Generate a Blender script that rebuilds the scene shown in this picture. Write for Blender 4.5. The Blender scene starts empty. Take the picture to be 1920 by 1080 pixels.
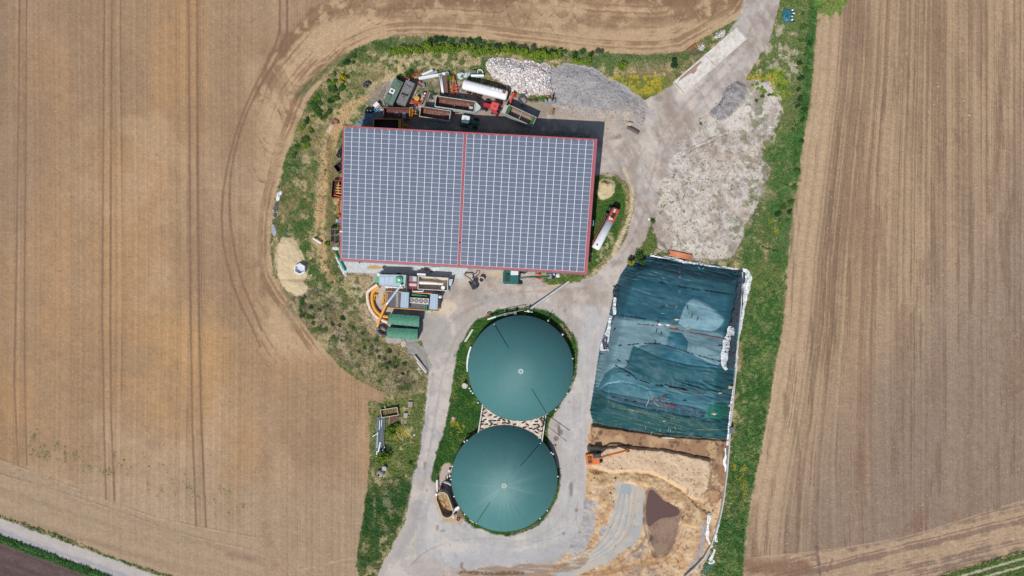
import bpy, math, random
import numpy as np
C = bpy.context.scene
# ------------------------------------------------------------------ camera
S = 0.12            # metres per photo pixel at ground level (photo 1920 x 1080)
H = 150.0           # camera height
cam = bpy.data.cameras.new('camera'); camo = bpy.data.objects.new('camera', cam)
C.collection.objects.link(camo); camo.location = (0, 0, H)
cam.sensor_width = 36.0; cam.lens = 36.0 * H / (1920 * S)
cam.clip_start = 1; cam.clip_end = 3000
C.camera = camo
# ------------------------------------------------------------------ sky, sun, exposure
SUN_EL = math.radians(54); SX, SY = -0.43, -0.90
n_ = math.hypot(SX, SY); SX /= n_; SY /= n_
w = bpy.data.worlds.new('World'); C.world = w; w.use_nodes = True
nt = w.node_tree; bg = nt.nodes['Background']; sky = nt.nodes.new('ShaderNodeTexSky')
sky.sky_type = 'NISHITA'; sky.sun_disc = False; sky.sun_elevation = SUN_EL
sky.sun_rotation = math.atan2(SX, SY); sky.altitude = 300
nt.links.new(sky.outputs[0], bg.inputs[0]); bg.inputs[1].default_value = 0.085
sl = bpy.data.lights.new('sun', 'SUN'); so = bpy.data.objects.new('sun', sl); C.collection.objects.link(so)
sl.energy = 3.6; sl.angle = math.radians(0.6); sl.color = (1, 0.965, 0.91)
so.rotation_euler = (math.pi/2 - SUN_EL, 0, math.atan2(SX, -SY))
so.location = (0, 0, 200)
C.view_settings.view_transform = 'Standard'; C.view_settings.look = 'None'
C.view_settings.gamma = 1; C.view_settings.exposure = 0.0
K = 1.08            # brightness of a sunlit level surface of albedo 1; colours below are written as seen, then divided
rng = np.random.default_rng(7); random.seed(7)

def lin(c):
    c = np.asarray(c, dtype=np.float32) / 255.0
    return np.where(c <= 0.04045, c / 12.92, ((c + 0.055) / 1.055) ** 2.4)
def A(*rgb): return np.clip(lin(rgb) / K, 0, 0.86).astype(np.float32)
def W(px, py, z=0.0):
    f = (H - z) / H
    return ((px - 960) * S * f, (540 - py) * S * f)

# ------------------------------------------------------------------ numpy noise + distance tools (in photo pixels)
def vnoise(X, Y, sx, sy=None, seed=0):
    sy = sy or sx
    r = np.random.default_rng(seed); T = r.random((256, 256), dtype=np.float32) * 2 - 1
    u = X / sx + 37.3; v = Y / sy + 91.7
    i = np.floor(u); j = np.floor(v); fu = (u - i).astype(np.float32); fv = (v - j).astype(np.float32)
    i = i.astype(np.int32) & 255; j = j.astype(np.int32) & 255; i1 = (i + 1) & 255; j1 = (j + 1) & 255
    fu = fu * fu * (3 - 2 * fu); fv = fv * fv * (3 - 2 * fv)
    return (T[j, i] * (1 - fu) + T[j, i1] * fu) * (1 - fv) + (T[j1, i] * (1 - fu) + T[j1, i1] * fu) * fv
def fbm(X, Y, s, o=4, seed=0, sy=None, g=0.55):
    out = 0; a = 1; t = 0; sy = sy or s
    for k in range(o):
        out = out + a * vnoise(X, Y, s, sy, seed * 31 + k); t += a; a *= g; s *= 0.5; sy *= 0.5
    return out / t
def segd(X, Y, x1, y1, x2, y2):
    dx, dy = x2 - x1, y2 - y1; L = dx*dx + dy*dy + 1e-9
    t = np.clip(((X - x1) * dx + (Y - y1) * dy) / L, 0, 1)
    return (X - x1 - t * dx) ** 2 + (Y - y1 - t * dy) ** 2
def sub(pts, pad):
    p = np.array(pts); a, b = p.min(0) - pad; c, d = p.max(0) + pad
    x0, y0, c, d = a, b, c, d
    i0 = max(0, int((a_(p)[0] - pad - GX0) / ST)); i1 = min(NX, int((a_(p)[2] + pad - GX0) / ST) + 2)
    j0 = max(0, int((a_(p)[1] - pad - GY0) / ST)); j1 = min(NY, int((a_(p)[3] + pad - GY0) / ST) + 2)
    return slice(j0, max(j1, j0)), slice(i0, max(i1, i0))
def a_(p): return p[:, 0].min(), p[:, 1].min(), p[:, 0].max(), p[:, 1].max()
def smooth_pts(pts, n=3, closed=False):
    p = np.array(pts, dtype=float)
    for _ in range(n):
        q = np.roll(p, -1, 0) if closed else p[1:]
        b = p if closed else p[:-1]
        r = np.empty((len(b) * 2, 2)); r[0::2] = b * .75 + q * .25; r[1::2] = b * .25 + q * .75
        if not closed: r = np.vstack([p[:1], r, p[-1:]])
        p = r
    return p
def polysdf(X, Y, pts):
    d = np.full(X.shape, 1e12, np.float32); ins = np.zeros(X.shape, bool); n = len(pts)
    for k in range(n):
        x1, y1 = pts[k]; x2, y2 = pts[(k + 1) % n]
        d = np.minimum(d, segd(X, Y, x1, y1, x2, y2))
        if y1 != y2:
            ins ^= ((y1 > Y) != (y2 > Y)) & (X < (x2 - x1) * (Y - y1) / (y2 - y1) + x1)
    d = np.sqrt(d); return np.where(ins, -d, d)
def linedist(X, Y, pts):
    d = np.full(X.shape, 1e12, np.float32)
    for k in range(len(pts) - 1): d = np.minimum(d, segd(X, Y, *pts[k], *pts[k + 1]))
    return np.sqrt(d)
def ss(x, a, b):
    t = np.clip((x - a) / (b - a), 0, 1); return t * t * (3 - 2 * t)

ST = 1.3; GX0, GY0 = -70.0, -60.0; NX = int(2060 / ST) + 1; NY = int(1200 / ST) + 1
gx = (GX0 + np.arange(NX) * ST).astype(np.float32); gy = (GY0 + np.arange(NY) * ST).astype(np.float32)
X, Y = np.meshgrid(gx, gy)
# domain warps reused by the painters
WX = fbm(X, Y, 26, 4, 1); WY = fbm(X, Y, 9, 3, 2); N1 = fbm(X, Y, 60, 4, 3); N2 = fbm(X, Y, 18, 4, 4)
N3 = fbm(X, Y, 6, 3, 5); N4 = rng.random(X.shape, dtype=np.float32) * 2 - 1; NB = fbm(X, Y, 160, 3, 6)
NB5 = fbm(X, Y, 3.2, 2, 9); NR2_ = fbm(X, Y, 16, 4, 210)
col = np.zeros((NY, NX, 3), np.float32); Z = np.zeros((NY, NX), np.float32); R = np.zeros((NY, NX), np.int16)

def mixc(sl_, m, c, keep=0.0):
    m = m[..., None]; col[sl_] = col[sl_] * (1 - m) + np.asarray(c, np.float32) * m
def paint(pts, c, soft=3, rough=2.5, a=1.0, pat=None, reg=None, dz=None, dzs=12, sm=2, mul=False):
    p = smooth_pts(pts, sm, True) if sm else np.array(pts, float); s = sub(p, 40)
    if s[0].stop <= s[0].start or s[1].stop <= s[1].start: return
    d = polysdf(X[s], Y[s], p) + WX[s] * rough * 2 + WY[s] * rough
    m = ss(-d, -soft * .5, soft * .5) * a
    if pat is not None: m = m * pat[s]
    if c is not None:
        if mul: col[s] *= 1 + m[..., None] * (np.asarray(c, np.float32) - 1)
        else: mixc(s, m, c)
    if reg is not None: R[s] = np.where(d < 0, reg, R[s])
    if dz is not None: Z[s] += dz * ss(-d, 0, dzs)
def stroke(pts, width, c, soft=1.5, a=1.0, rough=0.6, pat=None, dz=None, reg=None, sm=2, mul=False):
    p = smooth_pts(pts, sm); s = sub(p, width + 8)
    if s[0].stop <= s[0].start or s[1].stop <= s[1].start: return
    d = linedist(X[s], Y[s], p) + WY[s] * rough
    m = ss(-d, -width / 2 - soft / 2, -width / 2 + soft / 2) * a
    if pat is not None: m = m * pat[s]
    if c is not None:
        if mul: col[s] *= 1 + m[..., None] * (np.asarray(c, np.float32) - 1)
        else: mixc(s, m, c)
    if dz is not None: Z[s] += dz * m
    if reg is not None: R[s] = np.where(d < width / 2, reg, R[s])
def pat(noise, lo, hi): return ss(noise, lo, hi)

# region ids
REG = dict(grass=0, fieldL=1, fieldR=2, fieldD=3, track=4, yard=5, road=6, dirt=7, trackR=8, rubble=9, gravel=10,
           gravel2=11, sand=12, silage=13, puddle=14, t1=20, t2=21, t3=22, t4=23, t5=24, t6=25, t7=26, t8=27, t9=28,
           p1=30, p2=31, p3=32, p4=33, slab=40)

# ---------- verge (default everywhere): mixed green / dry grass
gA, gB, gC, gD = A(98, 110, 64), A(72, 102, 52), A(180, 164, 124), A(136, 126, 88)
col[:] = gA
for m, c in ((pat(N2 + .5 * N3, -.05, .35), gB), (pat(N1 + .6 * N3, -.12, .35), gD), (pat(fbm(X, Y, 14, 4, 12) + .5 * N3, .02, .38) * .8, gC)):
    mixc(np.s_[:], m, c)
GRASSDENS = np.ones_like(X)

# ---------- left / top field
FL = [(-200, -200), (1440, -200), (1418, -40), (1405, 2), (1385, 33), (1345, 58), (1300, 83), (1280, 95), (1240, 102), (1200, 103), (1100, 97),
      (1000, 84), (900, 72), (800, 66), (740, 68), (700, 77), (660, 95), (625, 130), (595, 165), (575, 190), (560, 230),
      (545, 270), (533, 300), (525, 340), (518, 365), (512, 395), (508, 440), (508, 480), (514, 515), (535, 550), (560, 580),
      (580, 615), (605, 650), (640, 690), (680, 718), (726, 738), (718, 757), (690, 748), (693, 800), (693, 870), (688, 920),
      (680, 980), (672, 1020), (667, 1062), (676, 1085), (700, 1300), (900, 1500), (600, 1210), (340, 1083), (296, 1072), (200, 1040), (110, 1002), (0, 966), (-200, 890)]
dL = polysdf(X, Y, np.array(FL, float)) + WX * 1.5 + WY * 1.2
mL = dL < 0; R[mL] = 1
lightS, midS, darkS, orgS = A(178, 151, 123), A(164, 135, 106), A(136, 108, 84), A(180, 141, 100)
f = np.empty_like(col); f[:] = midS
def fm(m, c): f[:] = f * (1 - m[..., None]) + np.asarray(c, np.float32) * m[..., None]
fm(pat(NB + .4 * N1, -.1, .5) * .55, lightS)
fm(pat(fbm(X, Y, 120, 3, 15, sy=400), .0, .5) * .6, orgS)
fm(ss(X, 60, 230) * ss(-X, -400, -260) * ss(Y, 180, 320) * ss(-Y, -860, -640) * .6, orgS)
fm(ss(X, 240, 330) * ss(-X, -480, -380) * ss(Y, 520, 640) * ss(-Y, -860, -730) * .8, A(188, 149, 105))
fm(pat(fbm(X, Y, 90, 4, 240) + .2 * N2, .0, .4) * .45, A(154, 127, 101)); fm(pat(fbm(X, Y, 110, 4, 241), .05, .4) * .4, A(190, 160, 128)); fm(ss(Y, 840, 960) * .5, A(172, 150, 126)); fm(ss(-X, -230, -40) * ss(-Y, -640, -300) * .5, A(152, 127, 104))
xs = X + 1.4 * np.sin(Y / 140 + 1) + fbm(X, Y, 200, 2, 21) * 2
def line1(x, per, seed, lo=.3, hi=.9):
    r = np.random.default_rng(seed); n = 4096; t = r.random(n).astype(np.float32)
    u = x / per + 300; i = np.floor(u).astype(int); fr = (u - i).astype(np.float32)
    fr = fr * fr * (3 - 2 * fr)
    return t[i % n] * (1 - fr) + t[(i + 1) % n] * fr
st = .55 * line1(xs, 2.6, 5) + .45 * line1(xs, 5.2, 6) - .5
stm = 1 + st * .25
thin = (line1(xs, 2.2, 8) > .93) * pat(fbm(X, Y, 30, 3, 23, sy=160), -.25, .25)
f *= (stm * (1 - .20 * thin))[..., None]
f *= (1 + .10 * N3 + .06 * N4 + .05 * N2)[..., None]
# tramlines
def tramx(xs_, ys_): return np.interp(Y, ys_, xs_)
for pts, wd in ((([37, 33, 30, 27, 34], [0, 360, 560, 720, 870]), 3.2), (([50, 48, 46, 47, 50], [0, 360, 560, 720, 870]), 2.6),
            (([196, 193, 192, 195, 199], [0, 360, 600, 800, 935]), 3.4), (([210, 208, 207, 209, 215], [0, 360, 600, 800, 935]), 3.4),
            (([354, 356, 358, 361, 368], [0, 360, 620, 800, 985]), 3.8), (([370, 371, 374, 378, 386], [0, 360, 620, 800, 985]), 4.2),
            (([524, 525], [-60, 60]), 4), (([538, 539], [-60, 60]), 4)):
    xc = tramx(*pts); yend = pts[1][-1]; yst = pts[1][0]
    m = ss(-np.abs(X - xc + WY * .6), -wd / 2 - 1.2, -wd / 2 + 1.0) * ss(-Y, -yend - 10, -yend) * (.75 + .25 * N1)
    m *= (1 if yst <= 0 else 1)
    fm(np.clip(m * 1.25, 0, 1) * .85, A(132, 104, 84)); Z += np.where(mL, -m * .05, 0)
# headland round the yard: bands parallel to the edge of the field
hd = -dL
edge = ss(-hd, -112 - 8 * N1, -96) * ss(X, 455, 520) * np.where(Y < 640, 1, ss(-Y, -700, -640))
edge = np.maximum(edge, ss(-(Y - 70 + (X - 600) * .0), -30, 30) * 0)
topband = ss(X, 480, 600) * (Y < 300)
hl = np.clip(edge, 0, 1) * (X > 480) * (Y < 690) * mL
hd2 = hd + WX * 2.5
hs = .6 * line1(hd2, 3.0, 31) + .4 * line1(hd2, 7, 32)
hcol = A(192, 163, 129)[None, None] * (1 - ss(hs, .35, .75)[..., None] * .0) + 0 * f
hk = pat(hs + .5 * N1 + .25 * WX, .45, .8)
hcol = hcol * (1 - hk[..., None]) + A(152, 121, 93) * hk[..., None]
hcol *= (1 + .12 * N3 + .05 * N4)[..., None]
f = f * (1 - hl[..., None] * .85) + hcol * hl[..., None] * .85
# dark worked soil swathes in the headland
def fstroke(pts, wd, c, a=.7, soft=3, noise=None, rough=3, sm=3):
    p = smooth_pts(pts, sm); s = sub(p, wd + 14)
    if s[0].stop <= s[0].start or s[1].stop <= s[1].start: return
    d = linedist(X[s], Y[s], p) + WY[s] * rough + WX[s] * rough
    m = ss(-d, -wd / 2 - soft, -wd / 2 + soft) * a
    if noise is not None: m = m * noise[s]
    m = np.clip(m, 0, 1)[..., None]; f[s] = f[s] * (1 - m) + np.asarray(c, np.float32) * m
dk = A(134, 104, 80)
brk = pat(N2 + .4 * N3 + .3, -.1, .35)
for pts, wd, a in (([(492, 178), (505, 130), (528, 88), (560, 50), (600, 22), (660, 2), (740, -20)], 30, .75),
                   ([(528, 96), (545, 70), (600, 32), (700, 18), (820, 6), (980, -6)], 16, .6),
                   ([(520, 140), (536, 180), (532, 230), (548, 200), (560, 165), (590, 130), (640, 95)], 22, .5),
                   ([(550, 190), (535, 250), (510, 330), (500, 400), (488, 520), (500, 590)], 14, .4),
                   ([(480, 500), (500, 540), (520, 570), (560, 620)], 16, .5),
                   ([(900, 15), (1000, 22), (1060, 28)], 16, .5), ([(1010, 60), (1090, 30), (1150, 50)], 10, .4),
                   ([(700, 20), (830, 42), (960, 38), (1080, 50), (1240, 40), (1330, 20)], 22, .5),
                   ([(1240, 10), (1320, 30), (1380, 5)], 34, .6), ([(1180, -10), (1300, -5), (1400, -20)], 40, .6),
                   ([(740, 5), (840, 8), (1000, -4), (1300, -8)], 22, .6)):
    fstroke(pts, wd, dk, a, 6, brk, 4)
for pts in ([(524, 40), (525, 60), (505, 112), (478, 160), (456, 210), (438, 262), (423, 325), (415, 390), (417, 450), (429, 510), (448, 568), (470, 608), (488, 650)],
            [(539, 55), (520, 110), (492, 152), (468, 200), (452, 240), (440, 285), (431, 335), (430, 400), (437, 455), (450, 520), (470, 570), (491, 618)]):
    fstroke(pts, 4.6, A(134, 105, 84), .78, 1.6, None, .8)
for k in range(26):
    cx = 640 + k * 30 + rng.uniform(-8, 8); ww = rng.uniform(16, 34); y0 = rng.uniform(-16, 4); dd = rng.uniform(36, 62) - (8 if cx > 1250 else 0)
    if cx > 1340: dd *= .5
    pts = [(cx - ww, y0), (cx - ww * .8, y0 + dd * .5), (cx - ww * .35, y0 + dd * .85), (cx, y0 + dd), (cx + ww * .4, y0 + dd * .85), (cx + ww * .8, y0 + dd * .5), (cx + ww, y0)]
    fstroke(pts, .9, dk, .75, .8, None, 1.2, 2)
for k in range(16):
    t = rng.uniform(0, 1); cx = 480 + t * 90 + rng.uniform(-10, 10); cy = 330 - t * 220 + rng.uniform(-30, 60)
    fstroke([(cx - 14, cy - 16), (cx - 4, cy + 6), (cx + 12, cy + 14), (cx + 28, cy + 10)], .9, dk, .6, .8, None, 1.5, 2)
# light swathe streaks on the curve
for k in range(26):
    t = rng.uniform(0, 1); cx = 560 + t * 120 + rng.uniform(-30, 20); cy = 170 - t * 115 + rng.uniform(-36, 30)
    if cx < 505: continue
    L = rng.uniform(14, 40)
    fstroke([(cx, cy), (cx + L * .6, cy - L * .55), (cx + L * 1.3, cy - L * .8)], 2.2, A(206, 176, 138), .5, 1.5, None, 1, 1)
# bottom headland parallel with the gravel track
yb = np.interp(X, [0, 200, 300, 490], [862, 938, 975, 1012])
bh = ss(Y - yb + WY * 2, -1, 3) * ss(-X, -500, -490)
uu = (Y - .34 * X) + WX * 3
bs = .5 * line1(uu, 5, 41) + .5 * line1(uu + .06 * X, 11, 42)
bcol = A(168, 144, 118) * (1 - .0) ; bcol = bcol[None, None] * (1 + (bs[..., None] - .5) * .28 + .09 * N3[..., None] + .05 * N4[..., None])
f = f * (1 - bh[..., None]) + bcol * bh[..., None]
for pts in ([(0, 862), (200, 938), (300, 975), (490, 1010)], [(0, 890), (110, 922), (240, 965), (330, 1000), (480, 1034)]):
    fstroke([(x, y + .8) for x, y in pts], 1.0, A(196, 172, 146), .6, 1, None, 1); fstroke([(x, y - 1.8) for x, y in pts], 1.6, dk, .5, 1, None, 1)
fstroke([(430, 1040), (450, 1045), (478, 1049)], 8, A(140, 116, 96), .6, 5); fstroke([(500, 990), (508, 1030), (515, 1060)], 16, A(142, 120, 97), .45, 6, brk)
fstroke([(560, 1070), (640, 1050), (690, 1042)], 1.5, A(196, 172, 140), .6, 1)
# emerging weeds
wd_ = np.exp(-((Y - (835 + .28 * (X - 60))) / 38) ** 2) * ss(X, 10, 60) * ss(-X, -500, -440)
wm = pat(fbm(X, Y, 9, 3, 51, sy=16) + .35 * N4 + .6 * wd_, .86, 1.1) * wd_
fm(np.clip(wm * 1.0, 0, .5), A(126, 122, 84))
fm((pat(fbm(X, Y, 8, 3, 53), .58, .66) * (rng.random(X.shape) < .5) * .6).astype(np.float32), A(110, 112, 72))
col[mL] = f[mL]
# stones
sp = (rng.random(X.shape) < .0005) & mL; col[sp] = A(200, 178, 152)
sp = (rng.random(X.shape) < .004) & mL; col[sp] *= .72

# ---------- right field
FR = [(1532, 20), (1540, 27), (1549, 20), (1557, 33), (1567, 17), (1574, 32), (1580, 14), (1592, -2), (1640, -200), (2200, -200), (2200, 950), (1920, 1031), (1850, 1052), (1735, 1085), (1600, 1130), (1392, 1130),
      (1392, 1080), (1395, 1000), (1405, 955), (1412, 908), (1425, 850), (1440, 780), (1450, 700), (1466, 620), (1475, 540), (1478, 470),
      (1482, 420), (1490, 370), (1500, 305), (1505, 262), (1515, 210), (1522, 150), (1528, 80)]
dR = polysdf(X, Y, np.array(FR, float)) + WX * 1.5 + WY * 1.5
mR = dR < 0; R[mR] = 2
f = np.empty_like(col); f[:] = A(173, 147, 118)
ex = np.interp(Y, [0, 150, 310, 480, 620, 780, 960, 1080], [1532, 1522, 1500, 1478, 1466, 1440, 1405, 1392])
bl = ss(-(X - ex), -190, 0)
u = (X - ex) * bl + X * (1 - bl) * 1.0
u = np.where(True, X - (ex - 1480) * ss(-(X - ex), -260, 0), X) + WX * 1.2
r1 = line1(u, 3.4, 61); r2 = line1(u, 9, 62); r3 = line1(u + .5 * N3, 1.6, 63)
patch = fbm(X, Y, 60, 3, 64, sy=240)
k1 = np.clip(.5 * r1 + .35 * r2 + .35 * r3 - .6 + .35 * patch + .25 * N3, -1, 1)
fm(pat(k1, -.05, .30) * .8, A(138, 114, 92)); fm(pat(-k1, .05, .40) * .60, A(190, 163, 130))
fm(ss(X + .6 * Y, 1900, 2250) * .55, A(145, 126, 115)); fm(ss(Y + .35 * (X - 1500), 560, 900) * .5 * ss(X - ex, 40, 200), A(140, 122, 106)); fm(ss(-(X - ex), -70, -10) * .55, A(200, 172, 140))
fm(pat(fbm(X, Y, 34, 4, 66, sy=200) + .3 * (r1 - .5), .10, .45) * .5, A(140, 115, 94)); fm(pat(fbm(X, Y, 12, 4, 67, sy=120) + .5 * (r3 - .5), .22, .45) * .55, A(124, 101, 82)); fm(ss(X - 1560, 0, 80) * ss(1660 - X, 0, 60) * ss(Y, 200, 400) * .35, A(156, 122, 98))
# worked strip at the bottom
yb = np.interp(X, [1395, 1560, 1700, 1800, 1920], [1050, 1032, 1010, 978, 940])
bh = ss(Y - yb + WY * 2, -2, 3)
uu = Y + .24 * (X - 1400) + WX * 2
bs = .5 * line1(uu, 2.6, 71) + .5 * line1(uu, 7, 72)
kk = pat(bs + .4 * N2, .4, .7)[..., None]
bcol = A(182, 155, 126) * (1 - kk) + A(141, 118, 101) * kk
f = f * (1 - bh[..., None] * .9) + bcol * bh[..., None] * .9
f *= (1 + .15 * N3 + .11 * N4 + .06 * WY)[..., None]
fstroke([(1395, 1048), (1560, 1031), (1700, 1008), (1800, 976), (1920, 938)], 1.5, A(196, 172, 146), .6, 1, None, 1)
fstroke([(1405, 1062), (1460, 1066), (1510, 1062)], 26, A(133, 98, 80), .75, 7, None, 5); fstroke([(1532, 1025), (1538, 1085)], 5, A(108, 84, 84), .7, 3)
fstroke([(1560, 1050), (1552, 1070)], 4, A(122, 92, 84), .6, 3); fstroke([(1688, 1000), (1750, 955), (1790, 970)], 18, A(142, 110, 92), .5, 8, brk)
for x0, y0, y1 in ((1690, 830, 975), (1697, 880, 1000), (1683, 850, 930), (1850, 915, 965), (1738, 60, 140), (1695, 50, 110), (1600, 40, 90)):
    fstroke([(x0, y0), (x0 + 2, (y0 + y1) / 2), (x0 + 3, y1)], 6, A(134, 110, 95), .45, 4, brk)
fstroke([(1560, 200), (1590, 212), (1610, 205)], 2, A(140, 112, 92), .5, 1.5); fstroke([(1575, 185), (1600, 195)], 2, A(140, 112, 92), .4, 1.5)
col[mR] = f[mR]
sp = (rng.random(X.shape) < .0016 * ss(X + Y, 1700, 2500)) & mR; col[sp] = A(206, 190, 172)
sp = (rng.random(X.shape) < .006) & mR; col[sp] *= .7
# furrow relief
Z += np.where(mL, (st * .10 + N3 * .045 + N4 * .02) , 0) + np.where(mR, (.5 * r1 + .5 * r3 - .5) * .15 + N3 * .05 + N4 * .025, 0)
# verge stands a little above the fields, with tussocks
Z += np.where(~(mL | mR), .12 * ss(np.minimum(dL, dR), 0, 8) + N2 * .18 + N3 * .10, 0)

# ---------- bottom-left: grass strips, gravel track, dark field
def band(x, y, k, x0, y0): return (y - y0) - k * (x - x0)
t = Y - (966 + .366 * X) + WX * 2.0 + WY * 1.0
inb = (X < 420) & ~mL
t2 = Y - (1003 + .366 * X) + WX * 1.5
m = (t > 5.5) & (t2 < 0) & (X < 520); R[m] = 4
tr = A(184, 175, 168)[None, None] * (1 + .08 * line1(t, 2.6, 81)[..., None] + .06 * N3[..., None]) ; tr2 = A(168, 165, 168)
q = pat(line1(t + N1 * 5, 7, 82) + .3 * N2, .5, .8)[..., None]; tr = tr * (1 - q) + tr2 * q
col[m] = tr[m]; Z[m] = .02 * N3[m]
dD = Y - (1017 + .366 * X) + WX * 2.5 + WY * 1.5
m = (dD > 0) & (X < 640); R[m] = 3
dc = A(98, 82, 78)[None, None] * (1 + .25 * (line1(dD, 4, 84)[..., None] - .5) + .14 * N3[..., None] + .10 * N4[..., None] + .12 * N2[..., None])
col[m] = dc[m]; Z[m] = (N3[m] * .07 + N4[m] * .03)
m = (dD < 2) & (t2 > 0) & (X < 640)
col[m] = (A(48, 88, 40)[None, None] * (1 + .3 * N2[..., None] + .25 * N3[..., None]))[m]
stroke([(-60, 995), (60, 1032), (150, 1066), (230, 1100)], 1.6, A(170, 160, 130), a=.5, pat=pat(N3, -.2, .3))
# bottom right farm track
tR = Y - (1031 - .285 * (X - 1920)) + WX * 1.5
m = (tR > 6) & (X > 1650) & ~mR; col[m] = (A(88, 110, 56)[None, None] * (1 + .3 * N2[..., None]))[m]
for off in (16, 30):
    stroke([(1650, 1031 + .285 * 270 + off), (1780, 1031 + .285 * 140 + off), (1920, 1031 + off), (2000, 1008 + off)], 5.0, A(192, 180, 160), rough=1, a=.9, reg=8)

# ---------- verge details
# dry scrubby band in the west, worn path beside the barn, bank soil
paint([(520, 560), (560, 545), (620, 560), (680, 620), (740, 650), (790, 680), (800, 740), (740, 745), (660, 690), (600, 640)], A(134, 126, 92), 20, 6, .75, pat(N2 + N3, -.4, .2))
paint([(520, 545), (600, 535), (660, 560), (700, 640), (780, 670), (790, 730), (740, 740), (650, 680), (590, 630)], A(112, 100, 80), 18, 6, .85, pat(NR2_ + .7 * NB5, -.05, .22))
paint([(520, 545), (600, 535), (660, 560), (700, 640), (780, 670), (790, 730), (740, 740), (650, 680)], A(172, 158, 130), 14, 6, .7, pat(fbm(X, Y, 13, 4, 230) + .5 * NB5, .12, .38))
paint([(520, 560), (600, 550), (700, 640), (790, 680), (790, 730), (740, 740), (650, 680), (590, 630)], A(66, 88, 44), 10, 6, .85, pat(fbm(X, Y, 15, 4, 91), .18, .42))
stroke([(755, 120), (735, 145), (700, 170), (670, 190), (640, 215), (625, 245), (612, 290), (605, 340), (600, 400), (600, 450), (608, 500)], 22, A(196, 172, 132), 10, .85, 5, pat(N3 + .5 * N2 + .4, -.2, .4))
stroke([(640, 205), (622, 250), (610, 300), (603, 360), (600, 430)], 8, A(186, 150, 104), 6, .7, 4, pat(N3 + .5, -.1, .4))
stroke([(700, 175), (660, 200), (632, 235), (616, 285), (609, 340), (604, 400), (602, 450), (608, 500), (622, 530)], 13, A(192, 160, 118), 8, .85, 4, pat(NR2_ + .5 * N3 + .5, .0, .3))
stroke([(618, 260), (620, 340), (618, 420), (622, 480)], 14, A(122, 112, 74), 8, .7, 4)
paint([(700, 95), (760, 105), (840, 100), (905, 110), (900, 130), (830, 128), (760, 140), (700, 150), (680, 120)], A(190, 172, 140), 18, 8, .75, pat(fbm(X, Y, 13, 4, 92) + .5 * N3, -.05, .3))
paint([(640, 130), (690, 110), (720, 130), (700, 170), (650, 190), (600, 210), (600, 170)], A(128, 128, 84), 20, 8, .6, pat(N3, -.3, .4))
paint([(545, 290), (600, 280), (596, 340), (580, 430), (545, 440), (530, 380)], A(60, 100, 46), 16, 8, .8, pat(N2 + .5 * N3, -.2, .3))
paint([(545, 290), (580, 280), (570, 340), (545, 360)], A(150, 144, 118), 14, 8, .6, pat(NB5 + .5 * N3, 0, .4))
stroke([(560, 180), (600, 140), (640, 110), (700, 84), (800, 76), (900, 84), (1000, 96), (1100, 108), (1200, 112), (1290, 104)], 13, A(60, 92, 48), 8, .7, 4, pat(N3 + .4, -.3, .3))
stroke([(720, 78), (780, 74), (840, 78), (900, 84)], 8, A(128, 136, 104), 6, .6, 4, pat(NB5, -.2, .4))
paint([(1090, 96), (1180, 108), (1280, 104), (1240, 128), (1140, 128), (1070, 118)], A(96, 112, 70), 10, 5, .8, pat(N3 + .3, -.3, .4))
paint([(1180, 118), (1240, 118), (1250, 140), (1200, 138)], A(160, 142, 116), 8, 5, .6, pat(N3, -.1, .4))
paint([(1145, 140), (1180, 145), (1240, 140), (1262, 152), (1240, 175), (1215, 185), (1180, 172)], A(112, 122, 56), 8, 5, .9, pat(N3 + .4, -.2, .4))
paint([(1440, 0), (1530, -5), (1528, 80), (1516, 210), (1500, 300), (1450, 240), (1460, 180), (1440, 150), (1415, 130), (1440, 80)], A(96, 112, 64), 14, 6, .85, pat(N2 + .4, -.3, .3))
paint([(1450, 40), (1500, 60), (1500, 160), (1450, 150), (1430, 120)], A(182, 172, 152), 16, 8, .8, pat(fbm(X, Y, 12, 4, 93) + .4 * N3, .0, .3))
stroke([(1528, -20), (1518, 90), (1512, 170), (1500, 250), (1490, 300)], 16, A(56, 96, 46), 8, .85, 4)
paint([(1524, -40), (1600, -40), (1588, 6), (1580, 16), (1575, 34), (1568, 20), (1556, 36), (1549, 24), (1540, 30), (1526, 14)], A(96, 130, 50), 4, 3, .85, pat(NB5 + .5 * N3, -.5, .2), sm=0)
paint([(1400, 175), (1440, 130), (1475, 140), (1480, 180), (1450, 190), (1420, 165)], A(128, 148, 40), 10, 6, .85, pat(N2 + .5 * N3, -.1, .3))
paint([(1420, 300), (1460, 250), (1506, 240), (1500, 320), (1486, 420), (1476, 500), (1470, 600), (1440, 760), (1415, 900), (1395, 1000), (1392, 1100), (1330, 1100), (1345, 1000), (1368, 900), (1385, 760), (1398, 600), (1405, 510), (1380, 490), (1400, 430), (1440, 380)], A(70, 106, 54), 10, 4, .85, pat(N2 + .7 * N3 + .35, -.3, .4))
paint([(1400, 520), (1470, 520), (1462, 620), (1440, 760), (1415, 900), (1395, 1000), (1392, 1100), (1330, 1100), (1345, 1000), (1368, 900), (1385, 760)], A(58, 94, 46), 10, 4, .85, pat(NR2_ + .8 * NB5, -.05, .3)); paint([(1400, 500), (1470, 500), (1462, 620), (1440, 760), (1415, 900), (1395, 1000), (1392, 1100), (1330, 1100), (1345, 1000), (1368, 900), (1385, 760)], A(104, 128, 70), 10, 4, .8, pat(N3 - .6 * NR2_, .12, .45))
paint([(1395, 640), (1440, 640), (1410, 800), (1380, 800)], A(154, 150, 116), 8, 4, .7, pat(fbm(X, Y, 10, 3, 94), .28, .5))
paint([(1400, 430), (1440, 420), (1450, 470), (1405, 480)], A(190, 172, 130), 8, 4, .8, pat(N3 + .5 * N2, .1, .4)); stroke([(1428, 461), (1440, 466), (1458, 470)], 2.2, A(60, 48, 36), dz=-.4)
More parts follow.
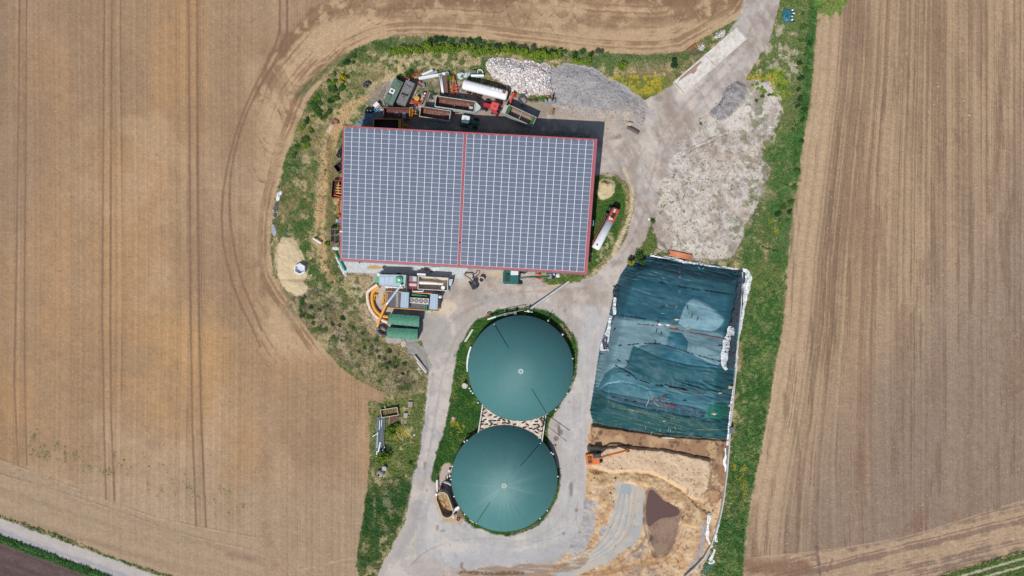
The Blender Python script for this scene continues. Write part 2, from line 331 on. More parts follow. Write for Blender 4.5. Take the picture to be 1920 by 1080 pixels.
paint([(1385, 490), (1475, 490), (1472, 560), (1410, 560)], A(108, 120, 66), 14, 6, .7, pat(N3 + .3, -.2, .4))
# rough bank left of the lower road
paint([(700, 760), (740, 745), (800, 740), (800, 800), (780, 890), (700, 895), (695, 800)], A(102, 116, 60), 12, 5, .8, pat(N3 + .4, -.2, .4))
paint([(735, 760), (790, 745), (785, 830), (740, 880)], A(186, 172, 132), 10, 6, .75, pat(fbm(X, Y, 9, 4, 95), .1, .35))
paint([(690, 900), (775, 890), (760, 960), (740, 1010), (705, 1060), (668, 1070), (680, 980)], A(44, 84, 38), 10, 4, .9, pat(N2 + .6 * N3 + .35, -.2, .35))
paint([(700, 900), (760, 900), (740, 990), (700, 1010)], A(140, 138, 104), 10, 5, .7, pat(fbm(X, Y, 11, 4, 96), .12, .35))

# ---------- yard, roads, bare ground
YARD = [(1408, -80), (1466, -80), (1462, 0), (1452, 45), (1436, 88), (1412, 128), (1400, 150), (1440, 148), (1462, 190), (1460, 232), (1440, 258),
        (1424, 282), (1436, 330), (1430, 372), (1402, 420), (1394, 452), (1370, 487), (1290, 484), (1255, 470), (1232, 468), (1224, 430), (1222, 405), (1212, 440), (1192, 478),
        (1172, 508), (1156, 545), (1146, 592), (1130, 640), (1120, 690), (1112, 750), (1108, 800), (1102, 870), (1098, 940), (1200, 1000), (1340, 960), (1330, 1040), (1300, 1100),
        (700, 1100), (715, 1060), (740, 1018), (758, 980), (770, 930), (778, 890), (785, 850), (793, 800), (800, 740), (804, 700), (800, 668), (790, 640),
        (740, 646), (724, 642), (716, 615), (700, 600), (690, 580), (686, 552), (700, 520), (644, 512), (636, 500), (636, 486), (860, 490), (1000, 505), (1030, 535), (1075, 530), (1115, 515), (1140, 492), (1168, 458), (1182, 420), (1192, 375), (1180, 345), (1150, 325), (1116, 330),
        (1110, 250), (900, 240), (700, 245), (690, 215), (715, 190), (730, 145), (790, 145), (860, 150), (905, 165), (1000, 195), (1030, 190), (1034, 126), (1068, 120), (1112, 130), (1150, 150),
        (1182, 172), (1206, 190), (1225, 182), (1262, 160), (1300, 120), (1345, 78), (1385, 40), (1404, 10)]
ddY = polysdf(X, Y, np.array(YARD, float)) + WX * 3 + WY * 2 + (NR2_ * 34 + N3 * 6) * ss(X, 1372, 1410) * ss(Y, 140, 190)
mY = ddY < 0; R[mY] = 5; Z[mY] = .02 * N3[mY] + .05 * N2[mY]
yc = np.empty_like(col); yc[:] = A(184, 171, 159)
f = yc
fm(pat(N1 + .5 * N2, .0, .5) * .7, A(172, 166, 162)); fm(pat(N2 + .4 * WX, .15, .5) * .5, A(202, 188, 176)); fm(pat(fbm(X, Y, 30, 4, 101), .2, .5) * .45, A(156, 143, 134))
f *= (1 + .08 * N3 + .06 * N4)[..., None]
col[mY] = f[mY]
paint([(690, 150), (905, 160), (1000, 195), (1030, 190), (1130, 232), (1130, 300), (640, 260), (690, 215)], A(150, 141, 130), 12, 5, .8)
paint([(730, 145), (850, 140), (870, 165), (820, 180), (800, 195), (780, 170)], A(122, 120, 80), 8, 5, .8, pat(N3 + .4, -.2, .3))
paint([(905, 165), (1000, 195), (1035, 190), (1040, 220), (990, 200)], A(158, 146, 122), 8, 5, .7)
paint([(1028, 198), (1045, 200), (1042, 214), (1030, 212)], A(112, 118, 60), 6, 4, .6)
# stony bare ground in the east
paint([(1395, 160), (1440, 148), (1462, 190), (1460, 232), (1440, 258), (1424, 282), (1436, 330), (1430, 372), (1402, 420), (1394, 452), (1370, 487), (1290, 484), (1255, 470), (1232, 468), (1228, 400), (1244, 330), (1270, 262), (1330, 235)],
      A(210, 201, 192), 8, 4, 1, None, 5)
paint([(1395, 160), (1440, 148), (1462, 190), (1460, 232), (1424, 282), (1380, 250), (1290, 250), (1340, 230), (1380, 200)], A(214, 208, 200), 12, 8, .7, pat(N2 + .5 * N3, -.2, .3))
paint([(1325, 275), (1380, 255), (1400, 290), (1350, 350), (1336, 365), (1328, 310)], A(196, 185, 176), 8, 4, .8)
for m_, c_ in ((pat(fbm(X, Y, 6, 3, 111) + .5 * N3 + .35 * N1, .42, .62), A(128, 128, 92)), (pat(fbm(X, Y, 20, 3, 112), .15, .5) * .6, A(182, 166, 152)), (pat(NB5 + .3 * N4, .45, .7) * .4, A(226, 218, 208))):
    paint([(1232, 300), (1300, 245), (1440, 250), (1436, 330), (1430, 372), (1402, 420), (1394, 452), (1370, 487), (1290, 484), (1232, 470)], c_, 14, 4, .85, m_)
stroke([(1284, 290), (1300, 278), (1330, 268), (1345, 258), (1362, 252)], 3.5, A(140, 128, 118), 3, .7, 3, dz=-.5); stroke([(1282, 287), (1330, 264), (1360, 248)], 4, A(222, 214, 206), 3, .5, 2, dz=.4)
stroke([(1326, 282), (1330, 330), (1336, 390)], 5, A(214, 200, 186), 4, .6, 3, dz=.15); stroke([(1340, 362), (1378, 318), (1400, 270)], 6, A(214, 200, 186), 4, .6, 3, dz=.15)
s_ = np.s_[:]
mm = polysdf(X, Y, np.array([(1236, 300), (1300, 250), (1440, 250), (1425, 380), (1380, 480), (1240, 468)], float)); ins = ss(-mm, 0, 20); Z += ins * (.16 * (N2 + .6 * N3) + .12 * N1 + .25)
for k in range(9): stroke([(1245 + 16 * k, 470 - 8 * k), (1262 + 15 * k, 400 - 8 * k), (1290 + 12 * k, 330 - 6 * k), (1320 + 9 * k, 270 - 3 * k)], 3, A(*((224, 214, 204) if k % 2 else (184, 170, 158))), 4, .5, 5, pat(NR2_ + .4, -.1, .3))
for k in range(5): stroke([(1240, 330 + 26 * k), (1300, 352 + 24 * k), (1360, 345 + 22 * k), (1410, 330 + 20 * k)], 2.5, A(190, 176, 164), 3, .5, 5, pat(NR2_ + .3, -.1, .3))
# worn greenery margins on the stony ground
paint([(1420, 250), (1450, 250), (1450, 330), (1432, 400), (1400, 440), (1385, 420), (1420, 370), (1424, 300)], A(104, 112, 72), 14, 8, .8, pat(fbm(X, Y, 8, 3, 113) + .4 * N2, .0, .25))
paint([(1226, 440), (1260, 430), (1330, 470), (1250, 475)], A(104, 112, 72), 8, 6, .5, pat(fbm(X, Y, 7, 3, 114), .1, .3))
paint([(1232, 300), (1300, 245), (1440, 250), (1436, 330), (1394, 452), (1370, 487), (1240, 470)], A(160, 146, 132), 14, 6, .7, pat(NB5 + .5 * N4 + .4 * NR2_, .25, .6))
paint([(1232, 300), (1300, 245), (1440, 250), (1436, 330), (1394, 452), (1370, 487), (1240, 470)], A(116, 118, 84), 14, 6, .8, pat(N3 + .6 * NB5 + .5 * NR2_, .50, .7))
paint([(1380, 245), (1470, 240), (1452, 330), (1440, 400), (1404, 470), (1340, 490), (1360, 440), (1392, 380), (1406, 300)], A(118, 122, 82), 20, 12, .85, pat(fbm(X, Y, 14, 5, 211) + .25 * N3, .02, .22))
paint([(1395, 140), (1470, 150), (1475, 250), (1430, 270), (1400, 220)], A(112, 124, 72), 16, 10, .85, pat(fbm(X, Y, 12, 5, 212), .0, .2))
paint([(1280, 240), (1400, 240), (1420, 300), (1300, 300)], A(190, 172, 156), 16, 8, .6, pat(NR2_ , .0, .3))
paint([(1190, 470), (1222, 425), (1234, 468), (1222, 485), (1180, 495)], A(96, 112, 60), 4, 3, 1, None, 0)
# the upper gravel road and the lane
LANE = [(1400, -60), (1470, -60), (1462, 0), (1450, 48), (1434, 90), (1408, 132), (1370, 180), (1290, 235), (1262, 280), (1246, 320), (1230, 370), (1224, 402), (1212, 440), (1192, 478), (1172, 508),
        (1156, 545), (1146, 592), (1130, 640), (1120, 690), (1112, 750), (1108, 800), (1102, 870), (1097, 940), (1090, 990), (1040, 1030), (960, 1050), (850, 1050), (800, 1100), (700, 1100), (715, 1060), (740, 1018), (758, 980), (770, 930), (778, 890), (785, 850), (793, 800), (800, 740),
        (804, 700), (806, 670), (830, 600), (870, 560), (960, 535), (1060, 535), (1100, 522), (1140, 492), (1168, 458), (1184, 420), (1196, 375), (1200, 330), (1205, 280), (1200, 230), (1230, 182), (1262, 160), (1300, 122), (1345, 80), (1385, 40)]
paint(LANE, A(184, 175, 167), 5, 3, .9, None, 6, sm=1)
# longitudinal streaks on the lanes
def lane(center, wd, seed, amp=.07, c=A(170, 164, 160)):
    p = smooth_pts(center, 3); s = sub(p, wd)
    d = linedist(X[s], Y[s], p)
    # signed side
    i = np.zeros(d.shape); best = np.full(d.shape, 1e9)
    for k in range(len(p) - 1):
        dd = segd(X[s], Y[s], *p[k], *p[k + 1]); sg = np.sign((p[k+1][0]-p[k][0]) * (Y[s]-p[k][1]) - (p[k+1][1]-p[k][1]) * (X[s]-p[k][0]))
        i = np.where(dd < best, sg, i); best = np.minimum(best, dd)
    sd = d * i + WX[s] * 2
    v = .5 * line1(sd, 2.4, seed) + .5 * line1(sd, 5, seed + 1) - .5
    fade = ss(-d, -wd, -wd * .6) * (R[s] == 6)
    col[s] *= (1 + v * amp * 2 * fade * (.7 + .5 * N1[s]))[..., None]
lane([(1436, -60), (1432, 10), (1410, 70), (1370, 130), (1320, 175), (1270, 225), (1236, 270), (1222, 330), (1210, 390), (1188, 440), (1160, 490), (1128, 540), (1112, 600), (1104, 660), (1095, 740), (1078, 820), (1075, 900), (1066, 960), (1020, 1010), (950, 1024), (870, 1020), (800, 1060)], 34, 121)
lane([(1110, 535), (1000, 555), (920, 570), (868, 600), (840, 650), (828, 710), (815, 780), (802, 850), (792, 920), (775, 990), (740, 1050)], 26, 131)
paint([(1090, 560), (1146, 590), (1130, 640), (1112, 750), (1102, 870), (1097, 940), (1085, 1000), (1030, 1030), (900, 1040), (820, 1050), (780, 1040), (790, 950), (815, 905), (1050, 905), (1052, 840), (1036, 790), (1083, 700), (1086, 640)], A(189, 185, 182), 6, 1.5, .9, None)
paint([(800, 740), (835, 740), (822, 840), (812, 890), (780, 900), (785, 850)], A(178, 174, 174), 6, 2, .6)
s = sub([(780, 560), (1150, 1090)], 0); col[s] *= (1 + .05 * vnoise(X[s], Y[s], 3, 40, 133) * (R[s] == 6))[..., None]
stroke([(1090, 1000), (1078, 975), (1084, 940)], 1, A(130, 120, 112), a=.6); stroke([(860, 1012), (920, 1008), (1010, 1018), (1060, 1000), (1085, 965)], 1, A(120, 112, 108), a=.45)
stroke([(770, 1060), (800, 1030), (860, 1012)], 1.2, A(120, 108, 100), a=.6)
for (x, y, a, b, c_, o) in ((1071, 918, 3.5, 14, A(112, 104, 100), .8), (1048, 808, 3, 9, A(104, 92, 86), .85), (1053, 810, 4, 5, A(112, 100, 94), .7), (1042, 822, 5, 5, A(98, 84, 78), .8), (1080, 957, 3, 4, A(120, 108, 102), .7), (796, 871, 3, 9, A(128, 106, 94), .8),
                         (1046, 797, 4, 4, A(118, 106, 98), .5), (820, 990, 2.5, 6, A(140, 104, 84), .7), (830, 995, 5, 2, A(150, 128, 112), .6), (1079, 862, 1.6, 6, A(116, 108, 100), .7), (1057, 1000, 3, 3, A(110, 100, 94), .6), (785, 960, 14, 22, A(152, 148, 147), .35),
                         (1157, 492, 14, 5, A(150, 130, 120), .5), (1290, 215, 12, 14, A(164, 146, 132), .6), (1256, 210, 10, 14, A(160, 142, 128), .6), (1162, 255, 8, 6, A(110, 98, 88), .8), (1192, 245, 14, 8, A(132, 112, 98), .7), (1155, 258, 14, 4, A(150, 118, 92), .5),
                         (905, 560, 26, 10, A(160, 160, 160), .5), (860, 570, 30, 10, A(200, 186, 172), .5), (1000, 545, 60, 10, A(205, 188, 172), .5), (1130, 320, 30, 10, A(200, 188, 178), .6), (1090, 560, 24, 10, A(204, 188, 172), .5), (1280, 232, 18, 10, A(160, 146, 136), .5)):
    th = np.linspace(0, 2 * np.pi, 14, endpoint=False)
    paint([(x + a * math.cos(q) , y + b * math.sin(q)) for q in th], c_, min(a, b) * .9, 1.6 if min(a, b) < 8 else 5, o, sm=1)
rm = ((R == 6) | (R == 5)).astype(np.float32)
NR = fbm(X, Y, 34, 5, 201); NR2 = fbm(X, Y, 12, 4, 202); NR3 = fbm(X * .5 + Y * .86, Y * .5 - X * .86, 40, 4, 203, sy=9)
up = ss(-Y, -620, -520) * ss(X, 780, 900) + .25
mixc(np.s_[:], rm * pat(NR + .5 * NR2, .02, .40) * .65 * np.clip(up, 0, 1), A(166, 147, 132))
mixc(np.s_[:], rm * pat(NR2 + .3 * NR, .18, .5) * .5 * np.clip(up, 0, 1), A(160, 154, 152))
mixc(np.s_[:], rm * pat(-NR - .5 * NR2, .08, .45) * .55, A(212, 200, 188))
mixc(np.s_[:], rm * pat(NR3 * 1.2 + .4 * N3, .15, .5) * .4 * ss(-Y, -560, -400), A(214, 196, 180))
mixc(np.s_[:], rm * pat(-NR3 * 1.2 + .3 * N3, .22, .55) * .45 * ss(-Y, -560, -400), A(150, 134, 124))
col *= (1 + rm * (.05 * NB5 + .05 * N4))[..., None]
for pts, wd_, av in (([(1230, 300), (1215, 360), (1205, 410), (1185, 450), (1150, 500)], 3, .5), ([(1222, 300), (1200, 360), (1192, 410), (1172, 448), (1135, 498)], 3, .4), ([(1330, 150), (1270, 210), (1235, 260), (1228, 320)], 4, .45), ([(1345, 160), (1290, 215), (1250, 265), (1240, 310)], 4, .4),
                     ([(1440, 0), (1425, 60), (1385, 120), (1330, 170)], 5, .35), ([(1428, -10), (1408, 60), (1370, 110), (1310, 165)], 5, .35), ([(860, 575), (900, 560), (960, 548), (1040, 545), (1100, 540)], 5, .4), ([(815, 660), (830, 620), (860, 590), (905, 568)], 6, .45), ([(832, 700), (845, 650), (870, 610), (910, 582)], 4, .35)):
    stroke(pts, wd_, A(152, 136, 126), 4, av, 2.5, pat(N3 + .5, -.1, .4))
for pts, wd_, av in (([(830, 700), (818, 770), (806, 840), (794, 910)], 5, .45), ([(812, 700), (804, 770), (792, 840), (782, 900)], 4, .35)): stroke(pts, wd_, A(160, 152, 150), 4, av, 1.5, pat(N2 + .6, -.1, .4))
for pts, wd_, av in (([(792, 930), (786, 960), (770, 1000), (740, 1050)], 14, .4), ([(815, 915), (800, 950), (790, 990), (788, 1030)], 10, .4), ([(860, 985), (900, 1012), (960, 1020), (1020, 1005), (1062, 965), (1075, 900)], 5, .35), ([(870, 1002), (930, 1026), (1000, 1022), (1050, 990)], 5, .3), ([(1100, 560), (1085, 640), (1094, 740), (1070, 830)], 3, .25), ([(1130, 560), (1112, 650), (1098, 760), (1086, 860)], 3, .25), ([(880, 995), (960, 1010), (1030, 985)], 2.5, .35)):
    stroke(pts, wd_, A(160, 157, 157), 6, av, 2, pat(N2 + .6, -.2, .3))
paint([(825, 1030), (1000, 1035), (1060, 1015), (1090, 990), (1080, 1040), (960, 1066), (830, 1070)], A(178, 178, 180), 5, 3, .7, pat(NR2 + .5, -.1, .2))
for k in range(46):
    t = rng.uniform(0, 1); x = rng.uniform(800, 1120); y = rng.uniform(900, 1060) if k % 2 else rng.uniform(540, 900)
    if R[int((y - GY0) / ST), int((x - GX0) / ST)] != 6: continue
    a = rng.uniform(1, 4); b_ = a * rng.uniform(.6, 2.5); th_ = np.linspace(0, 2 * np.pi, 10, endpoint=False)
    paint([(x + a * math.cos(q), y + b_ * math.sin(q)) for q in th_], A(134, 124, 116), a * .8, 1.2, rng.uniform(.25, .6), sm=1)
for k in range(40):
    x = rng.uniform(1120, 1420); y = rng.uniform(60, 330); a = rng.uniform(3, 12)
    if R[int((y - GY0) / ST), int((x - GX0) / ST)] not in (5, 6): continue
    th_ = np.linspace(0, 2 * np.pi, 10, endpoint=False)
    paint([(x + a * math.cos(q), y + a * rng.uniform(.5, .9) * math.sin(q) - a * .5 * math.cos(q)) for q in th_], A(152, 134, 120), a * .8, 4, rng.uniform(.2, .5), sm=1)
# cream margin by the lane
stroke([(1170, 318), (1183, 345), (1186, 385), (1176, 420), (1163, 450), (1150, 475)], 7, A(212, 192, 158), 4, .8, 3, pat(N3 + .6, -.2, .3))
stroke([(1020, 540), (1060, 533), (1110, 516), (1140, 490)], 4, A(200, 182, 150), 4, .6, 3); 
paint([(830, 555), (862, 575), (835, 600), (800, 600), (815, 575)], A(214, 196, 172), 6, 4, .85, pat(N3 + .6, -.2, .3))
paint([(636, 508), (705, 512), (690, 545), (716, 600), (722, 640), (700, 625), (680, 595), (664, 560)], A(178, 156, 126), 14, 8, .85, pat(NR2_ + .4 * N3 + .15, -.1, .2))
paint([(655, 530), (690, 525), (690, 560), (700, 600), (680, 600), (668, 565)], A(196, 182, 158), 10, 6, .5, pat(N3, -.1, .3))
paint([(740, 632), (790, 640), (812, 690), (800, 700), (770, 665)], A(158, 154, 150), 5, 4, .9, None, 5)
paint([(780, 585), (840, 590), (850, 640), (806, 680), (790, 640)], A(166, 160, 154), 8, 4, .7)
# strips of grass round the barn
paint([(1112, 335), (1130, 325), (1168, 345), (1176, 380), (1168, 430), (1140, 475), (1112, 508), (1090, 512), (1098, 420)], A(70, 100, 46), 4, 3, 1, None, 0)
paint([(1115, 440), (1150, 430), (1150, 460), (1115, 500), (1104, 500)], A(178, 168, 130), 6, 4, .8, pat(N3 + .5 * N2, -.1, .3))
stroke([(1108, 340), (1106, 420), (1098, 500)], 10, A(116, 106, 88), 5, .7, 2)
paint([(1025, 519), (1090, 517), (1110, 512), (1070, 532), (1040, 534), (1000, 530)], A(92, 112, 56), 4, 3, .9, pat(N3 + .5, -.3, .3), 0)
paint([(905, 505), (955, 507), (955, 525), (920, 520)], A(204, 186, 150), 6, 3, .7)
# ---------- green island round the domes
ISL = [(868, 636), (882, 610), (910, 590), (950, 578), (990, 576), (1025, 583), (1055, 600), (1072, 622), (1085, 648), (1084, 680), (1078, 710), (1066, 738), (1046, 765), (1028, 785), (1026, 830), (1040, 858),
       (1051, 890), (1048, 925), (1036, 955), (1010, 985), (975, 1001), (940, 1003), (900, 994), (875, 978), (862, 960), (850, 900), (846, 868), (828, 866), (822, 905), (808, 906), (812, 872), (826, 832), (836, 790), (845, 735), (852, 690), (860, 660)]
paint(ISL, A(62, 98, 44), 3, 2, 1, None, 0, sm=1)
paint(ISL, A(44, 82, 36), 6, 4, .8, pat(N2 + .5 * N3, -.1, .3)); paint(ISL, A(112, 122, 62), 6, 4, .7, pat(WX + .5 * NB5, .15, .45))
for q in ((862, 806, 5), (868, 796, 5), (866, 812, 4), (888, 816, 3)): stroke([(q[0], q[1] - 3), (q[0] + 1, q[1] + 3)], q[2], A(190, 170, 40), 3, .7, 3, pat(NB5, -.1, .3))
stroke([(850, 785), (848, 790)], 6, A(196, 164, 140), a=.7, rough=3)
stroke([(1068, 632), (1052, 612)], 8, A(168, 150, 120), 4, .6, 4); stroke([(1030, 610), (1060, 640), (1078, 680), (1070, 730)], 3, A(176, 160, 130), 3, .5, 3)
stroke([(1050, 895), (1046, 930), (1030, 962), (1000, 988), (960, 1000)], 2, A(150, 140, 110), 2, .5, 2)
paint([(830, 872), (846, 868), (850, 900), (846, 930), (832, 915), (828, 890)], A(196, 168, 138), 3, 3, .9, None, 7); paint([(832, 876), (845, 872), (842, 895), (833, 898)], A(172, 168, 164), 3, 1, .8)
paint([(814, 910), (834, 905), (850, 940), (862, 958), (874, 975), (850, 985), (826, 975), (816, 940)], A(190, 158, 126), 5, 3, .95, None, 7)
paint([(832, 890), (848, 895), (852, 930), (864, 955), (872, 972), (856, 974), (846, 935)], A(112, 92, 78), 4, 3, .8)
# ---------- rubble + gravel heaps
RUB = [(912, 118), (925, 110), (955, 108), (1000, 112), (1025, 122), (1035, 135), (1036, 175), (1025, 182), (1000, 178), (975, 172), (955, 165), (935, 150), (915, 140)]
paint(RUB, A(206, 198, 192), 2, 3, 1, None, 9, dz=.9, dzs=20)
GRV = [(1036, 126), (1068, 120), (1112, 130), (1150, 150), (1182, 172), (1204, 186), (1208, 212), (1206, 240), (1180, 232), (1140, 222), (1080, 220), (1045, 205), (1034, 180)]
paint(GRV, A(172, 168, 167), 3, 5, 1, None, 10, dz=.75, dzs=26)
s = sub(GRV, 10); mm = (R[s] == 10); v = fbm(X[s], Y[s], 16, 4, 141); Z[s] += np.where(mm, v * .30 * ss(-Y[s], -215, -190) + N4[s] * .03, 0)
col[s] *= np.where(mm, 1 + .12 * v + .10 * N4[s] + .1 * N3[s], 1)[..., None]
paint([(1045, 198), (1090, 205), (1130, 206), (1160, 195), (1200, 200), (1206, 250), (1180, 262), (1130, 240), (1045, 228)], A(186, 170, 154), 24, 8, .9, None)
paint([(1034, 195), (1100, 205), (1210, 215), (1206, 262), (1130, 262), (1034, 240)], A(186, 172, 156), 24, 8, .5, pat(NR2_, .0, .3)); paint([(1040, 196), (1110, 190), (1160, 192), (1206, 196), (1210, 225), (1150, 222), (1090, 214), (1044, 212)], A(158, 154, 154), 16, 7, .75, pat(NR2_ + .4 * N3, -.15, .2)); paint([(1150, 222), (1206, 200), (1212, 250), (1190, 275), (1160, 250)], A(164, 158, 154), 16, 7, .6, pat(NR2_ + .4 * N3, -.1, .2))
stroke([(1060, 195), (1090, 170), (1130, 160), (1180, 175)], 4, A(146, 144, 146), 4, .5, 3, dz=-.2)
paint([(1330, 215), (1345, 185), (1368, 160), (1385, 152), (1400, 160), (1400, 180), (1385, 200), (1362, 222), (1340, 224)], A(158, 153, 152), 5, 5, 1, None, 11, dz=.8, dzs=14)
s = sub([(1330, 150), (1400, 225)], 6); mm = (R[s] == 11); v = fbm(X[s], Y[s], 9, 4, 142); Z[s] += np.where(mm, v * .4 + N4[s] * .05, 0); col[s] *= np.where(mm, 1 + .2 * v + .14 * N4[s], 1)[..., None]
th = np.linspace(0, 2 * np.pi, 12, endpoint=False)
for (x, y, a, b, rot) in ((1351, 64, 11, 7, -.5), (1316, 88, 9, 7, 0)):
    paint([(x + a * math.cos(q), y + b * math.sin(q) - a * math.cos(q) * .4) for q in th], A(214, 208, 202), 3, 2, .95, None, 9, dz=.5, dzs=5)
# sand heaps
paint([(1122, 340), (1130, 332), (1145, 334), (1156, 345), (1152, 362), (1140, 372), (1124, 376), (1118, 360)], A(216, 198, 160), 4, 3, .9, pat(N3 + .7, -.2, .2), 12, dz=.4, dzs=8)
paint([(1122, 340), (1135, 334), (1150, 342), (1145, 352), (1132, 356)], A(204, 180, 138), 3, 2, .8, None, None, dz=1.5, dzs=10)
stroke([(1152, 336), (1162, 350), (1160, 368), (1148, 384), (1130, 392)], 6, A(62, 92, 40), 4, .8, 3, pat(N3 + .5, -.2, .3))
paint([(520, 448), (540, 444), (558, 455), (570, 480), (578, 500), (576, 520), (560, 528), (580, 535), (572, 552), (548, 556), (530, 540), (518, 515), (512, 480)], A(214, 192, 156), 5, 3, .95, None, 12, dz=.25, dzs=10)
paint([(514, 446), (524, 446), (524, 500), (518, 520), (510, 500)], A(184, 160, 134), 4, 3, .7); stroke([(530, 525), (560, 528), (590, 522)], 4, A(150, 136, 104), 4, .6, 4)

# ---------- silage clamp
HEAP = [(1180, 492), (1222, 478), (1262, 484), (1384, 506), (1398, 512), (1394, 560), (1384, 640), (1374, 720), (1368, 790), (1364, 824), (1270, 818), (1180, 806), (1112, 792), (1106, 770), (1116, 710), (1124, 655), (1140, 600), (1152, 545), (1164, 515)]
dH = polysdf(X, Y, np.array(HEAP, float))
hz = ss(-dH + WX * 2, 0, 32) ** .8
lump = fbm(X, Y, 60, 3, 151, sy=34) * .7
prof = np.interp(Y, [480, 540, 600, 612, 650, 700, 720, 760, 780, 822], [2.6, 4.4, 4.9, 4.3, 4.6, 4.6, 4.2, 4.2, 3.4, 1.2])
inH = dH < 0
Z = np.where(inH, hz * (prof + lump) + .15, Z)
# folds
dxf = X * .97 + Y * .25; dyf = Y * .97 - X * .25
fold = (1 - np.abs(fbm(dxf, dyf, 44, 3, 152, sy=5.5)) * 2.6); fold2 = (1 - np.abs(fbm(X + WX * 12, Y + N1 * 16, 16, 2, 153, sy=16)) * 3)
fmask = np.clip(ss(-Y, -545, -485) * .8 + ss(Y, 700, 725) * ss(X, 1180, 1300) * ss(-Y, -745, -725) + ss(Y, 755, 785) * .9 + ss(X, 1300, 1370) * .5 * ss(Y, 640, 680) + ss(-dH, 0, 3) * ss(dH, -14, -8) * .6 + .10, 0, 1)
Z += np.where(inH, fmask * np.clip(fold, 0, 1) * .46 + np.clip(fold2, 0, 1) * .12 * (.3 + fmask) + N3 * .02, 0)
tn = (1 + .10 * N2 + .05 * N3 + .10 * fbm(X, Y, 40, 3, 154, sy=8))[..., None]
def sheet(pts, c, reg, rough=.2, dz=.04, sm=1, soft=1.2):
    paint(pts, c, soft, rough, 1, inH.astype(np.float32), None, sm=sm)
    p = smooth_pts(pts, sm, True) if sm else np.array(pts, float); s = sub(p, 6); d = polysdf(X[s], Y[s], p) + WX[s] * rough * 2 + WY[s] * rough
    Z[s] -= np.where(inH[s], .09 * np.exp(-(d / 1.2) ** 2), 0)
    k = (d < 0) & inH[s]; R[s] = np.where(k, REG[reg], R[s]); Z[s] += np.where(k, dz, 0)
tD, tM, tL, tG, tN = A(50, 92, 103), A(60, 103, 113), A(110, 142, 150), A(32, 80, 84), A(30, 104, 90)
sheet([(1100, 460), (1420, 480), (1410, 840), (1090, 830)], tM, 't1', 0)
sheet([(1100, 460), (1420, 490), (1410, 600), (1150, 535), (1164, 515)], tD, 't1', .15)
sheet([(1162, 522), (1240, 530), (1300, 540), (1390, 552), (1380, 620), (1345, 622), (1270, 612), (1240, 604), (1165, 598), (1150, 590)], A(42, 90, 104), 't2', .15)
sheet([(1150, 590), (1165, 597), (1240, 604), (1270, 610), (1345, 622), (1362, 632), (1360, 690), (1300, 672), (1240, 640), (1190, 650), (1180, 690), (1140, 688), (1116, 740), (1120, 680)], tL, 't3', .15)
sheet([(1298, 559), (1310, 563), (1338, 580), (1358, 598), (1356, 605), (1346, 618), (1330, 622), (1270, 612), (1278, 590), (1284, 572)], A(116, 152, 162), 't3', .15)
sheet([(1256, 622), (1278, 624), (1290, 640), (1288, 660), (1330, 680), (1370, 692), (1362, 700), (1290, 690), (1240, 676)], A(50, 104, 120), 't4', .15, sm=0)
sheet([(1187, 648), (1240, 672), (1290, 684), (1376, 694), (1374, 728), (1320, 735), (1250, 722), (1200, 708), (1172, 692)], A(36, 88, 98), 't5', .15, sm=0)
sheet([(1124, 716), (1140, 700), (1172, 694), (1200, 708), (1260, 726), (1372, 745), (1370, 770), (1320, 774), (1220, 760), (1124, 734)], A(66, 114, 126), 't6', .15)
sheet([(1124, 730), (1136, 718), (1160, 714), (1190, 720), (1215, 730), (1222, 745), (1214, 728), (1200, 722), (1165, 716), (1140, 720)], A(120, 168, 176), 't3', .15, sm=0)
sheet([(1124, 730), (1140, 736), (1230, 752), (1325, 766), (1320, 782), (1290, 780), (1220, 768), (1140, 748)], A(50, 84, 98), 't7', .15)
sheet([(1098, 740), (1124, 736), (1140, 750), (1220, 768), (1290, 780), (1320, 784), (1380, 786), (1372, 830), (1270, 825), (1170, 812), (1095, 795)], tG, 't8', .15)
sheet([(1328, 757), (1362, 754), (1366, 770), (1360, 785), (1340, 786), (1322, 782)], tN, 't9', .5, .08)
s = sub(HEAP, 4); col[s] = np.where(inH[s][..., None], col[s] * tn[s] * 1.0, col[s])
for pts in ([(1130, 755), (1200, 775), (1280, 800)], [(1140, 770), (1220, 795), (1290, 806), (1360, 806)], [(1150, 781), (1230, 806), (1300, 814)], [(1160, 765), (1240, 778), (1330, 804)], [(1125, 748), (1180, 768), (1300, 798)], [(1250, 775), (1300, 795)], [(1290, 782), (1332, 806)]):
    stroke(pts, .6, A(150, 150, 86), 1, .55, .4, inH.astype(np.float32))
for pts in ([(1225, 495), (1240, 520), (1262, 545)], [(1290, 520), (1330, 535)], [(1188, 520), (1210, 505), (1235, 515), (1250, 535)], [(1172, 525), (1200, 512), (1225, 524)]):
    stroke(pts, 1.5, None, dz=-.12)
paint([(1268, 505), (1285, 510), (1284, 540), (1270, 545)], A(150, 160, 150), 6, 5, .5, pat(N3 + .5 * NB5, .1, .4) * inH)
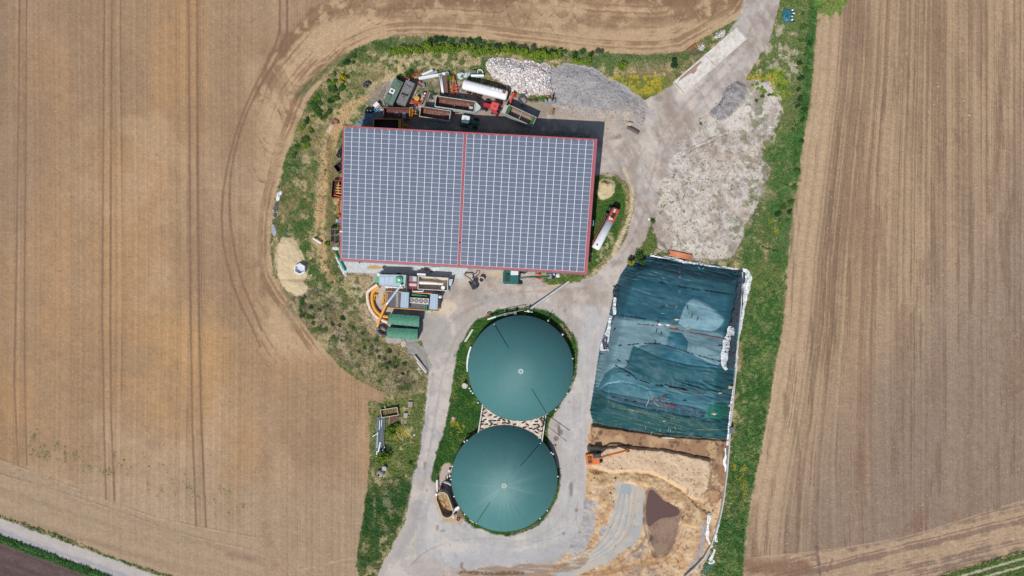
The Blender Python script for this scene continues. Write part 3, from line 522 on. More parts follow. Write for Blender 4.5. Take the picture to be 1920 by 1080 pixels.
# exposed face + lower silage
SIL = [(1104, 792), (1180, 806), (1270, 818), (1368, 823), (1364, 900), (1352, 962), (1340, 1005), (1322, 1045), (1295, 1100), (1000, 1100), (1060, 1040), (1090, 990), (1098, 930), (1100, 860)]
dS = polysdf(X, Y, np.array(SIL, float)) + WX * 2
mS = (dS < 0) & ~inH; R[mS] = 13
f = np.empty_like(col); f[:] = A(208, 174, 136)
fm(pat(N2 + .4 * WX, .0, .5) * .7, A(190, 150, 110)); fm(pat(N1 + .5 * N3, .1, .5) * .5, A(214, 194, 168)); f *= (1 + .10 * N3 + .08 * N4)[..., None]
col[mS] = f[mS]; Z = np.where(mS, .06 * N3 + .12 * N2, Z)
face = polysdf(X, Y, np.array([(1108, 795), (1180, 806), (1270, 818), (1368, 823), (1366, 905), (1335, 965), (1320, 905), (1335, 862), (1290, 853), (1240, 843), (1180, 838), (1108, 838)], float)) + WX * 3
k = ss(-face, -2, 3) * mS; mixc(s_, k * .9, A(150, 116, 90)); mixc(s_, k * pat(fbm(X, Y, 22, 3, 161), .0, .4) * .8, A(190, 158, 120)); mixc(s_, k * pat(fbm(X, Y, 7, 3, 162), .25, .5) * .7, A(84, 68, 58))
MID = [(1104, 840), (1180, 838), (1240, 843), (1290, 853), (1335, 862), (1330, 905), (1318, 940), (1300, 935), (1285, 920), (1230, 890), (1190, 884), (1140, 884), (1104, 872)]
LOW = [(1104, 884), (1190, 884), (1240, 895), (1290, 930), (1312, 950), (1332, 965), (1320, 990), (1278, 985), (1276, 955), (1240, 935), (1226, 916), (1200, 905), (1160, 905), (1130, 915), (1108, 905)]
dm = polysdf(X, Y, np.array(MID, float)) + WX * 3 + WY * 2; dl = polysdf(X, Y, np.array(LOW, float)) + WX * 3 + WY * 2
Z += np.where(mS, ss(-np.minimum(face, 999), -1, 6) * np.interp(Y, [795, 825, 850], [1.3, .8, .35]), 0)
Z += np.where(mS, .75 * ss(-dm, -3, 4) + .55 * ss(-np.minimum(dl, dm), -3, 5), 0)
Z += np.where(mS & ((dm < 4) | (dl < 4)), .14 * N2 + .07 * N3, 0)
k = ss(-dm, -1, 2) * mS; mixc(s_, k, A(214, 186, 154) ); mixc(s_, k * pat(N2 + .5 * N3, .1, .5) * .5, A(196, 164, 134)); k = ss(-dl, -1, 2) * mS * (dm > 0); mixc(s_, k * .9, A(190, 161, 124)); mixc(s_, k * pat(N3 + .5 * NB5, 0, .4) * .5, A(164, 138, 106))
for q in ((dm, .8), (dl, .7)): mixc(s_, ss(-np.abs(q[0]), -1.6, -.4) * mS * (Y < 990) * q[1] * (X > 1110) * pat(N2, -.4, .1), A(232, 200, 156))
stroke([(1350, 840), (1345, 870), (1338, 905), (1330, 940), (1316, 948)], 7, A(112, 90, 74), 6, .7, 6, pat(N3 + .4, -.1, .3)); stroke([(1112, 800), (1113, 830)], 5, A(78, 60, 48), 5, .6, 5, pat(NB5, -.1, .2))
ro = (mS & (dm > 2) & (Y > 880)).astype(np.float32)
Z += ro * (.16 * NR2_ + .10 * N3)
mixc(s_, ro * pat(NR2_ + .4 * N3, .08, .35) * .55, A(186, 142, 100)); mixc(s_, ro * pat(-NR2_ + .4 * NB5, .15, .4) * .5, A(222, 196, 160)); mixc(s_, ro * pat(fbm(X, Y, 6, 3, 221) + .3 * NR2_, .3, .5) * .6, A(120, 92, 70))
# concrete strip, puddle, dirt
GS = [(1146, 905), (1180, 908), (1212, 918), (1206, 960), (1202, 1000), (1180, 1030), (1140, 1055), (1090, 1072), (1040, 1095), (990, 1100), (1060, 1062), (1110, 1040), (1136, 1000), (1148, 960), (1158, 930)]
paint(GS, A(188, 182, 172), 5, 2.5, 1, None, 6); k = sub(GS, 4); Z[k] = np.where(R[k] == 6, .04 * N2[k], Z[k]); paint(GS, A(164, 166, 168), 10, 5, .6, pat(N1 + .6 * NR2_, -.05, .35)); paint(GS, A(204, 180, 150), 10, 5, .45, pat(-N1 + .5 * NR2_, .0, .4)); paint([(1165, 905), (1184, 908), (1182, 932), (1162, 930)], A(158, 164, 172), 3, 2, .8)
for off in range(-14, 34, 4):
    stroke([(1168 + off * .7, 925), (1160 + off, 970), (1142 + off * 1.1, 1010), (1105 + off, 1042), (1050 + off * .4, 1062 + off * .35)], 1.6, A(*((208, 188, 162), (152, 156, 158), (214, 204, 190))[(off // 4) % 3]), 2.5, .55, 1.5, pat(N3 + .5, -.2, .3))
for off in (0, 7, 30, 37): stroke([(1290 - off, 985), (1278 - off, 1020), (1250 - off, 1052), (1200 - off, 1066), (1120 - off, 1078)], 2.5, A(160, 122, 88), 2, .6, 2, pat(N3 + .5, -.2, .3))
for k in range(7): stroke([(1112 + k * 5, 900 - k), (1118 + k * 5, 925 + k * 4)], 1.5, A(150, 128, 100), 2, .5, 2)
stroke([(1192, 918), (1184, 960), (1178, 1000), (1140, 1045)], 2.2, A(200, 164, 126), 2, .8, 2); 
paint([(1095, 945), (1122, 940), (1120, 975), (1106, 1000), (1108, 1030), (1060, 1050), (1080, 1010), (1092, 980)], A(172, 172, 174), 4, 4, .85, pat(N2 + .5, -.1, .2)); paint([(1125, 990), (1136, 985), (1134, 1000), (1124, 1010)], A(166, 166, 168), 3, 2, .9); paint([(1094, 938), (1100, 935), (1100, 955), (1095, 955)], A(150, 152, 158), 2, 1, .8)
stroke([(1320, 985), (1318, 1010), (1312, 1040), (1296, 1065), (1284, 1085)], 9, A(164, 162, 164), 4, .85, 3, pat(N3 + .5, -.2, .2))
paint([(1180, 1035), (1205, 1005), (1220, 1030), (1200, 1050), (1160, 1060)], A(150, 146, 148), 4, 4, .8, pat(NB5 + .4 * N2, -.1, .2))
stroke([(1212, 1005), (1200, 1025), (1178, 1045), (1150, 1062)], 4, A(158, 122, 92), 4, .8, 3); stroke([(1278, 985), (1262, 1020), (1240, 1050), (1200, 1060), (1120, 1080)], 5, A(172, 134, 100), 5, .6, 4)
paint([(1260, 1060), (1220, 1058), (1160, 1070), (1150, 1085), (1260, 1085)], A(160, 148, 138), 5, 6, .7, pat(N3, -.2, .3))
paint([(860, 1068), (940, 1062), (1060, 1056), (1110, 1040), (1100, 1060), (1030, 1085), (960, 1100), (870, 1090), (850, 1075)], A(160, 134, 112), 3, 3, .9, pat(fbm(X, Y, 40, 3, 175, sy=5) + .5, .0, .3), 7); stroke([(865, 1072), (920, 1076), (980, 1074)], 6, A(104, 82, 66), 4, .8, 3, pat(NB5 + .6, -.1, .4)); stroke([(866, 1056), (864, 1064), (872, 1070)], 5, A(140, 116, 100), 3, .8, 1)
PUD = [(1212, 917), (1222, 914), (1234, 926), (1246, 937), (1264, 943), (1278, 953), (1279, 966), (1270, 980), (1276, 998), (1264, 1020), (1250, 1038), (1234, 1046), (1226, 1040), (1218, 1012), (1211, 988), (1208, 955)]
paint(PUD, A(148, 124, 106), 5, 3.5, .95, None); s = sub(PUD, 4); dP = polysdf(X[s], Y[s], np.array(PUD, float)) + WX[s]; Z[s] = np.where(dP < 4, -.25 * ss(-dP, -4, 6) , Z[s])
paint([(1212, 975), (1240, 965), (1276, 965), (1272, 1000), (1255, 1038), (1236, 1046), (1220, 1010)], A(128, 104, 90), 5, 3, .6, pat(NR2_ + .6 * N3, .0, .3)); paint([(1225, 975), (1266, 970), (1266, 1005), (1240, 1035)], A(166, 142, 122), 6, 3, .5, pat(N3 + .3 * NR2_, .05, .35))
stroke([(1207, 940), (1206, 980), (1214, 1012), (1224, 1040), (1238, 1047), (1256, 1034)], 2, A(112, 96, 84), 2, .7, 2); paint([(1216, 960), (1230, 966), (1226, 985), (1216, 985)], A(90, 76, 70), 3, 2, .7, pat(N3 + .4, 0, .3))
for i in range(3): stroke([(1218, 1000 + i * 6), (1222, 1006 + i * 6)], 5, A(90, 76, 70), 3, .5, 4)
for (x0, y0, x1, y1) in ((1290, 905, 1330, 940), (1160, 1060, 1240, 1075), (1278, 960, 1325, 985)):
    paint([(x0, y0), (x1, y0), (x1, y1), (x0, y1)], A(140, 106, 80), 10, 6, .6, pat(fbm(X, Y, 6, 3, 176), .15, .35))
sp = (rng.random(X.shape) < .004) & mS; col[sp] = A(60, 50, 42)

# patch of green cover behind the clamp wall
paint([(1383, 625), (1390, 626), (1390, 640), (1382, 642)], A(70, 110, 40), 2, 1, 1, None, 0, sm=0)
gmask = (R == 0)
GR_OFF = 0
XW = (X - 960) * S; YW = (540 - Y) * S
# ------------------------------------------------------------------ materials
_m = {}
def nodes(name):
    m = bpy.data.materials.new(name); m.use_nodes = True; t = m.node_tree
    return m, t, t.nodes['Principled BSDF']
def ground_mat(name, fine=3.0, amt=.25, bump=.5, rough=.95, dist=.08, big=.5):
    m, t, b = nodes(name); N = t.nodes.new; L = t.links.new
    a = N('ShaderNodeAttribute'); a.attribute_name = 'Col'
    tc = N('ShaderNodeTexCoord'); n1 = N('ShaderNodeTexNoise'); n1.inputs['Scale'].default_value = fine; n1.inputs['Detail'].default_value = 6; n1.inputs['Roughness'].default_value = .7
    n2 = N('ShaderNodeTexNoise'); n2.inputs['Scale'].default_value = big; n2.inputs['Detail'].default_value = 4
    L(tc.outputs['Object'], n1.inputs['Vector']); L(tc.outputs['Object'], n2.inputs['Vector'])
    mr = N('ShaderNodeMapRange'); mr.inputs['From Min'].default_value = .3; mr.inputs['From Max'].default_value = .7; mr.inputs['To Min'].default_value = 1 - amt; mr.inputs['To Max'].default_value = 1 + amt
    L(n1.outputs['Fac'], mr.inputs['Value'])
    mr2 = N('ShaderNodeMapRange'); mr2.inputs['From Min'].default_value = .3; mr2.inputs['From Max'].default_value = .7; mr2.inputs['To Min'].default_value = 1 - amt * .3; mr2.inputs['To Max'].default_value = 1 + amt * .3
    L(n2.outputs['Fac'], mr2.inputs['Value'])
    mu = N('ShaderNodeMath'); mu.operation = 'MULTIPLY'; L(mr.outputs[0], mu.inputs[0]); L(mr2.outputs[0], mu.inputs[1])
    vm = N('ShaderNodeVectorMath'); vm.operation = 'SCALE'; L(a.outputs['Color'], vm.inputs[0]); L(mu.outputs[0], vm.inputs['Scale'])
    L(vm.outputs[0], b.inputs['Base Color']); b.inputs['Roughness'].default_value = rough; b.inputs['Specular IOR Level'].default_value = .12
    bp = N('ShaderNodeBump'); bp.inputs['Strength'].default_value = bump; bp.inputs['Distance'].default_value = dist
    L(n1.outputs['Fac'], bp.inputs['Height']); L(bp.outputs[0], b.inputs['Normal'])
    return m
def M(rgb, rough=.6, metal=0.0, dirt=None, amt=.35, scale=1.2, bump=.0, var=.12, spec=.4, alpha=1):
    key = (tuple(rgb), rough, metal, tuple(dirt) if dirt else None, amt, scale, bump, var)
    if key in _m: return _m[key]
    m, t, b = nodes('paint_%d_%d_%d' % tuple(rgb)); N = t.nodes.new; L = t.links.new
    tc = N('ShaderNodeTexCoord'); n1 = N('ShaderNodeTexNoise'); n1.inputs['Scale'].default_value = scale * 3; n1.inputs['Detail'].default_value = 6; n1.inputs['Roughness'].default_value = .65
    L(tc.outputs['Object'], n1.inputs['Vector'])
    mx = N('ShaderNodeMix'); mx.data_type = 'RGBA'
    c = A(*rgb); d = A(*dirt) if dirt else c * (1 - var * 2)
    mx.inputs['A'].default_value = (*[float(q) for q in np.minimum(c * (1 + var * .3), .88)], 1); mx.inputs['B'].default_value = (*[float(q) for q in d], 1)
    mr = N('ShaderNodeMapRange'); mr.inputs['From Min'].default_value = .62 - amt * .5; mr.inputs['From Max'].default_value = .78 - amt * .3
    L(n1.outputs['Fac'], mr.inputs['Value']); L(mr.outputs[0], mx.inputs['Factor']); L(mx.outputs['Result'], b.inputs['Base Color'])
    b.inputs['Roughness'].default_value = rough; b.inputs['Metallic'].default_value = metal; b.inputs['Specular IOR Level'].default_value = spec
    if bump:
        bp = N('ShaderNodeBump'); bp.inputs['Strength'].default_value = bump; bp.inputs['Distance'].default_value = .05; L(n1.outputs['Fac'], bp.inputs['Height']); L(bp.outputs[0], b.inputs['Normal'])
    _m[key] = m; return m
def vcol_mat(name, rough=.8, spec=.2, bump=0, fine=6, amt=.12, trans=0):
    m = ground_mat(name, fine, amt, bump, rough); b = m.node_tree.nodes['Principled BSDF']; b.inputs['Specular IOR Level'].default_value = spec
    return m

# ------------------------------------------------------------------ mesh + object helpers
def mesh_np(name, V, F, cols=None, smooth=False, mat=None):
    me = bpy.data.meshes.new(name); V = np.asarray(V, np.float32); F = np.asarray(F, np.int32); k = F.shape[1]
    me.vertices.add(len(V)); me.vertices.foreach_set('co', V.ravel())
    me.loops.add(F.size); me.loops.foreach_set('vertex_index', F.ravel())
    me.polygons.add(len(F)); me.polygons.foreach_set('loop_start', np.arange(0, F.size, k, dtype=np.int32)); me.polygons.foreach_set('loop_total', np.full(len(F), k, np.int32))
    if smooth: me.polygons.foreach_set('use_smooth', np.ones(len(F), bool))
    me.update()
    if cols is not None:
        a = me.color_attributes.new('Col', 'FLOAT_COLOR', 'POINT'); c4 = np.ones((len(V), 4), np.float32); c4[:, :3] = cols; a.data.foreach_set('color', c4.ravel())
    if mat: me.materials.append(mat)
    return me
def link(name, me, parent=None, label=None, cat=None, group=None, kind=None, loc=None):
    o = bpy.data.objects.new(name, me); C.collection.objects.link(o)
    if parent: o.parent = parent
    if loc: o.location = loc
    if label: o['label'] = label
    if cat: o['category'] = cat
    if group: o['group'] = group
    if kind: o['kind'] = kind
    return o
def thing(name, label, cat, x, y, z=0, rot=0, group=None):
    o = link(name, None, None, label, cat, group); o.location = (x, y, z); o.rotation_euler = (0, 0, rot); o.empty_display_size = .3
    return o
class MB:
    def __init__(s): s.v = []; s.f = []
    def add(s, vs, fs):
        n = len(s.v); s.v += [tuple(q) for q in vs]; s.f += [tuple(n + i for i in f) for f in fs]; return s
    def box(s, x0, x1, y0, y1, z0, z1, r=0, c=None):
        vs = [(x0, y0, z0), (x1, y0, z0), (x1, y1, z0), (x0, y1, z0), (x0, y0, z1), (x1, y0, z1), (x1, y1, z1), (x0, y1, z1)]
        if r:
            cx, cy = c or ((x0 + x1) / 2, (y0 + y1) / 2); a, b = math.cos(r), math.sin(r)
            vs = [(cx + (x - cx) * a - (y - cy) * b, cy + (x - cx) * b + (y - cy) * a, z) for x, y, z in vs]
        return s.add(vs, [(0, 3, 2, 1), (4, 5, 6, 7), (0, 1, 5, 4), (1, 2, 6, 5), (2, 3, 7, 6), (3, 0, 4, 7)])
    def beam(s, p, q, w, h=None):
        p = np.array(p, float); q = np.array(q, float); d = q - p; L = np.linalg.norm(d); d /= L; h = h or w
        u = np.cross(d, (0, 0, 1)) if abs(d[2]) < .95 else np.cross(d, (1, 0, 0)); u /= np.linalg.norm(u); k = np.cross(u, d)
        vs = [b + u * a * w / 2 + k * c * h / 2 for b in (p, q) for a, c in ((-1, -1), (1, -1), (1, 1), (-1, 1))]
        return s.add(vs, [(0, 1, 2, 3), (7, 6, 5, 4), (0, 4, 5, 1), (1, 5, 6, 2), (2, 6, 7, 3), (3, 7, 4, 0)])
    def tube(s, pts, r, n=8, caps=True, sy=1.0):
        P = [np.array(p, float) for p in pts]; rr = r if hasattr(r, '__len__') else [r] * len(P); base = len(s.v); prev = None
        for i, p in enumerate(P):
            d = P[min(i + 1, len(P) - 1)] - P[max(i - 1, 0)]; d /= (np.linalg.norm(d) + 1e-9)
            if prev is None: u = np.cross(d, (0, 0, 1)) if abs(d[2]) < .9 else np.cross(d, (1, 0, 0))
            else: u = prev - d * np.dot(prev, d)
            u /= np.linalg.norm(u); prev = u; k = np.cross(d, u)
            for a in range(n):
                t = 2 * math.pi * a / n; s.v.append(tuple(p + rr[i] * (u * math.cos(t) + k * sy * math.sin(t))))
        for i in range(len(P) - 1):
            for a in range(n):
                b = (a + 1) % n; s.f.append((base + i*n + a, base + i*n + b, base + (i+1)*n + b, base + (i+1)*n + a))
        if caps: s.f.append(tuple(base + a for a in range(n))[::-1]); s.f.append(tuple(base + (len(P)-1)*n + a for a in range(n)))
        return s
    def cyl(s, x, y, z0, z1, r, n=16, r2=None): return s.tube([(x, y, z0), (x, y, z1)], [r, r if r2 is None else r2], n)
    def ring(s, x, y, z0, z1, r, t, n=24):
        b = len(s.v)
        for rr, z in ((r, z0), (r, z1), (r - t, z1), (r - t, z0)):
            for a in range(n): q = 2 * math.pi * a / n; s.v.append((x + rr * math.cos(q), y + rr * math.sin(q), z))
        for k in range(4):
            for a in range(n): c = (a + 1) % n; s.f.append((b + k*n + a, b + k*n + c, b + ((k+1) % 4)*n + c, b + ((k+1) % 4)*n + a))
        return s
    def torus(s, c, R_, r, ax=2, n=20, m=8):
        b = len(s.v)
        for i in range(n):
            t = 2 * math.pi * i / n
            for j in range(m):
                q = 2 * math.pi * j / m; a = (R_ + r * math.cos(q)); p = [a * math.cos(t), a * math.sin(t), r * math.sin(q)]
                if ax == 1: p = [p[0], p[2], p[1]]
                if ax == 0: p = [p[2], p[0], p[1]]
                s.v.append((c[0] + p[0], c[1] + p[1], c[2] + p[2]))
        for i in range(n):
            for j in range(m): s.f.append((b + i*m + j, b + ((i+1) % n)*m + j, b + ((i+1) % n)*m + (j+1) % m, b + i*m + (j+1) % m))
        return s
    def ball(s, c, r, sc=(1, 1, 1), n=12, m=8, jit=0):
        b = len(s.v)
        for j in range(m + 1):
            t = math.pi * j / m
            for i in range(n):
                q = 2 * math.pi * i / n; k = r * (1 + (random.uniform(-jit, jit) if 0 < j < m else 0))
                s.v.append((c[0] + k * sc[0] * math.sin(t) * math.cos(q), c[1] + k * sc[1] * math.sin(t) * math.sin(q), c[2] + k * sc[2] * math.cos(t)))
        for j in range(m):
            for i in range(n): s.f.append((b + j*n + i, b + (j+1)*n + i, b + (j+1)*n + (i+1) % n, b + j*n + (i+1) % n))
        return s
    def prism(s, poly, z0, z1):
        n = len(poly); b = len(s.v); s.v += [(x, y, z0) for x, y in poly] + [(x, y, z1) for x, y in poly]
        s.f.append(tuple(b + i for i in range(n))[::-1]); s.f.append(tuple(b + n + i for i in range(n)))
        for i in range(n): j = (i + 1) % n; s.f.append((b + i, b + j, b + n + j, b + n + i))
        return s
    def loft(s, rings, caps=True):
        b = len(s.v); n = len(rings[0])
        for r in rings: s.v += [tuple(p) for p in r]
        for k in range(len(rings) - 1):
            for i in range(n): j = (i + 1) % n; s.f.append((b + k*n + i, b + k*n + j, b + (k+1)*n + j, b + (k+1)*n + i))
        if caps: s.f.append(tuple(b + i for i in range(n))[::-1]); s.f.append(tuple(b + (len(rings)-1)*n + i for i in range(n)))
        return s
    def part(s, name, mat, parent=None, smooth=False, label=None, cat=None, group=None, kind=None, loc=None, bevel=0):
        me = bpy.data.meshes.new(name); me.from_pydata(s.v, [], s.f); me.update()
        me.polygons.foreach_set('use_smooth', [smooth] * len(me.polygons)); me.materials.append(mat)
        o = link(name, me, parent, label, cat, group, kind, loc)
        if bevel:
            b = o.modifiers.new('bevel', 'BEVEL'); b.width = bevel; b.segments = 2; b.limit_method = 'ANGLE'
        return o
def tray(mb, x0, x1, y0, y1, z0, z1, t, fl=.1):
    mb.box(x0, x1, y0, y1, z0, z0 + fl)
    mb.box(x0, x1, y0, y0 + t, z0 + fl, z1); mb.box(x0, x1, y1 - t, y1, z0 + fl, z1)
    mb.box(x0, x0 + t, y0 + t, y1 - t, z0 + fl, z1); mb.box(x1 - t, x1, y0 + t, y1 - t, z0 + fl, z1); return mb
def axis(p1, p2, h=0):
    a = W(*p1, h); b = W(*p2, h); return (a[0] + b[0]) / 2, (a[1] + b[1]) / 2, math.atan2(b[1] - a[1], b[0] - a[0]), math.hypot(b[0] - a[0], b[1] - a[1])
def copy_tree(o, parent=None):
    c = o.copy(); C.collection.objects.link(c); c.parent = parent
    for ch in list(o.children): copy_tree(ch, c)
    return c
def gz(px, py):
    i = int((px - GX0) / ST); j = int((py - GY0) / ST); return float(Z[min(max(j, 0), NY-1), min(max(i, 0), NX-1)])

# ------------------------------------------------------------------ terrain sheets
VX = (XW * (H - Z) / H).astype(np.float32); VY = (YW * (H - Z) / H).astype(np.float32)
allv = np.stack([VX, VY, Z], -1).reshape(-1, 3); allc = np.clip(col.reshape(-1, 3), .005, .86)
idx = np.arange(NX * NY, dtype=np.int32).reshape(NY, NX)
quads = np.stack([idx[1:, :-1], idx[1:, 1:], idx[:-1, 1:], idx[:-1, :-1]], -1).reshape(-1, 4); fr = R[:-1, :-1].ravel()
soil = ground_mat('soil', 2.2, .16, .55, dist=.10); vergem = ground_mat('verge', 3.4, .30, .8, dist=.15); gravm = ground_mat('gravel', 4.5, .22, .6, dist=.08)
roadm = ground_mat('road', 3.0, .07, .15, dist=.03); silm = ground_mat('silage', 2.6, .14, .5, dist=.1); tarpm = ground_mat('tarp', 1.6, .06, .25, .55, dist=.06); tarpm.node_tree.nodes['Principled BSDF'].inputs['Specular IOR Level'].default_value = .3
def region(rid, name, mat, **kw):
    q = quads[fr == rid]
    if not len(q): return None
    u, inv = np.unique(q, return_inverse=True)
    return link(name, mesh_np(name, allv[u], inv.reshape(-1, 4), allc[u], True, mat), **kw)
region(0, 'ground', vergem, kind='structure'); region(1, 'field', soil, kind='structure'); region(2, 'field', soil, kind='structure'); region(3, 'field', soil, kind='structure')
region(4, 'track', gravm, kind='structure'); region(8, 'track', gravm, kind='structure'); region(5, 'yard', gravm, kind='structure'); region(6, 'road', roadm, kind='structure'); region(7, 'dirt', gravm, kind='structure')
region(9, 'rubble_bed', gravm, kind='structure'); region(10, 'gravel', gravm, kind='stuff', label='broad bank of loose grey gravel beside the white rubble'); region(11, 'gravel', gravm, kind='stuff', label='small dark grey gravel heap beside the upper gravel road')
region(12, 'sand', gravm, kind='stuff', label='pale sand heaps lying in the grass beside the barn'); region(13, 'silage', silm, kind='stuff', label='open tan silage in the uncovered half of the clamp')
for k, v in {20: 'dark teal creased tarpaulin over the north end of the heap by the orange pipes', 21: 'smooth dark teal tarpaulin between the creased one and the pale sheet',
             22: 'pale blue grey tarpaulin across the middle of the silage heap', 23: 'dark teal tongue of sheet lying inside the pale middle tarpaulin', 24: 'dark green tarpaulin with a pointed corner below the pale one',
             25: 'mid blue tarpaulin under the coiled red bags', 26: 'narrow slate grey tarpaulin strip between the red bags and the green netting', 27: 'dark green net sheet with yellow seams covering the south face of the silage heap',
             28: 'small bright green net sheet near the east wall of the clamp'}.items():
    region(k, 'tarpaulin', tarpm, label=v, cat='tarpaulin', group='sheets covering the silage heap')
# far ground to the horizon
b = MB(); n = 24
b.add([(-1500, -1500, -.7), (1500, -1500, -.7), (1500, 1500, -.7), (-1500, 1500, -.7)], [(0, 1, 2, 3)])
b.part('ground', M((166, 139, 112), .95, dirt=(150, 124, 98), amt=.5, scale=.02), kind='structure')
# puddle
b = MB(); pp = smooth_pts([(1216, 921), (1224, 919), (1236, 930), (1244, 940), (1262, 948), (1275, 958), (1274, 966), (1258, 970), (1240, 972), (1226, 980), (1216, 990), (1212, 975), (1211, 955)], 2, True)
b.prism([W(x, y) for x, y in pp][::-1], -.30, -.10); b.part('puddle', M((104, 80, 74), .25, var=.05, spec=.5), kind='structure')

# ------------------------------------------------------------------ loose stones
def scatter(n, weight, size, cols, name, label, flat=.7, mat=None, kind='stuff', zoff=.0):
    w_ = weight.ravel(); cs = np.cumsum(w_); cs /= cs[-1]; k = np.searchsorted(cs, rng.random(n)); j, i = np.divmod(k, NX)
    px = gx[i] + rng.uniform(-.6, .6, n) * ST; py = gy[j] + rng.uniform(-.6, .6, n) * ST; z = Z[j, i]
    f_ = (H - z) / H; cx = (px - 960) * S * f_; cy = (540 - py) * S * f_
    s_ = rng.uniform(size[0], size[1], n) * (1 + (rng.random(n) < .06))
    o = np.array([(1, 0, 0), (0, 1, 0), (-1, 0, 0), (0, -1, 0), (0, 0, 1), (0, 0, -1), (.7, .7, .4), (-.6, .65, .5)], float)
    base = o[:6]; F = np.array([(0, 1, 4), (1, 2, 4), (2, 3, 4), (3, 0, 4), (1, 0, 5), (2, 1, 5), (3, 2, 5), (0, 3, 5)])
    V = base[None] * rng.uniform(.6, 1.2, (n, 6, 1)) + rng.uniform(-.25, .25, (n, 6, 3))
    a = rng.uniform(0, 6.28, n); ca, sa = np.cos(a)[:, None], np.sin(a)[:, None]
    x = V[..., 0] * ca - V[..., 1] * sa; y = V[..., 0] * sa + V[..., 1] * ca
    P = np.stack([x * s_[:, None] + cx[:, None], y * s_[:, None] + cy[:, None], V[..., 2] * s_[:, None] * flat + (z + zoff)[:, None] + s_[:, None] * .2], -1)
    FF = (F[None] + (np.arange(n) * 6)[:, None, None]).reshape(-1, 3)
    c = np.array(cols)[rng.integers(0, len(cols), n)] * rng.uniform(.8, 1.12, (n, 1)); cc = np.repeat(c, 6, 0)
    return link(name, mesh_np(name, P.reshape(-1, 3), FF, np.clip(cc, 0, .86), False, mat or gravm), label=label, kind=kind)
stonem = vcol_mat('stone', .9, .1, .2, 8, .1)
scatter(15000, (R == 9) * 1.0, (.08, .21), [A(232, 226, 220), A(214, 204, 198), A(196, 186, 182), A(214, 186, 178), A(252, 250, 248), A(246, 244, 242), A(170, 160, 156)], 'rubble', 'heap of broken white rubble with pinkish pieces north of the trailers', mat=stonem)
scatter(9000, ((R == 10) | (R == 11)) * 1.0, (.03, .10), [A(186, 182, 180), A(152, 148, 148), A(132, 128, 130), A(210, 206, 202)], 'stones', 'coarse loose stones on the grey gravel heaps', mat=stonem)
EASTW = ((X > 1225) & (Y > 140) & (Y < 490) & (X < 1470) & (R == 5)) * 1.0
scatter(3200, EASTW + .06 * ((R == 5)) + .02 * (R == 6) * 0, (.03, .10), [A(216, 206, 196), A(196, 184, 172), A(170, 156, 144)], 'stones', 'loose pale stones strewn over the bare ground of the yard', mat=stonem)
scatter(650, (R == 2) * ss(X + Y, 1650, 2500) + .15 * (R == 1), (.05, .11), [A(226, 214, 200), A(200, 184, 166)], 'stones', 'small pale stones lying on the ploughed fields', mat=stonem)
scatter(170, (R == 13) * (pat(WX, .0, .4) + .1) * (Y < 960), (.08, .16), [A(54, 46, 44), A(80, 66, 56)], 'clods', 'dark clods lying on the open silage', mat=stonem)

# ------------------------------------------------------------------ grass tufts
def tufts(n, weight, hmin, hmax, name, label, tint=(1, 1, 1), blades=5, wd=.05, spread=.22, lift=1.0, jitter=.36, mat=None):
    w_ = weight.ravel(); cs = np.cumsum(w_); cs /= cs[-1]; k = np.searchsorted(cs, rng.random(n)); j, i = np.divmod(k, NX)
    z = Z[j, i]; f_ = (H - z) / H; cx = (gx[i] + rng.uniform(-.6, .6, n) * ST - 960) * S * f_; cy = (540 - gy[j] - rng.uniform(-.6, .6, n) * ST) * S * f_
    hh = rng.uniform(hmin, hmax, n); B = blades
    a = rng.uniform(0, 6.28, (n, B)); l = rng.uniform(.3, 1, (n, B)) * spread * (hh[:, None] / hmax + .3); h = hh[:, None] * rng.uniform(.5, 1, (n, B))
    bx = cx[:, None] + rng.uniform(-.1, .1, (n, B)); by = cy[:, None] + rng.uniform(-.1, .1, (n, B))
    dx, dy = np.cos(a), np.sin(a); W_ = wd * rng.uniform(.6, 1.5, (n, B))
    zz = np.broadcast_to(z[:, None], (n, B))
    p0 = np.stack([bx - dy * W_, by + dx * W_, zz - .03], -1); p1 = np.stack([bx + dy * W_, by - dx * W_, zz - .03], -1)
    p2 = np.stack([bx + dx * l * .6 + dy * W_ * .8, by + dy * l * .6 - dx * W_ * .8, zz + h * .8], -1); p3 = np.stack([bx + dx * l * .6 - dy * W_ * .8, by + dy * l * .6 + dx * W_ * .8, zz + h * .8], -1)
    p4 = np.stack([bx + dx * l * 1.6, by + dy * l * 1.6, zz + h * .75], -1)
    P = np.stack([p0, p1, p2, p3, p4], 2).reshape(-1, 3); m_ = n * B; base = (np.arange(m_) * 5)[:, None]
    F = np.concatenate([base + np.array([[0, 1, 2]]), base + np.array([[0, 2, 3]]), base + np.array([[3, 2, 4]])])
    c = col[j, i] * np.array(tint) * rng.uniform(1 - jitter, 1 + jitter, (n, 1)); c[:, 0] *= rng.uniform(.85, 1.2, n)
    cc = np.repeat(c * lift, B * 5, 0)
    return link(name, mesh_np(name, P, F, np.clip(cc, .004, .8), False, mat), label=label, kind='stuff')
grassm = vcol_mat('grass_blades', .85, .15, 0, 6, .05)
gw = ((R == 0) & (X > -60) & (X < 1985) & (Y > -50) & (Y < 1130)) * 1.0
green = ss(col[..., 1] / (col[..., 0] + 1e-4), .95, 1.5)
tufts(110000, gw * (.35 + green * 1.2) * (1 + .8 * (N3 > .1)), .12, .42, 'grass', 'rough grass and weeds covering the banks and verges', blades=4, wd=.05, lift=1.6, mat=grassm)
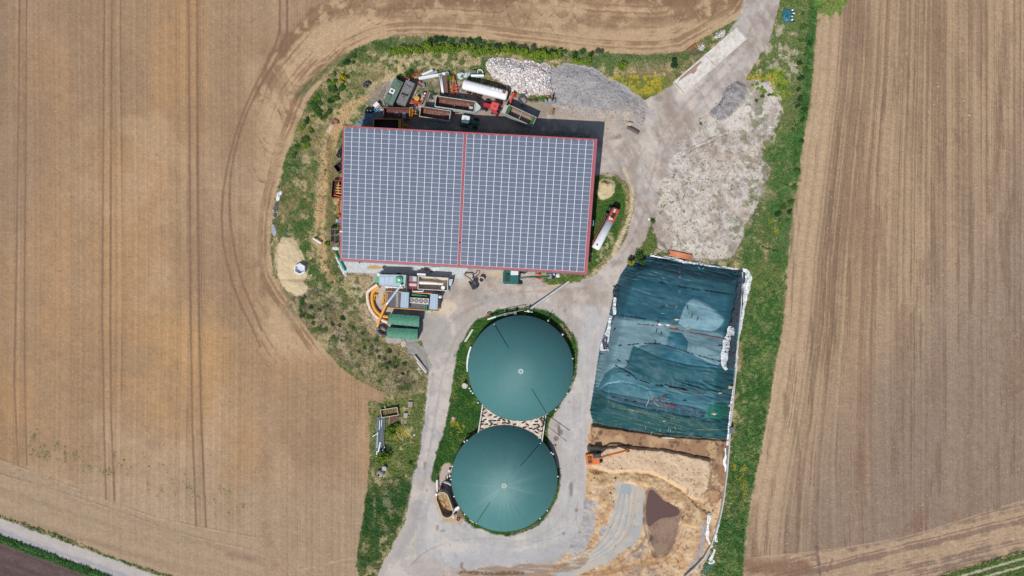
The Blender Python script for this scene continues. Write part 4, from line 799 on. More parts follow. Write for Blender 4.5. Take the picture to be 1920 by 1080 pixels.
w2 = EASTW * (pat(fbm(X, Y, 6, 3, 180) + .3 * N1, .25, .5) * .35 + .03) + ((X > 505) & (X < 800) & (Y > 540) & (Y < 700) & (R == 0)) * .15 + ((R == 5) & (X > 740) & (X < 900) & (Y < 200)) * .8 * pat(N3, -.1, .2) + (R == 1) * ss(wm + 0, .2, .6) * .25 * (Y > 720)
colb = col.copy(); col[:] = np.where((R != 0)[..., None], A(88, 102, 58), col)
tufts(3200, w2, .04, .12, 'weeds', 'scattered low weeds growing on bare soil and stony ground', blades=4, wd=.045, lift=1.35, mat=grassm)
yw = np.zeros_like(X)
for (x0, x1, y0, y1, a_w) in ((1150, 1240, 142, 176, .45), (1395, 1455, 140, 195, .3), (1375, 1400, 870, 940, .1), (845, 870, 790, 815, .25), (1440, 1460, 410, 440, .15), (735, 765, 800, 825, .12), (1170, 1186, 488, 500, 2), (640, 650, 135, 160, .5)):
    yw += ((X > x0) & (X < x1) & (Y > y0) & (Y < y1)) * a_w * pat(fbm(X, Y, 7, 2, 181), -.05, .15)
col[:] = A(188, 172, 60)
tufts(1500, yw * (R == 0), .15, .38, 'wildflowers', 'patches of yellow wildflowers in the rough grass', blades=5, wd=.06, jitter=.15, mat=grassm)
col[:] = colb

# ------------------------------------------------------------------ shrubs
def leaf_mesh(name, n, rad, h, c1, c2, lobes=6, leaf=.12, seed=0):
    r = np.random.default_rng(seed); cen = r.uniform(-1, 1, (lobes, 3)) * np.array([rad * .6, rad * .6, h * .22]) + np.array([0, 0, h * .58]); lr = r.uniform(.35, .6, lobes) * rad
    cen[0] = (0, 0, h * .6); lr[0] = rad * .6
    k = r.integers(0, lobes, n); d = r.normal(size=(n, 3)); d /= np.linalg.norm(d, axis=1)[:, None]
    rr = r.uniform(.45, 1.08, n) ** .6; p = cen[k] + d * (lr[k] * rr)[:, None] * np.array([1, 1, .8]); p[:, 2] = np.clip(p[:, 2], .08, None)
    a = r.normal(size=(n, 3)); a /= np.linalg.norm(a, axis=1)[:, None]; b_ = np.cross(a, d + .3 * r.normal(size=(n, 3))); b_ /= np.linalg.norm(b_, axis=1)[:, None] + 1e-6
    s_ = r.uniform(.6, 1.4, n)[:, None] * leaf
    V = np.stack([p - a * s_, p + b_ * s_ * .6, p + a * s_, p - b_ * s_ * .6], 1).reshape(-1, 3); F = np.arange(n * 4).reshape(-1, 4)
    t = r.random(lobes)[k][:, None] * .6 + r.random((n, 1)) * .4; c = np.asarray(c1) * (1 - t) + np.asarray(c2) * t
    return mesh_np(name, V, F, np.repeat(np.clip(c, 0, .8), 4, 0), False, grassm)
def stem_mesh(rad, h, seed):
    r = random.Random(seed); m_ = MB(); m_.tube([(0, 0, -.1), (.03, .02, h * .35), (0, .05, h * .75)], [.07 * rad + .02, .05 * rad + .015, .02], 6)
    for k in range(5):
        a = r.uniform(0, 6.28); m_.tube([(0, 0, h * .2 + .05 * k), (math.cos(a) * rad * .3, math.sin(a) * rad * .3, h * .5), (math.cos(a) * rad * .6, math.sin(a) * rad * .6, h * .72)], [.03, .02, .01], 5)
    me = bpy.data.meshes.new('stem'); me.from_pydata(m_.v, [], m_.f); me.materials.append(M((110, 96, 80), .9)); return me
KINDS = {'bright': (A(132, 156, 56), A(100, 134, 44)), 'green': (A(80, 114, 52), A(64, 98, 46)), 'dark': (A(56, 88, 50), A(46, 76, 42)), 'lime': (A(140, 164, 54), A(104, 140, 42)), 'grey': (A(96, 104, 76), A(76, 88, 62)), 'yellow': (A(196, 176, 50), A(150, 150, 44))}
SH = {}
for kn, (c1, c2) in KINDS.items():
    for q in range(3): SH[kn, q] = (leaf_mesh('foliage', 520, 1.0, 1.3, c1, c2, 7, .13, hash(kn) % 1 + q * 7 + len(kn)), stem_mesh(1, 1.3, q))
def shrub(px, py, r_m, kind, label, group, hs=1.0, name='shrub', cat='shrub', z=None):
    q = random.randrange(3); fo, st_ = SH[kind, q]; x, y = W(px, py, 0); zz = gz(px, py) if z is None else z
    f_ = (H - zz) / H
    t_ = thing(name, label, cat, x * f_, y * f_, zz - .05, random.uniform(0, 6.28), group); t_.scale = (r_m, r_m, r_m * hs)
    link('foliage', fo, t_); link('stem', st_, t_); return t_
rs = random.Random(3)
# bright young shrubs in a row on the north bank
row = smooth_pts([(735, 100), (760, 95), (800, 93), (850, 92), (880, 92), (910, 98), (950, 98), (985, 103), (1010, 103), (1045, 108), (1095, 116), (1175, 128)], 2)
acc = 0; L_ = np.cumsum(np.r_[0, np.hypot(*np.diff(row, axis=0).T)])
t_ = 4
while t_ < L_[-1] - 6:
    x = np.interp(t_, L_, row[:, 0]); y = np.interp(t_, L_, row[:, 1])
    if not (1050 < x < 1075 or 1105 < x < 1160):
        shrub(x, y + rs.uniform(-3, 3), rs.uniform(.7, 1.3), rs.choice(['bright', 'lime', 'bright']), 'bright green shrub in the row on the north bank', 'bright shrubs along the north bank', 1.0)
    t_ += rs.uniform(7, 15)
t_ = 4
row = smooth_pts([(790, 80), (830, 76), (870, 80), (920, 84), (960, 88), (1000, 92), (1040, 98), (1100, 102), (1130, 100)], 2); L_ = np.cumsum(np.r_[0, np.hypot(*np.diff(row, axis=0).T)])
while t_ < L_[-1]:
    x = np.interp(t_, L_, row[:, 0]); y = np.interp(t_, L_, row[:, 1])
    shrub(x, y + rs.uniform(-4, 4), rs.uniform(.5, 1.1), rs.choice(['dark', 'green', 'dark', 'grey']), 'dark green shrub behind the bright row, north bank', 'dark shrubs along the field edge', .8); t_ += rs.uniform(9, 20)
for k in range(58):
    t = rs.random(); px = 552 + 100 * t + rs.uniform(-14, 20); py = 262 - 140 * t + rs.uniform(-26, 34)
    if px < 560 and py < 200: continue
    if mL[int((py - GY0) / ST), int((px - GX0 - 8) / ST)]: continue
    shrub(px, py, rs.uniform(.4, .95), rs.choice(['green', 'dark', 'green', 'green', 'bright']), 'low green bush in the scrub west of the containers', 'bushes on the north west bank', .7)
for k in range(44):
    px = rs.uniform(560, 770); py = 560 + (px - 560) * .55 + rs.uniform(-10, 40)
    shrub(px, py, rs.uniform(.3, .7), rs.choice(['green', 'dark', 'green', 'grey']), 'small green bush in scrub south west of the barn', 'bushes in the dry scrub', .6)
for k in range(26):
    px = rs.uniform(1405, 1475); py = rs.uniform(135, 190)
    shrub(px, py, rs.uniform(.3, .7), rs.choice(['lime', 'bright', 'lime', 'green']), 'yellowish green bush east of the dark gravel heap', 'bushes east of the upper road', .6)
for k in range(60):
    py = rs.uniform(20, 420); px = np.interp(py, [0, 150, 310, 420], [1520, 1508, 1490, 1468]) + rs.uniform(-14, 8)
    shrub(px, py, rs.uniform(.35, .85), rs.choice(['green', 'dark', 'green']), 'green bush in the strip along the east field', 'bushes along the east field', .55)
for px, py, r_, kd, lb in ((732, 806, 1.5, 'bright', 'light green shrub beside the grey sheet stack, next to the wooden box'), (720, 858, 1.6, 'bright', 'round bright green shrub at the south end of the grey sheet stack'), (770, 866, .5, 'green', 'tiny round green bush alone east of the concrete drums'),
                   (1263, 124, 1.15, 'dark', 'round dark green bush near the middle of the weighbridge'), (642, 148, .9, 'yellow', 'yellow green flowering bush on the bank above the black sheet'), (1182, 494, .9, 'yellow', 'bright yellow flowering bush at the north corner of the silage heap'),
                   (768, 141, 1.0, 'green', 'green bush behind the grey container beside the red harrow'), (748, 145, .7, 'green', 'green bush at the north end of the green container'), (843, 146, .8, 'bright', 'bush growing through the orange tine cultivator'), (614, 458, .7, 'bright', 'bright green bush beside the metal cage west of the barn'),
                   (627, 426, .7, 'dark', 'dark conifer like bush between the barn and the metal cage'), (1196, 481, 1.1, 'green', 'leafy green bush by the lane at the corner of the clamp'), (1205, 490, .9, 'green', 'green bush between the lane bush and the white sheet'), (869, 835, .8, 'green', 'round green bush at the north west edge of the lower dome'), (1224, 415, .6, 'green', 'low green bush beside the white scrap on the lane edge'),
                   (867, 143, .6, 'green', 'small bush growing through the crumpled silver foil'), (1184, 484, .6, 'grey', 'grey green bush nearest the lane by the yellow flowers'), (745, 795, .7, 'bright', 'light green bush behind the wooden pallet')):
    shrub(px, py, r_, kd, lb, None, 1.1)
# ================================================================== BARN
RED = (176, 88, 100); WHITE = (236, 238, 240); GREY = (150, 152, 154)
c0 = np.array([*W(880, 375, 7), 0]); TH = math.atan2(-25, 476)
barn = thing('barn', 'large barn with a red trimmed roof covered in blue grey solar panels', 'barn', c0[0], c0[1], 0, TH)
def toloc(p): d = np.array(p, float) - c0; a, b_ = math.cos(-TH), math.sin(-TH); return np.array([d[0] * a - d[1] * b_, d[0] * b_ + d[1] * a, d[2]])
zN, zS = 9.0, 4.9
cor = [toloc((*W(*p, z), z)) for p, z in (((643.7, 236), zN), ((1119.6, 261), zN), ((1100.5, 514), zS), ((637.8, 488), zS))]
def RP(u, v, up=0): return (cor[0] * (1-u) + cor[1] * u) * (1-v) + (cor[3] * (1-u) + cor[2] * u) * v + np.array([0, 0, up])
nr = 172; prof = []
for k in range(nr):
    for du, hh in ((0, 0), (.32, 0), (.42, .045), (.68, .045), (.78, 0)): prof.append(((k + du) / nr, hh))
prof.append((1, 0))
V = [RP(u, v, h_ - .05) for v in (0, 1) for u, h_ in prof]; n = len(prof); b = MB(); b.add(V, [(i, n + i, n + i + 1, i + 1) for i in range(n - 1)])
V = [RP(u, v, -.16) for v in (0, 1) for u in (0, 1)]; b.add(V, [(0, 1, 3, 2)])
roof = b.part('roof', M((176, 92, 102), .5, dirt=(156, 86, 92), amt=.3, scale=.4), barn)
b = MB()
for (u0, u1, v0, v1) in ((-.001, .0040, -.001, 1.001), (.996, 1.001, -.001, 1.001), (.004, .996, -.0012, .004)):
    P = [RP(u0, v0, -.3), RP(u1, v0, -.3), RP(u1, v1, -.3), RP(u0, v1, -.3), RP(u0, v0, .07), RP(u1, v0, .07), RP(u1, v1, .07), RP(u0, v1, .07)]
    b.add(P, [(0, 1, 2, 3), (7, 6, 5, 4), (0, 4, 5, 1), (1, 5, 6, 2), (2, 6, 7, 3), (3, 7, 4, 0)])
b.part('verge_trim', M((174, 92, 102), .5), barn)
b = MB(); b.beam(RP(0, 1.004, -.12), RP(1, 1.004, -.12), .16, .12); b.part('gutter', M((120, 122, 126), .4), barn)
b = MB()
for v0, v1 in ((.0, 1),): b.beam(RP(.4803, .004, .06), RP(.4803, .997, .06), .34, .05)
b.part('centre_flashing', M((168, 84, 94), .5, dirt=(146, 76, 86), amt=.3), barn)
b = MB(); b.beam(RP(.4765, .815, .10), RP(.484, .815, .10), .25, .06); b.part('snow_guard', M((60, 44, 48), .5), barn)
b = MB(); b.beam(RP(-.004, .782, .10), RP(.009, .782, .10), .28, .05); b.part('cable_cover', M((240, 238, 230), .5), barn)
b = MB(); ins = .8 / 56
def wpt(u, v, z=None): p = RP(u, v); return (p[0], p[1], p[2] - .35 if z is None else z)
uv = [(.012, .03), (.988, .03), (.988, .95), (.012, .95)]; t = .006
for a in range(4):
    p, q = uv[a], uv[(a + 1) % 4]; A0, A1, B0, B1 = wpt(*p, 0), wpt(*p), wpt(*q, 0), wpt(*q); d = np.array(B0) - np.array(A0); nn = np.array([d[1], -d[0], 0]); nn = nn / np.linalg.norm(nn) * -.2
    V = [np.array(x) for x in (A0, B0, B1, A1)]; V += [x + nn for x in V]; b.add(V, [(0, 1, 2, 3), (7, 6, 5, 4), (0, 4, 5, 1), (1, 5, 6, 2), (2, 6, 7, 3), (3, 7, 4, 0)])
b.part('wall', M((176, 178, 176), .8, dirt=(150, 146, 136), amt=.4, scale=.4), barn)
for u0, v in ((.12, .026), (.32, .026), (.62, .026), (.82, .026), (.55, .955), (.75, .955), (.3, .955)):
    b = MB(); p, q = RP(u0, v), RP(u0 + .09, v); b.beam((p[0], p[1], 2.0), (q[0], q[1], 2.0), .08, 3.9); b.part('sliding_door', M((110, 44, 52), .5), barn)
# mounting sheet + rails + panels
fields = ((.0058, .4749, 16), (.4860, .9876, 17)); v0, v1, rows = .0125, .9835, 29
b = MB()
for ua, ub, nc in fields:
    V = [RP(ua, v0, .055), RP(ub, v0, .055), RP(ub, v1, .055), RP(ua, v1, .055)]; V += [x + np.array([0, 0, .03]) for x in V]
    b.add(V, [(3, 2, 1, 0), (4, 7, 6, 5), (0, 1, 5, 4), (1, 2, 6, 5), (2, 3, 7, 6), (3, 0, 4, 7)])
    for k in range(nc):
        for w_ in (.12, .82):
            u = ua + (ub - ua) * (k + w_) / nc; b.beam(RP(u, v0 - .006, .06), RP(u, v1 + .001, .06), .05, .05)
b.part('mounting_frame', M((240, 243, 248), .5, var=.03), barn)
pm, t_, bs_ = nodes('solar_glass'); Nn = t_.nodes.new; Lk = t_.links.new
at = Nn('ShaderNodeAttribute'); at.attribute_name = 'Cell'; sp_ = Nn('ShaderNodeSeparateXYZ'); Lk(at.outputs['Vector'], sp_.inputs[0])
def stripes(sock, mulv, thr):
    m1 = Nn('ShaderNodeMath'); m1.operation = 'MULTIPLY'; m1.inputs[1].default_value = mulv; Lk(sock, m1.inputs[0])
    m2 = Nn('ShaderNodeMath'); m2.operation = 'FRACT'; Lk(m1.outputs[0], m2.inputs[0]); m3 = Nn('ShaderNodeMath'); m3.operation = 'GREATER_THAN'; m3.inputs[1].default_value = thr; Lk(m2.outputs[0], m3.inputs[0]); return m3
s1 = stripes(sp_.outputs[0], 6, .84); s2 = stripes(sp_.outputs[1], 5, .78)
mxx = Nn('ShaderNodeMath'); mxx.operation = 'MAXIMUM'; Lk(s1.outputs[0], mxx.inputs[0]); Lk(s2.outputs[0], mxx.inputs[1])
oi = Nn('ShaderNodeTexNoise'); oi.inputs['Scale'].default_value = .6; tcc = Nn('ShaderNodeTexCoord'); Lk(tcc.outputs['Object'], oi.inputs['Vector'])
mr_ = Nn('ShaderNodeMapRange'); mr_.inputs['To Min'].default_value = .94; mr_.inputs['To Max'].default_value = 1.06; Lk(sp_.outputs[2], mr_.inputs['Value'])
mc = Nn('ShaderNodeMix'); mc.data_type = 'RGBA'; mc.inputs['A'].default_value = (*[float(q) for q in A(100, 108, 126)], 1); mc.inputs['B'].default_value = (*[float(q) for q in A(126, 136, 154)], 1); Lk(mxx.outputs[0], mc.inputs['Factor'])
vs_ = Nn('ShaderNodeVectorMath'); vs_.operation = 'SCALE'; Lk(mc.outputs['Result'], vs_.inputs[0]); Lk(mr_.outputs[0], vs_.inputs['Scale']); Lk(vs_.outputs[0], bs_.inputs['Base Color'])
bs_.inputs['Roughness'].default_value = .22; bs_.inputs['Specular IOR Level'].default_value = .5
def panel_mesh(cells):
    V = []; F = []; Cc = []
    for ua, ub, nc, k, r_ in cells:
        du = (ub - ua) / nc; dv = (v1 - v0) / rows; a0, a1 = ua + du * (k + .035), ua + du * (k + .965); b0, b1 = v0 + dv * (r_ + .035), v0 + dv * (r_ + .965); b_ = len(V); rn = random.random()
        top = [RP(a0, b0, .12), RP(a1, b0, .12), RP(a1, b1, .12), RP(a0, b1, .12)]; bot = [x - np.array([0, 0, .035]) for x in top]
        V += top + bot; Cc += [(0, 0, rn), (1, 0, rn), (1, 1, rn), (0, 1, rn)] * 2
        F += [(b_ + 3, b_ + 2, b_ + 1, b_), (b_, b_ + 1, b_ + 5, b_ + 4), (b_ + 1, b_ + 2, b_ + 6, b_ + 5), (b_ + 2, b_ + 3, b_ + 7, b_ + 6), (b_ + 3, b_, b_ + 4, b_ + 7)]
    me = bpy.data.meshes.new('solar_panel'); me.from_pydata([tuple(x) for x in V], [], F)
    at_ = me.attributes.new('Cell', 'FLOAT_VECTOR', 'POINT'); at_.data.foreach_set('vector', np.array(Cc, np.float32).ravel()); me.materials.append(pm); return me
rest = []
for r_ in range(rows):
    for ua, ub, nc in fields:
        for k in range(nc):
            if r_ < 3: link('solar_panel', panel_mesh([(ua, ub, nc, k, r_)]), barn)
            else: rest.append((ua, ub, nc, k, r_))
link('solar_panels', panel_mesh(rest), barn, kind='stuff')
# concrete apron south of the barn
b = MB(); b.prism([W(*p) for p in [(634, 500), (636, 484), (879, 499), (870, 523), (850, 521), (707, 512.5), (644, 510)]][::-1], -.1, .09)
b.part('concrete_apron', M((206, 210, 212), .85, dirt=(186, 188, 188), amt=.5, scale=.6), kind='structure')
b = MB(); th = np.linspace(0, 2 * np.pi, 18, endpoint=False)
b.prism([W(702 + 14 * math.cos(q) * (1 + .15 * math.sin(3 * q)), 501 + 3.6 * math.sin(q)) for q in th][::-1], .085, .094); b.part('puddle', M((196, 160, 104), .6), kind='structure')

# ================================================================== VEHICLES
TYRE = M((44, 44, 46), .9); RIMC = M((180, 176, 170), .5)
def wheel(parent, x, y, r, w_, rim=None, steer=0):
    b = MB(); b.tube([(x, y - w_ / 2, r), (x, y - w_ * .42, r), (x, y + w_ * .42, r), (x, y + w_ / 2, r)], [r * .86, r, r, r * .86], 18); t = b.part('wheel', TYRE, parent)
    b = MB(); b.tube([(x, y - w_ / 2 - .02, r), (x, y + w_ / 2 + .02, r)], r * .52, 14); b.part('rim', rim or RIMC, t)
def open_trailer(label, p1, p2, wpx, h, outer, inner, zb=1.0, nose=False, draw=1, axles=(.55, .75), frame=None, ribs=8, wallt=.09, rimcol=None, hz_=0, lining=True, cat='trailer', group=None, rim_mat=None):
    x, y, r, L = axis(p1, p2, h); w_ = wpx * S * (H - h) / H
    t = thing('farm_trailer', label, cat, x, y, gz((p1[0]+p2[0])/2, (p1[1]+p2[1])/2) * 0, r, group); X0, X1, Y0, Y1 = -L/2, L/2, -w_/2, w_/2
    b = MB(); tray(b, X0, X1, Y0, Y1, zb, h, wallt)
    for k in range(ribs):
        xx = X0 + (k + .5) * L / ribs
        for yy in (Y0 - .05, Y1 - .01): b.box(xx - .05, xx + .05, yy, yy + .06, zb, h - .08)
    b.part('body', outer, t)
    b = MB(); e = wallt + .004; i0, i1, j0, j1 = X0 + e, X1 - e, Y0 + e, Y1 - e
    b.box(i0, i1, j0, j1, zb + .1, zb + .14)
    b.box(i0, i1, j0, j0 + .02, zb + .14, h - .03); b.box(i0, i1, j1 - .02, j1, zb + .14, h - .03); b.box(i0, i0 + .02, j0 + .02, j1 - .02, zb + .14, h - .03); b.box(i1 - .02, i1, j0 + .02, j1 - .02, zb + .14, h - .03)
    for k in range(1, ribs): xx = X0 + k * L / ribs; b.box(xx - .04, xx + .04, j1 - .06, j1 - .02, zb + .14, h - .1)
    b.part('lining', inner, t)
    b = MB(); fw = .11
    b.box(X0 - .03, X1 + .03, Y0 - .03, Y0 + fw, h, h + .06); b.box(X0 - .03, X1 + .03, Y1 - fw, Y1 + .03, h, h + .06); b.box(X0 - .03, X0 + fw, Y0 + fw, Y1 - fw, h, h + .06); b.box(X1 - fw, X1 + .03, Y0 + fw, Y1 - fw, h, h + .06)
    b.part('top_rail', frame or outer, t)
    b = MB()
    for yy in (-.45, .45): b.box(X0, X1, yy - .06, yy + .06, zb - .28, zb)
    for k in range(5): xx = X0 + (k + .5) * L / 5; b.box(xx - .05, xx + .05, -.45, .45, zb - .22, zb - .05)
    if draw:
        e_ = X1 if draw > 0 else X0; s_ = 1 if draw > 0 else -1
        b.beam((e_, -.6, zb - .2), (e_ + s_ * 1.7, 0, .7), .12); b.beam((e_, .6, zb - .2), (e_ + s_ * 1.7, 0, .7), .12); b.beam((e_ - s_ * .2, 0, zb - .2), (e_ + s_ * 2.1, 0, .65), .14); b.beam((e_ + s_ * .7, -.38, .85), (e_ + s_ * .7, .38, .85), .1)
    b.part('chassis', frame or M((70, 70, 72), .7), t)
    for a in axles:
        for s_ in (-1, 1): wheel(t, X0 + a * L, s_ * (w_/2 - .22), .52, .36, rimcol)
    return t, L, w_
RUST = M((126, 84, 74), .85, dirt=(96, 62, 54), amt=.6, scale=.7); RUSTL = M((158, 122, 108), .85, dirt=(112, 76, 66), amt=.7, scale=.6); DRK = M((62, 50, 50), .9, dirt=(44, 36, 36), amt=.5)
WG = M((204, 206, 204), .6, dirt=(160, 158, 150), amt=.55, scale=.8); YEL = M((222, 158, 44), .55, dirt=(180, 120, 40), amt=.4); BRN = M((150, 98, 82), .7, dirt=(112, 70, 60), amt=.5)
GRN = M((92, 112, 100), .7, dirt=(80, 92, 84), amt=.5); SIL = M((198, 202, 204), .45, .3)
t, L, w_ = open_trailer('rusty brown tipping trailer with a yellow front frame and white pipe scraps inside', (719, 211.5), (768, 212.5), 20.5, 2.3, BRN, RUST, frame=BRN, ribs=0)
b = MB(); X1 = L / 2
for yy in (-w_/2, w_/2): b.beam((X1 + .1, yy, 1.0), (X1 + .1, yy, 2.5), .14); b.beam((X1 + .6, yy, 1.0), (X1 + .6, yy, 2.5), .12)
b.beam((X1 + .1, -w_/2, 2.5), (X1 + .1, w_/2, 2.5), .14); b.beam((X1 + .6, -w_/2, 2.5), (X1 + .6, w_/2, 2.5), .14); b.beam((X1, -w_/2, 2.5), (X1 + .6, -w_/2, 2.5), .12); b.beam((X1, w_/2, 2.5), (X1 + .6, w_/2, 2.5), .12)
b.beam((X1 + .6, -.9, 1.2), (X1 + 2, .1, .9), .13); b.beam((X1 + .6, .9, 1.2), (X1 + 2, -.1, .9), .13); b.beam((X1 + .6, .1, 1.9), (X1 + 1.9, 0, .95), .22); b.beam((X1 + 1.1, -.4, 1.2), (X1 + 1.2, .9, 1.5), .1); b.part('front_frame', YEL, t)
bx_, by_, br_, _ = axis((719, 211.5), (768, 212.5), 2.3)
q = thing('pipe_scrap', 'bent white pipe with a grey sheet lying in the brown trailer', 'scrap', bx_, by_, 1.15, br_)
b = MB(); b.tube([(-.9, -.1, .1), (-.1, .55, .15), (.5, -.35, .12)], .05, 6); b.part('pipe', M((230, 230, 226), .5), q); b = MB(); b.box(1.1, 1.9, -.85, .4, .02, .1, .1); b.part('sheet', M((150, 162, 176), .5), q); b = MB(); b.tube([(-1, -.6, .1), (-.2, -.75, .2), (.6, -.7, .15), (1, -.4, .1)], .06, 6); b.tube([(-1.6, -.2, .1), (-1, -.3, .2), (-.7, .1, .1)], .05, 6); b.part('hose', M((60, 58, 62), .6), q)
t, L, w_ = open_trailer('yellow framed empty tipping trailer half hidden under the north eave of the barn', (700.5, 233), (748, 234), 21, 2.2, YEL, DRK, frame=YEL, ribs=0)
b = MB(); X1 = L / 2; b.box(X1 + .02, X1 + .45, -w_/2, w_/2, 1.6, 2.15); b.beam((X1 + .9, -w_/2, 2.1), (X1 + .9, w_/2, 2.1), .16)
for yy in (-w_/2 + .1, w_/2 - .1): b.beam((X1 + .4, yy, 2.1), (X1 + .9, yy, 2.1), .12); b.beam((X1 + .9, yy, 1.1), (X1 + .9, yy, 2.1), .12)
b.beam((X1 + .9, -.8, 1.3), (X1 + 2.3, 0, .9), .14); b.beam((X1 + .9, .8, 1.3), (X1 + 2.3, 0, .9), .14); b.beam((X1 + .9, .2, 1.5), (X1 + 2.2, .1, 1.1), .24); b.part('front_frame', YEL, t)
t, L, w_ = open_trailer('short trailer with dirty white side boards and a rusty empty bed', (787.5, 208.8), (844, 217.5), 19.5, 2.9, WG, RUSTL, zb=1.1, ribs=6, draw=0, rimcol=M((190, 190, 186), .6))
t, L, w_ = open_trailer('long pale green sided tipper with a pointed front and rusty bed beside the red tractor', (816.5, 189.5), (890, 200.5), 20.5, 3.2, M((206, 214, 210), .6, dirt=(150, 164, 156), amt=.5), RUSTL, zb=1.2, ribs=9, draw=0, axles=(.3, .42, .54), rimcol=M((150, 30, 34), .5))
b = MB(); X1 = L / 2; zz = (1.3, 3.22); pl = [(X1 + .02, -w_/2), (X1 + 1.15, -.35), (X1 + 1.3, 0), (X1 + 1.15, .35), (X1 + .02, w_/2)]
b.prism(pl, 1.3, 2.9)
for p, q in zip(pl[:-1], pl[1:]): b.beam((*p, 3.0), (*q, 3.0), .1, .2)
b.part('nose', M((204, 210, 206), .6, dirt=(160, 168, 160), amt=.4), t)
b = MB(); b.box(X1 - 1.3, X1 - .5, -w_/2 + .3, w_/2 - .9, 1.4, 2.0); b.part('tool_box', M((198, 206, 206), .6), t); b = MB(); b.tube([(-.9, -.6, 1.5), (-.2, .1, 1.7)], .06, 6); b.part('lever', M((214, 214, 210), .5), t)
t, L, w_ = open_trailer('high sided silver trailer with green netting rolled at both ends, standing in the shade line', (950, 204.5), (1002, 228.5), 19, 3.3, M((176, 182, 182), .5, dirt=(140, 150, 146), amt=.4), M((176, 160, 142), .8, dirt=(140, 116, 104), amt=.6), zb=1.2, ribs=14, draw=-1, rimcol=M((110, 112, 112), .6), axles=(.5, .7))
for x0, x1 in ((-L/2 + .15, -L/2 + 1.0), (L/2 - .85, L/2 - .15)):
    b = MB(); b.tube([(x0 + .3, -w_/2 + .15, 3.2), (x0 + .35, 0, 3.05), (x0 + .3, w_/2 - .15, 3.2)], .34, 10, sy=.7); b.part('net_roll', M((64, 112, 52), .9, bump=.5), t)
b = MB(); b.beam((0, -w_/2, 3.2), (0, w_/2, 3.2), .1); b.part('crossbar', M((196, 190, 180), .5), t); b = MB(); b.box(-L/2 - .9, -L/2 - .03, -w_/2 + .15, w_/2 - .15, 1.9, 2.6); b.part('front_panel', M((196, 190, 180), .5), t)
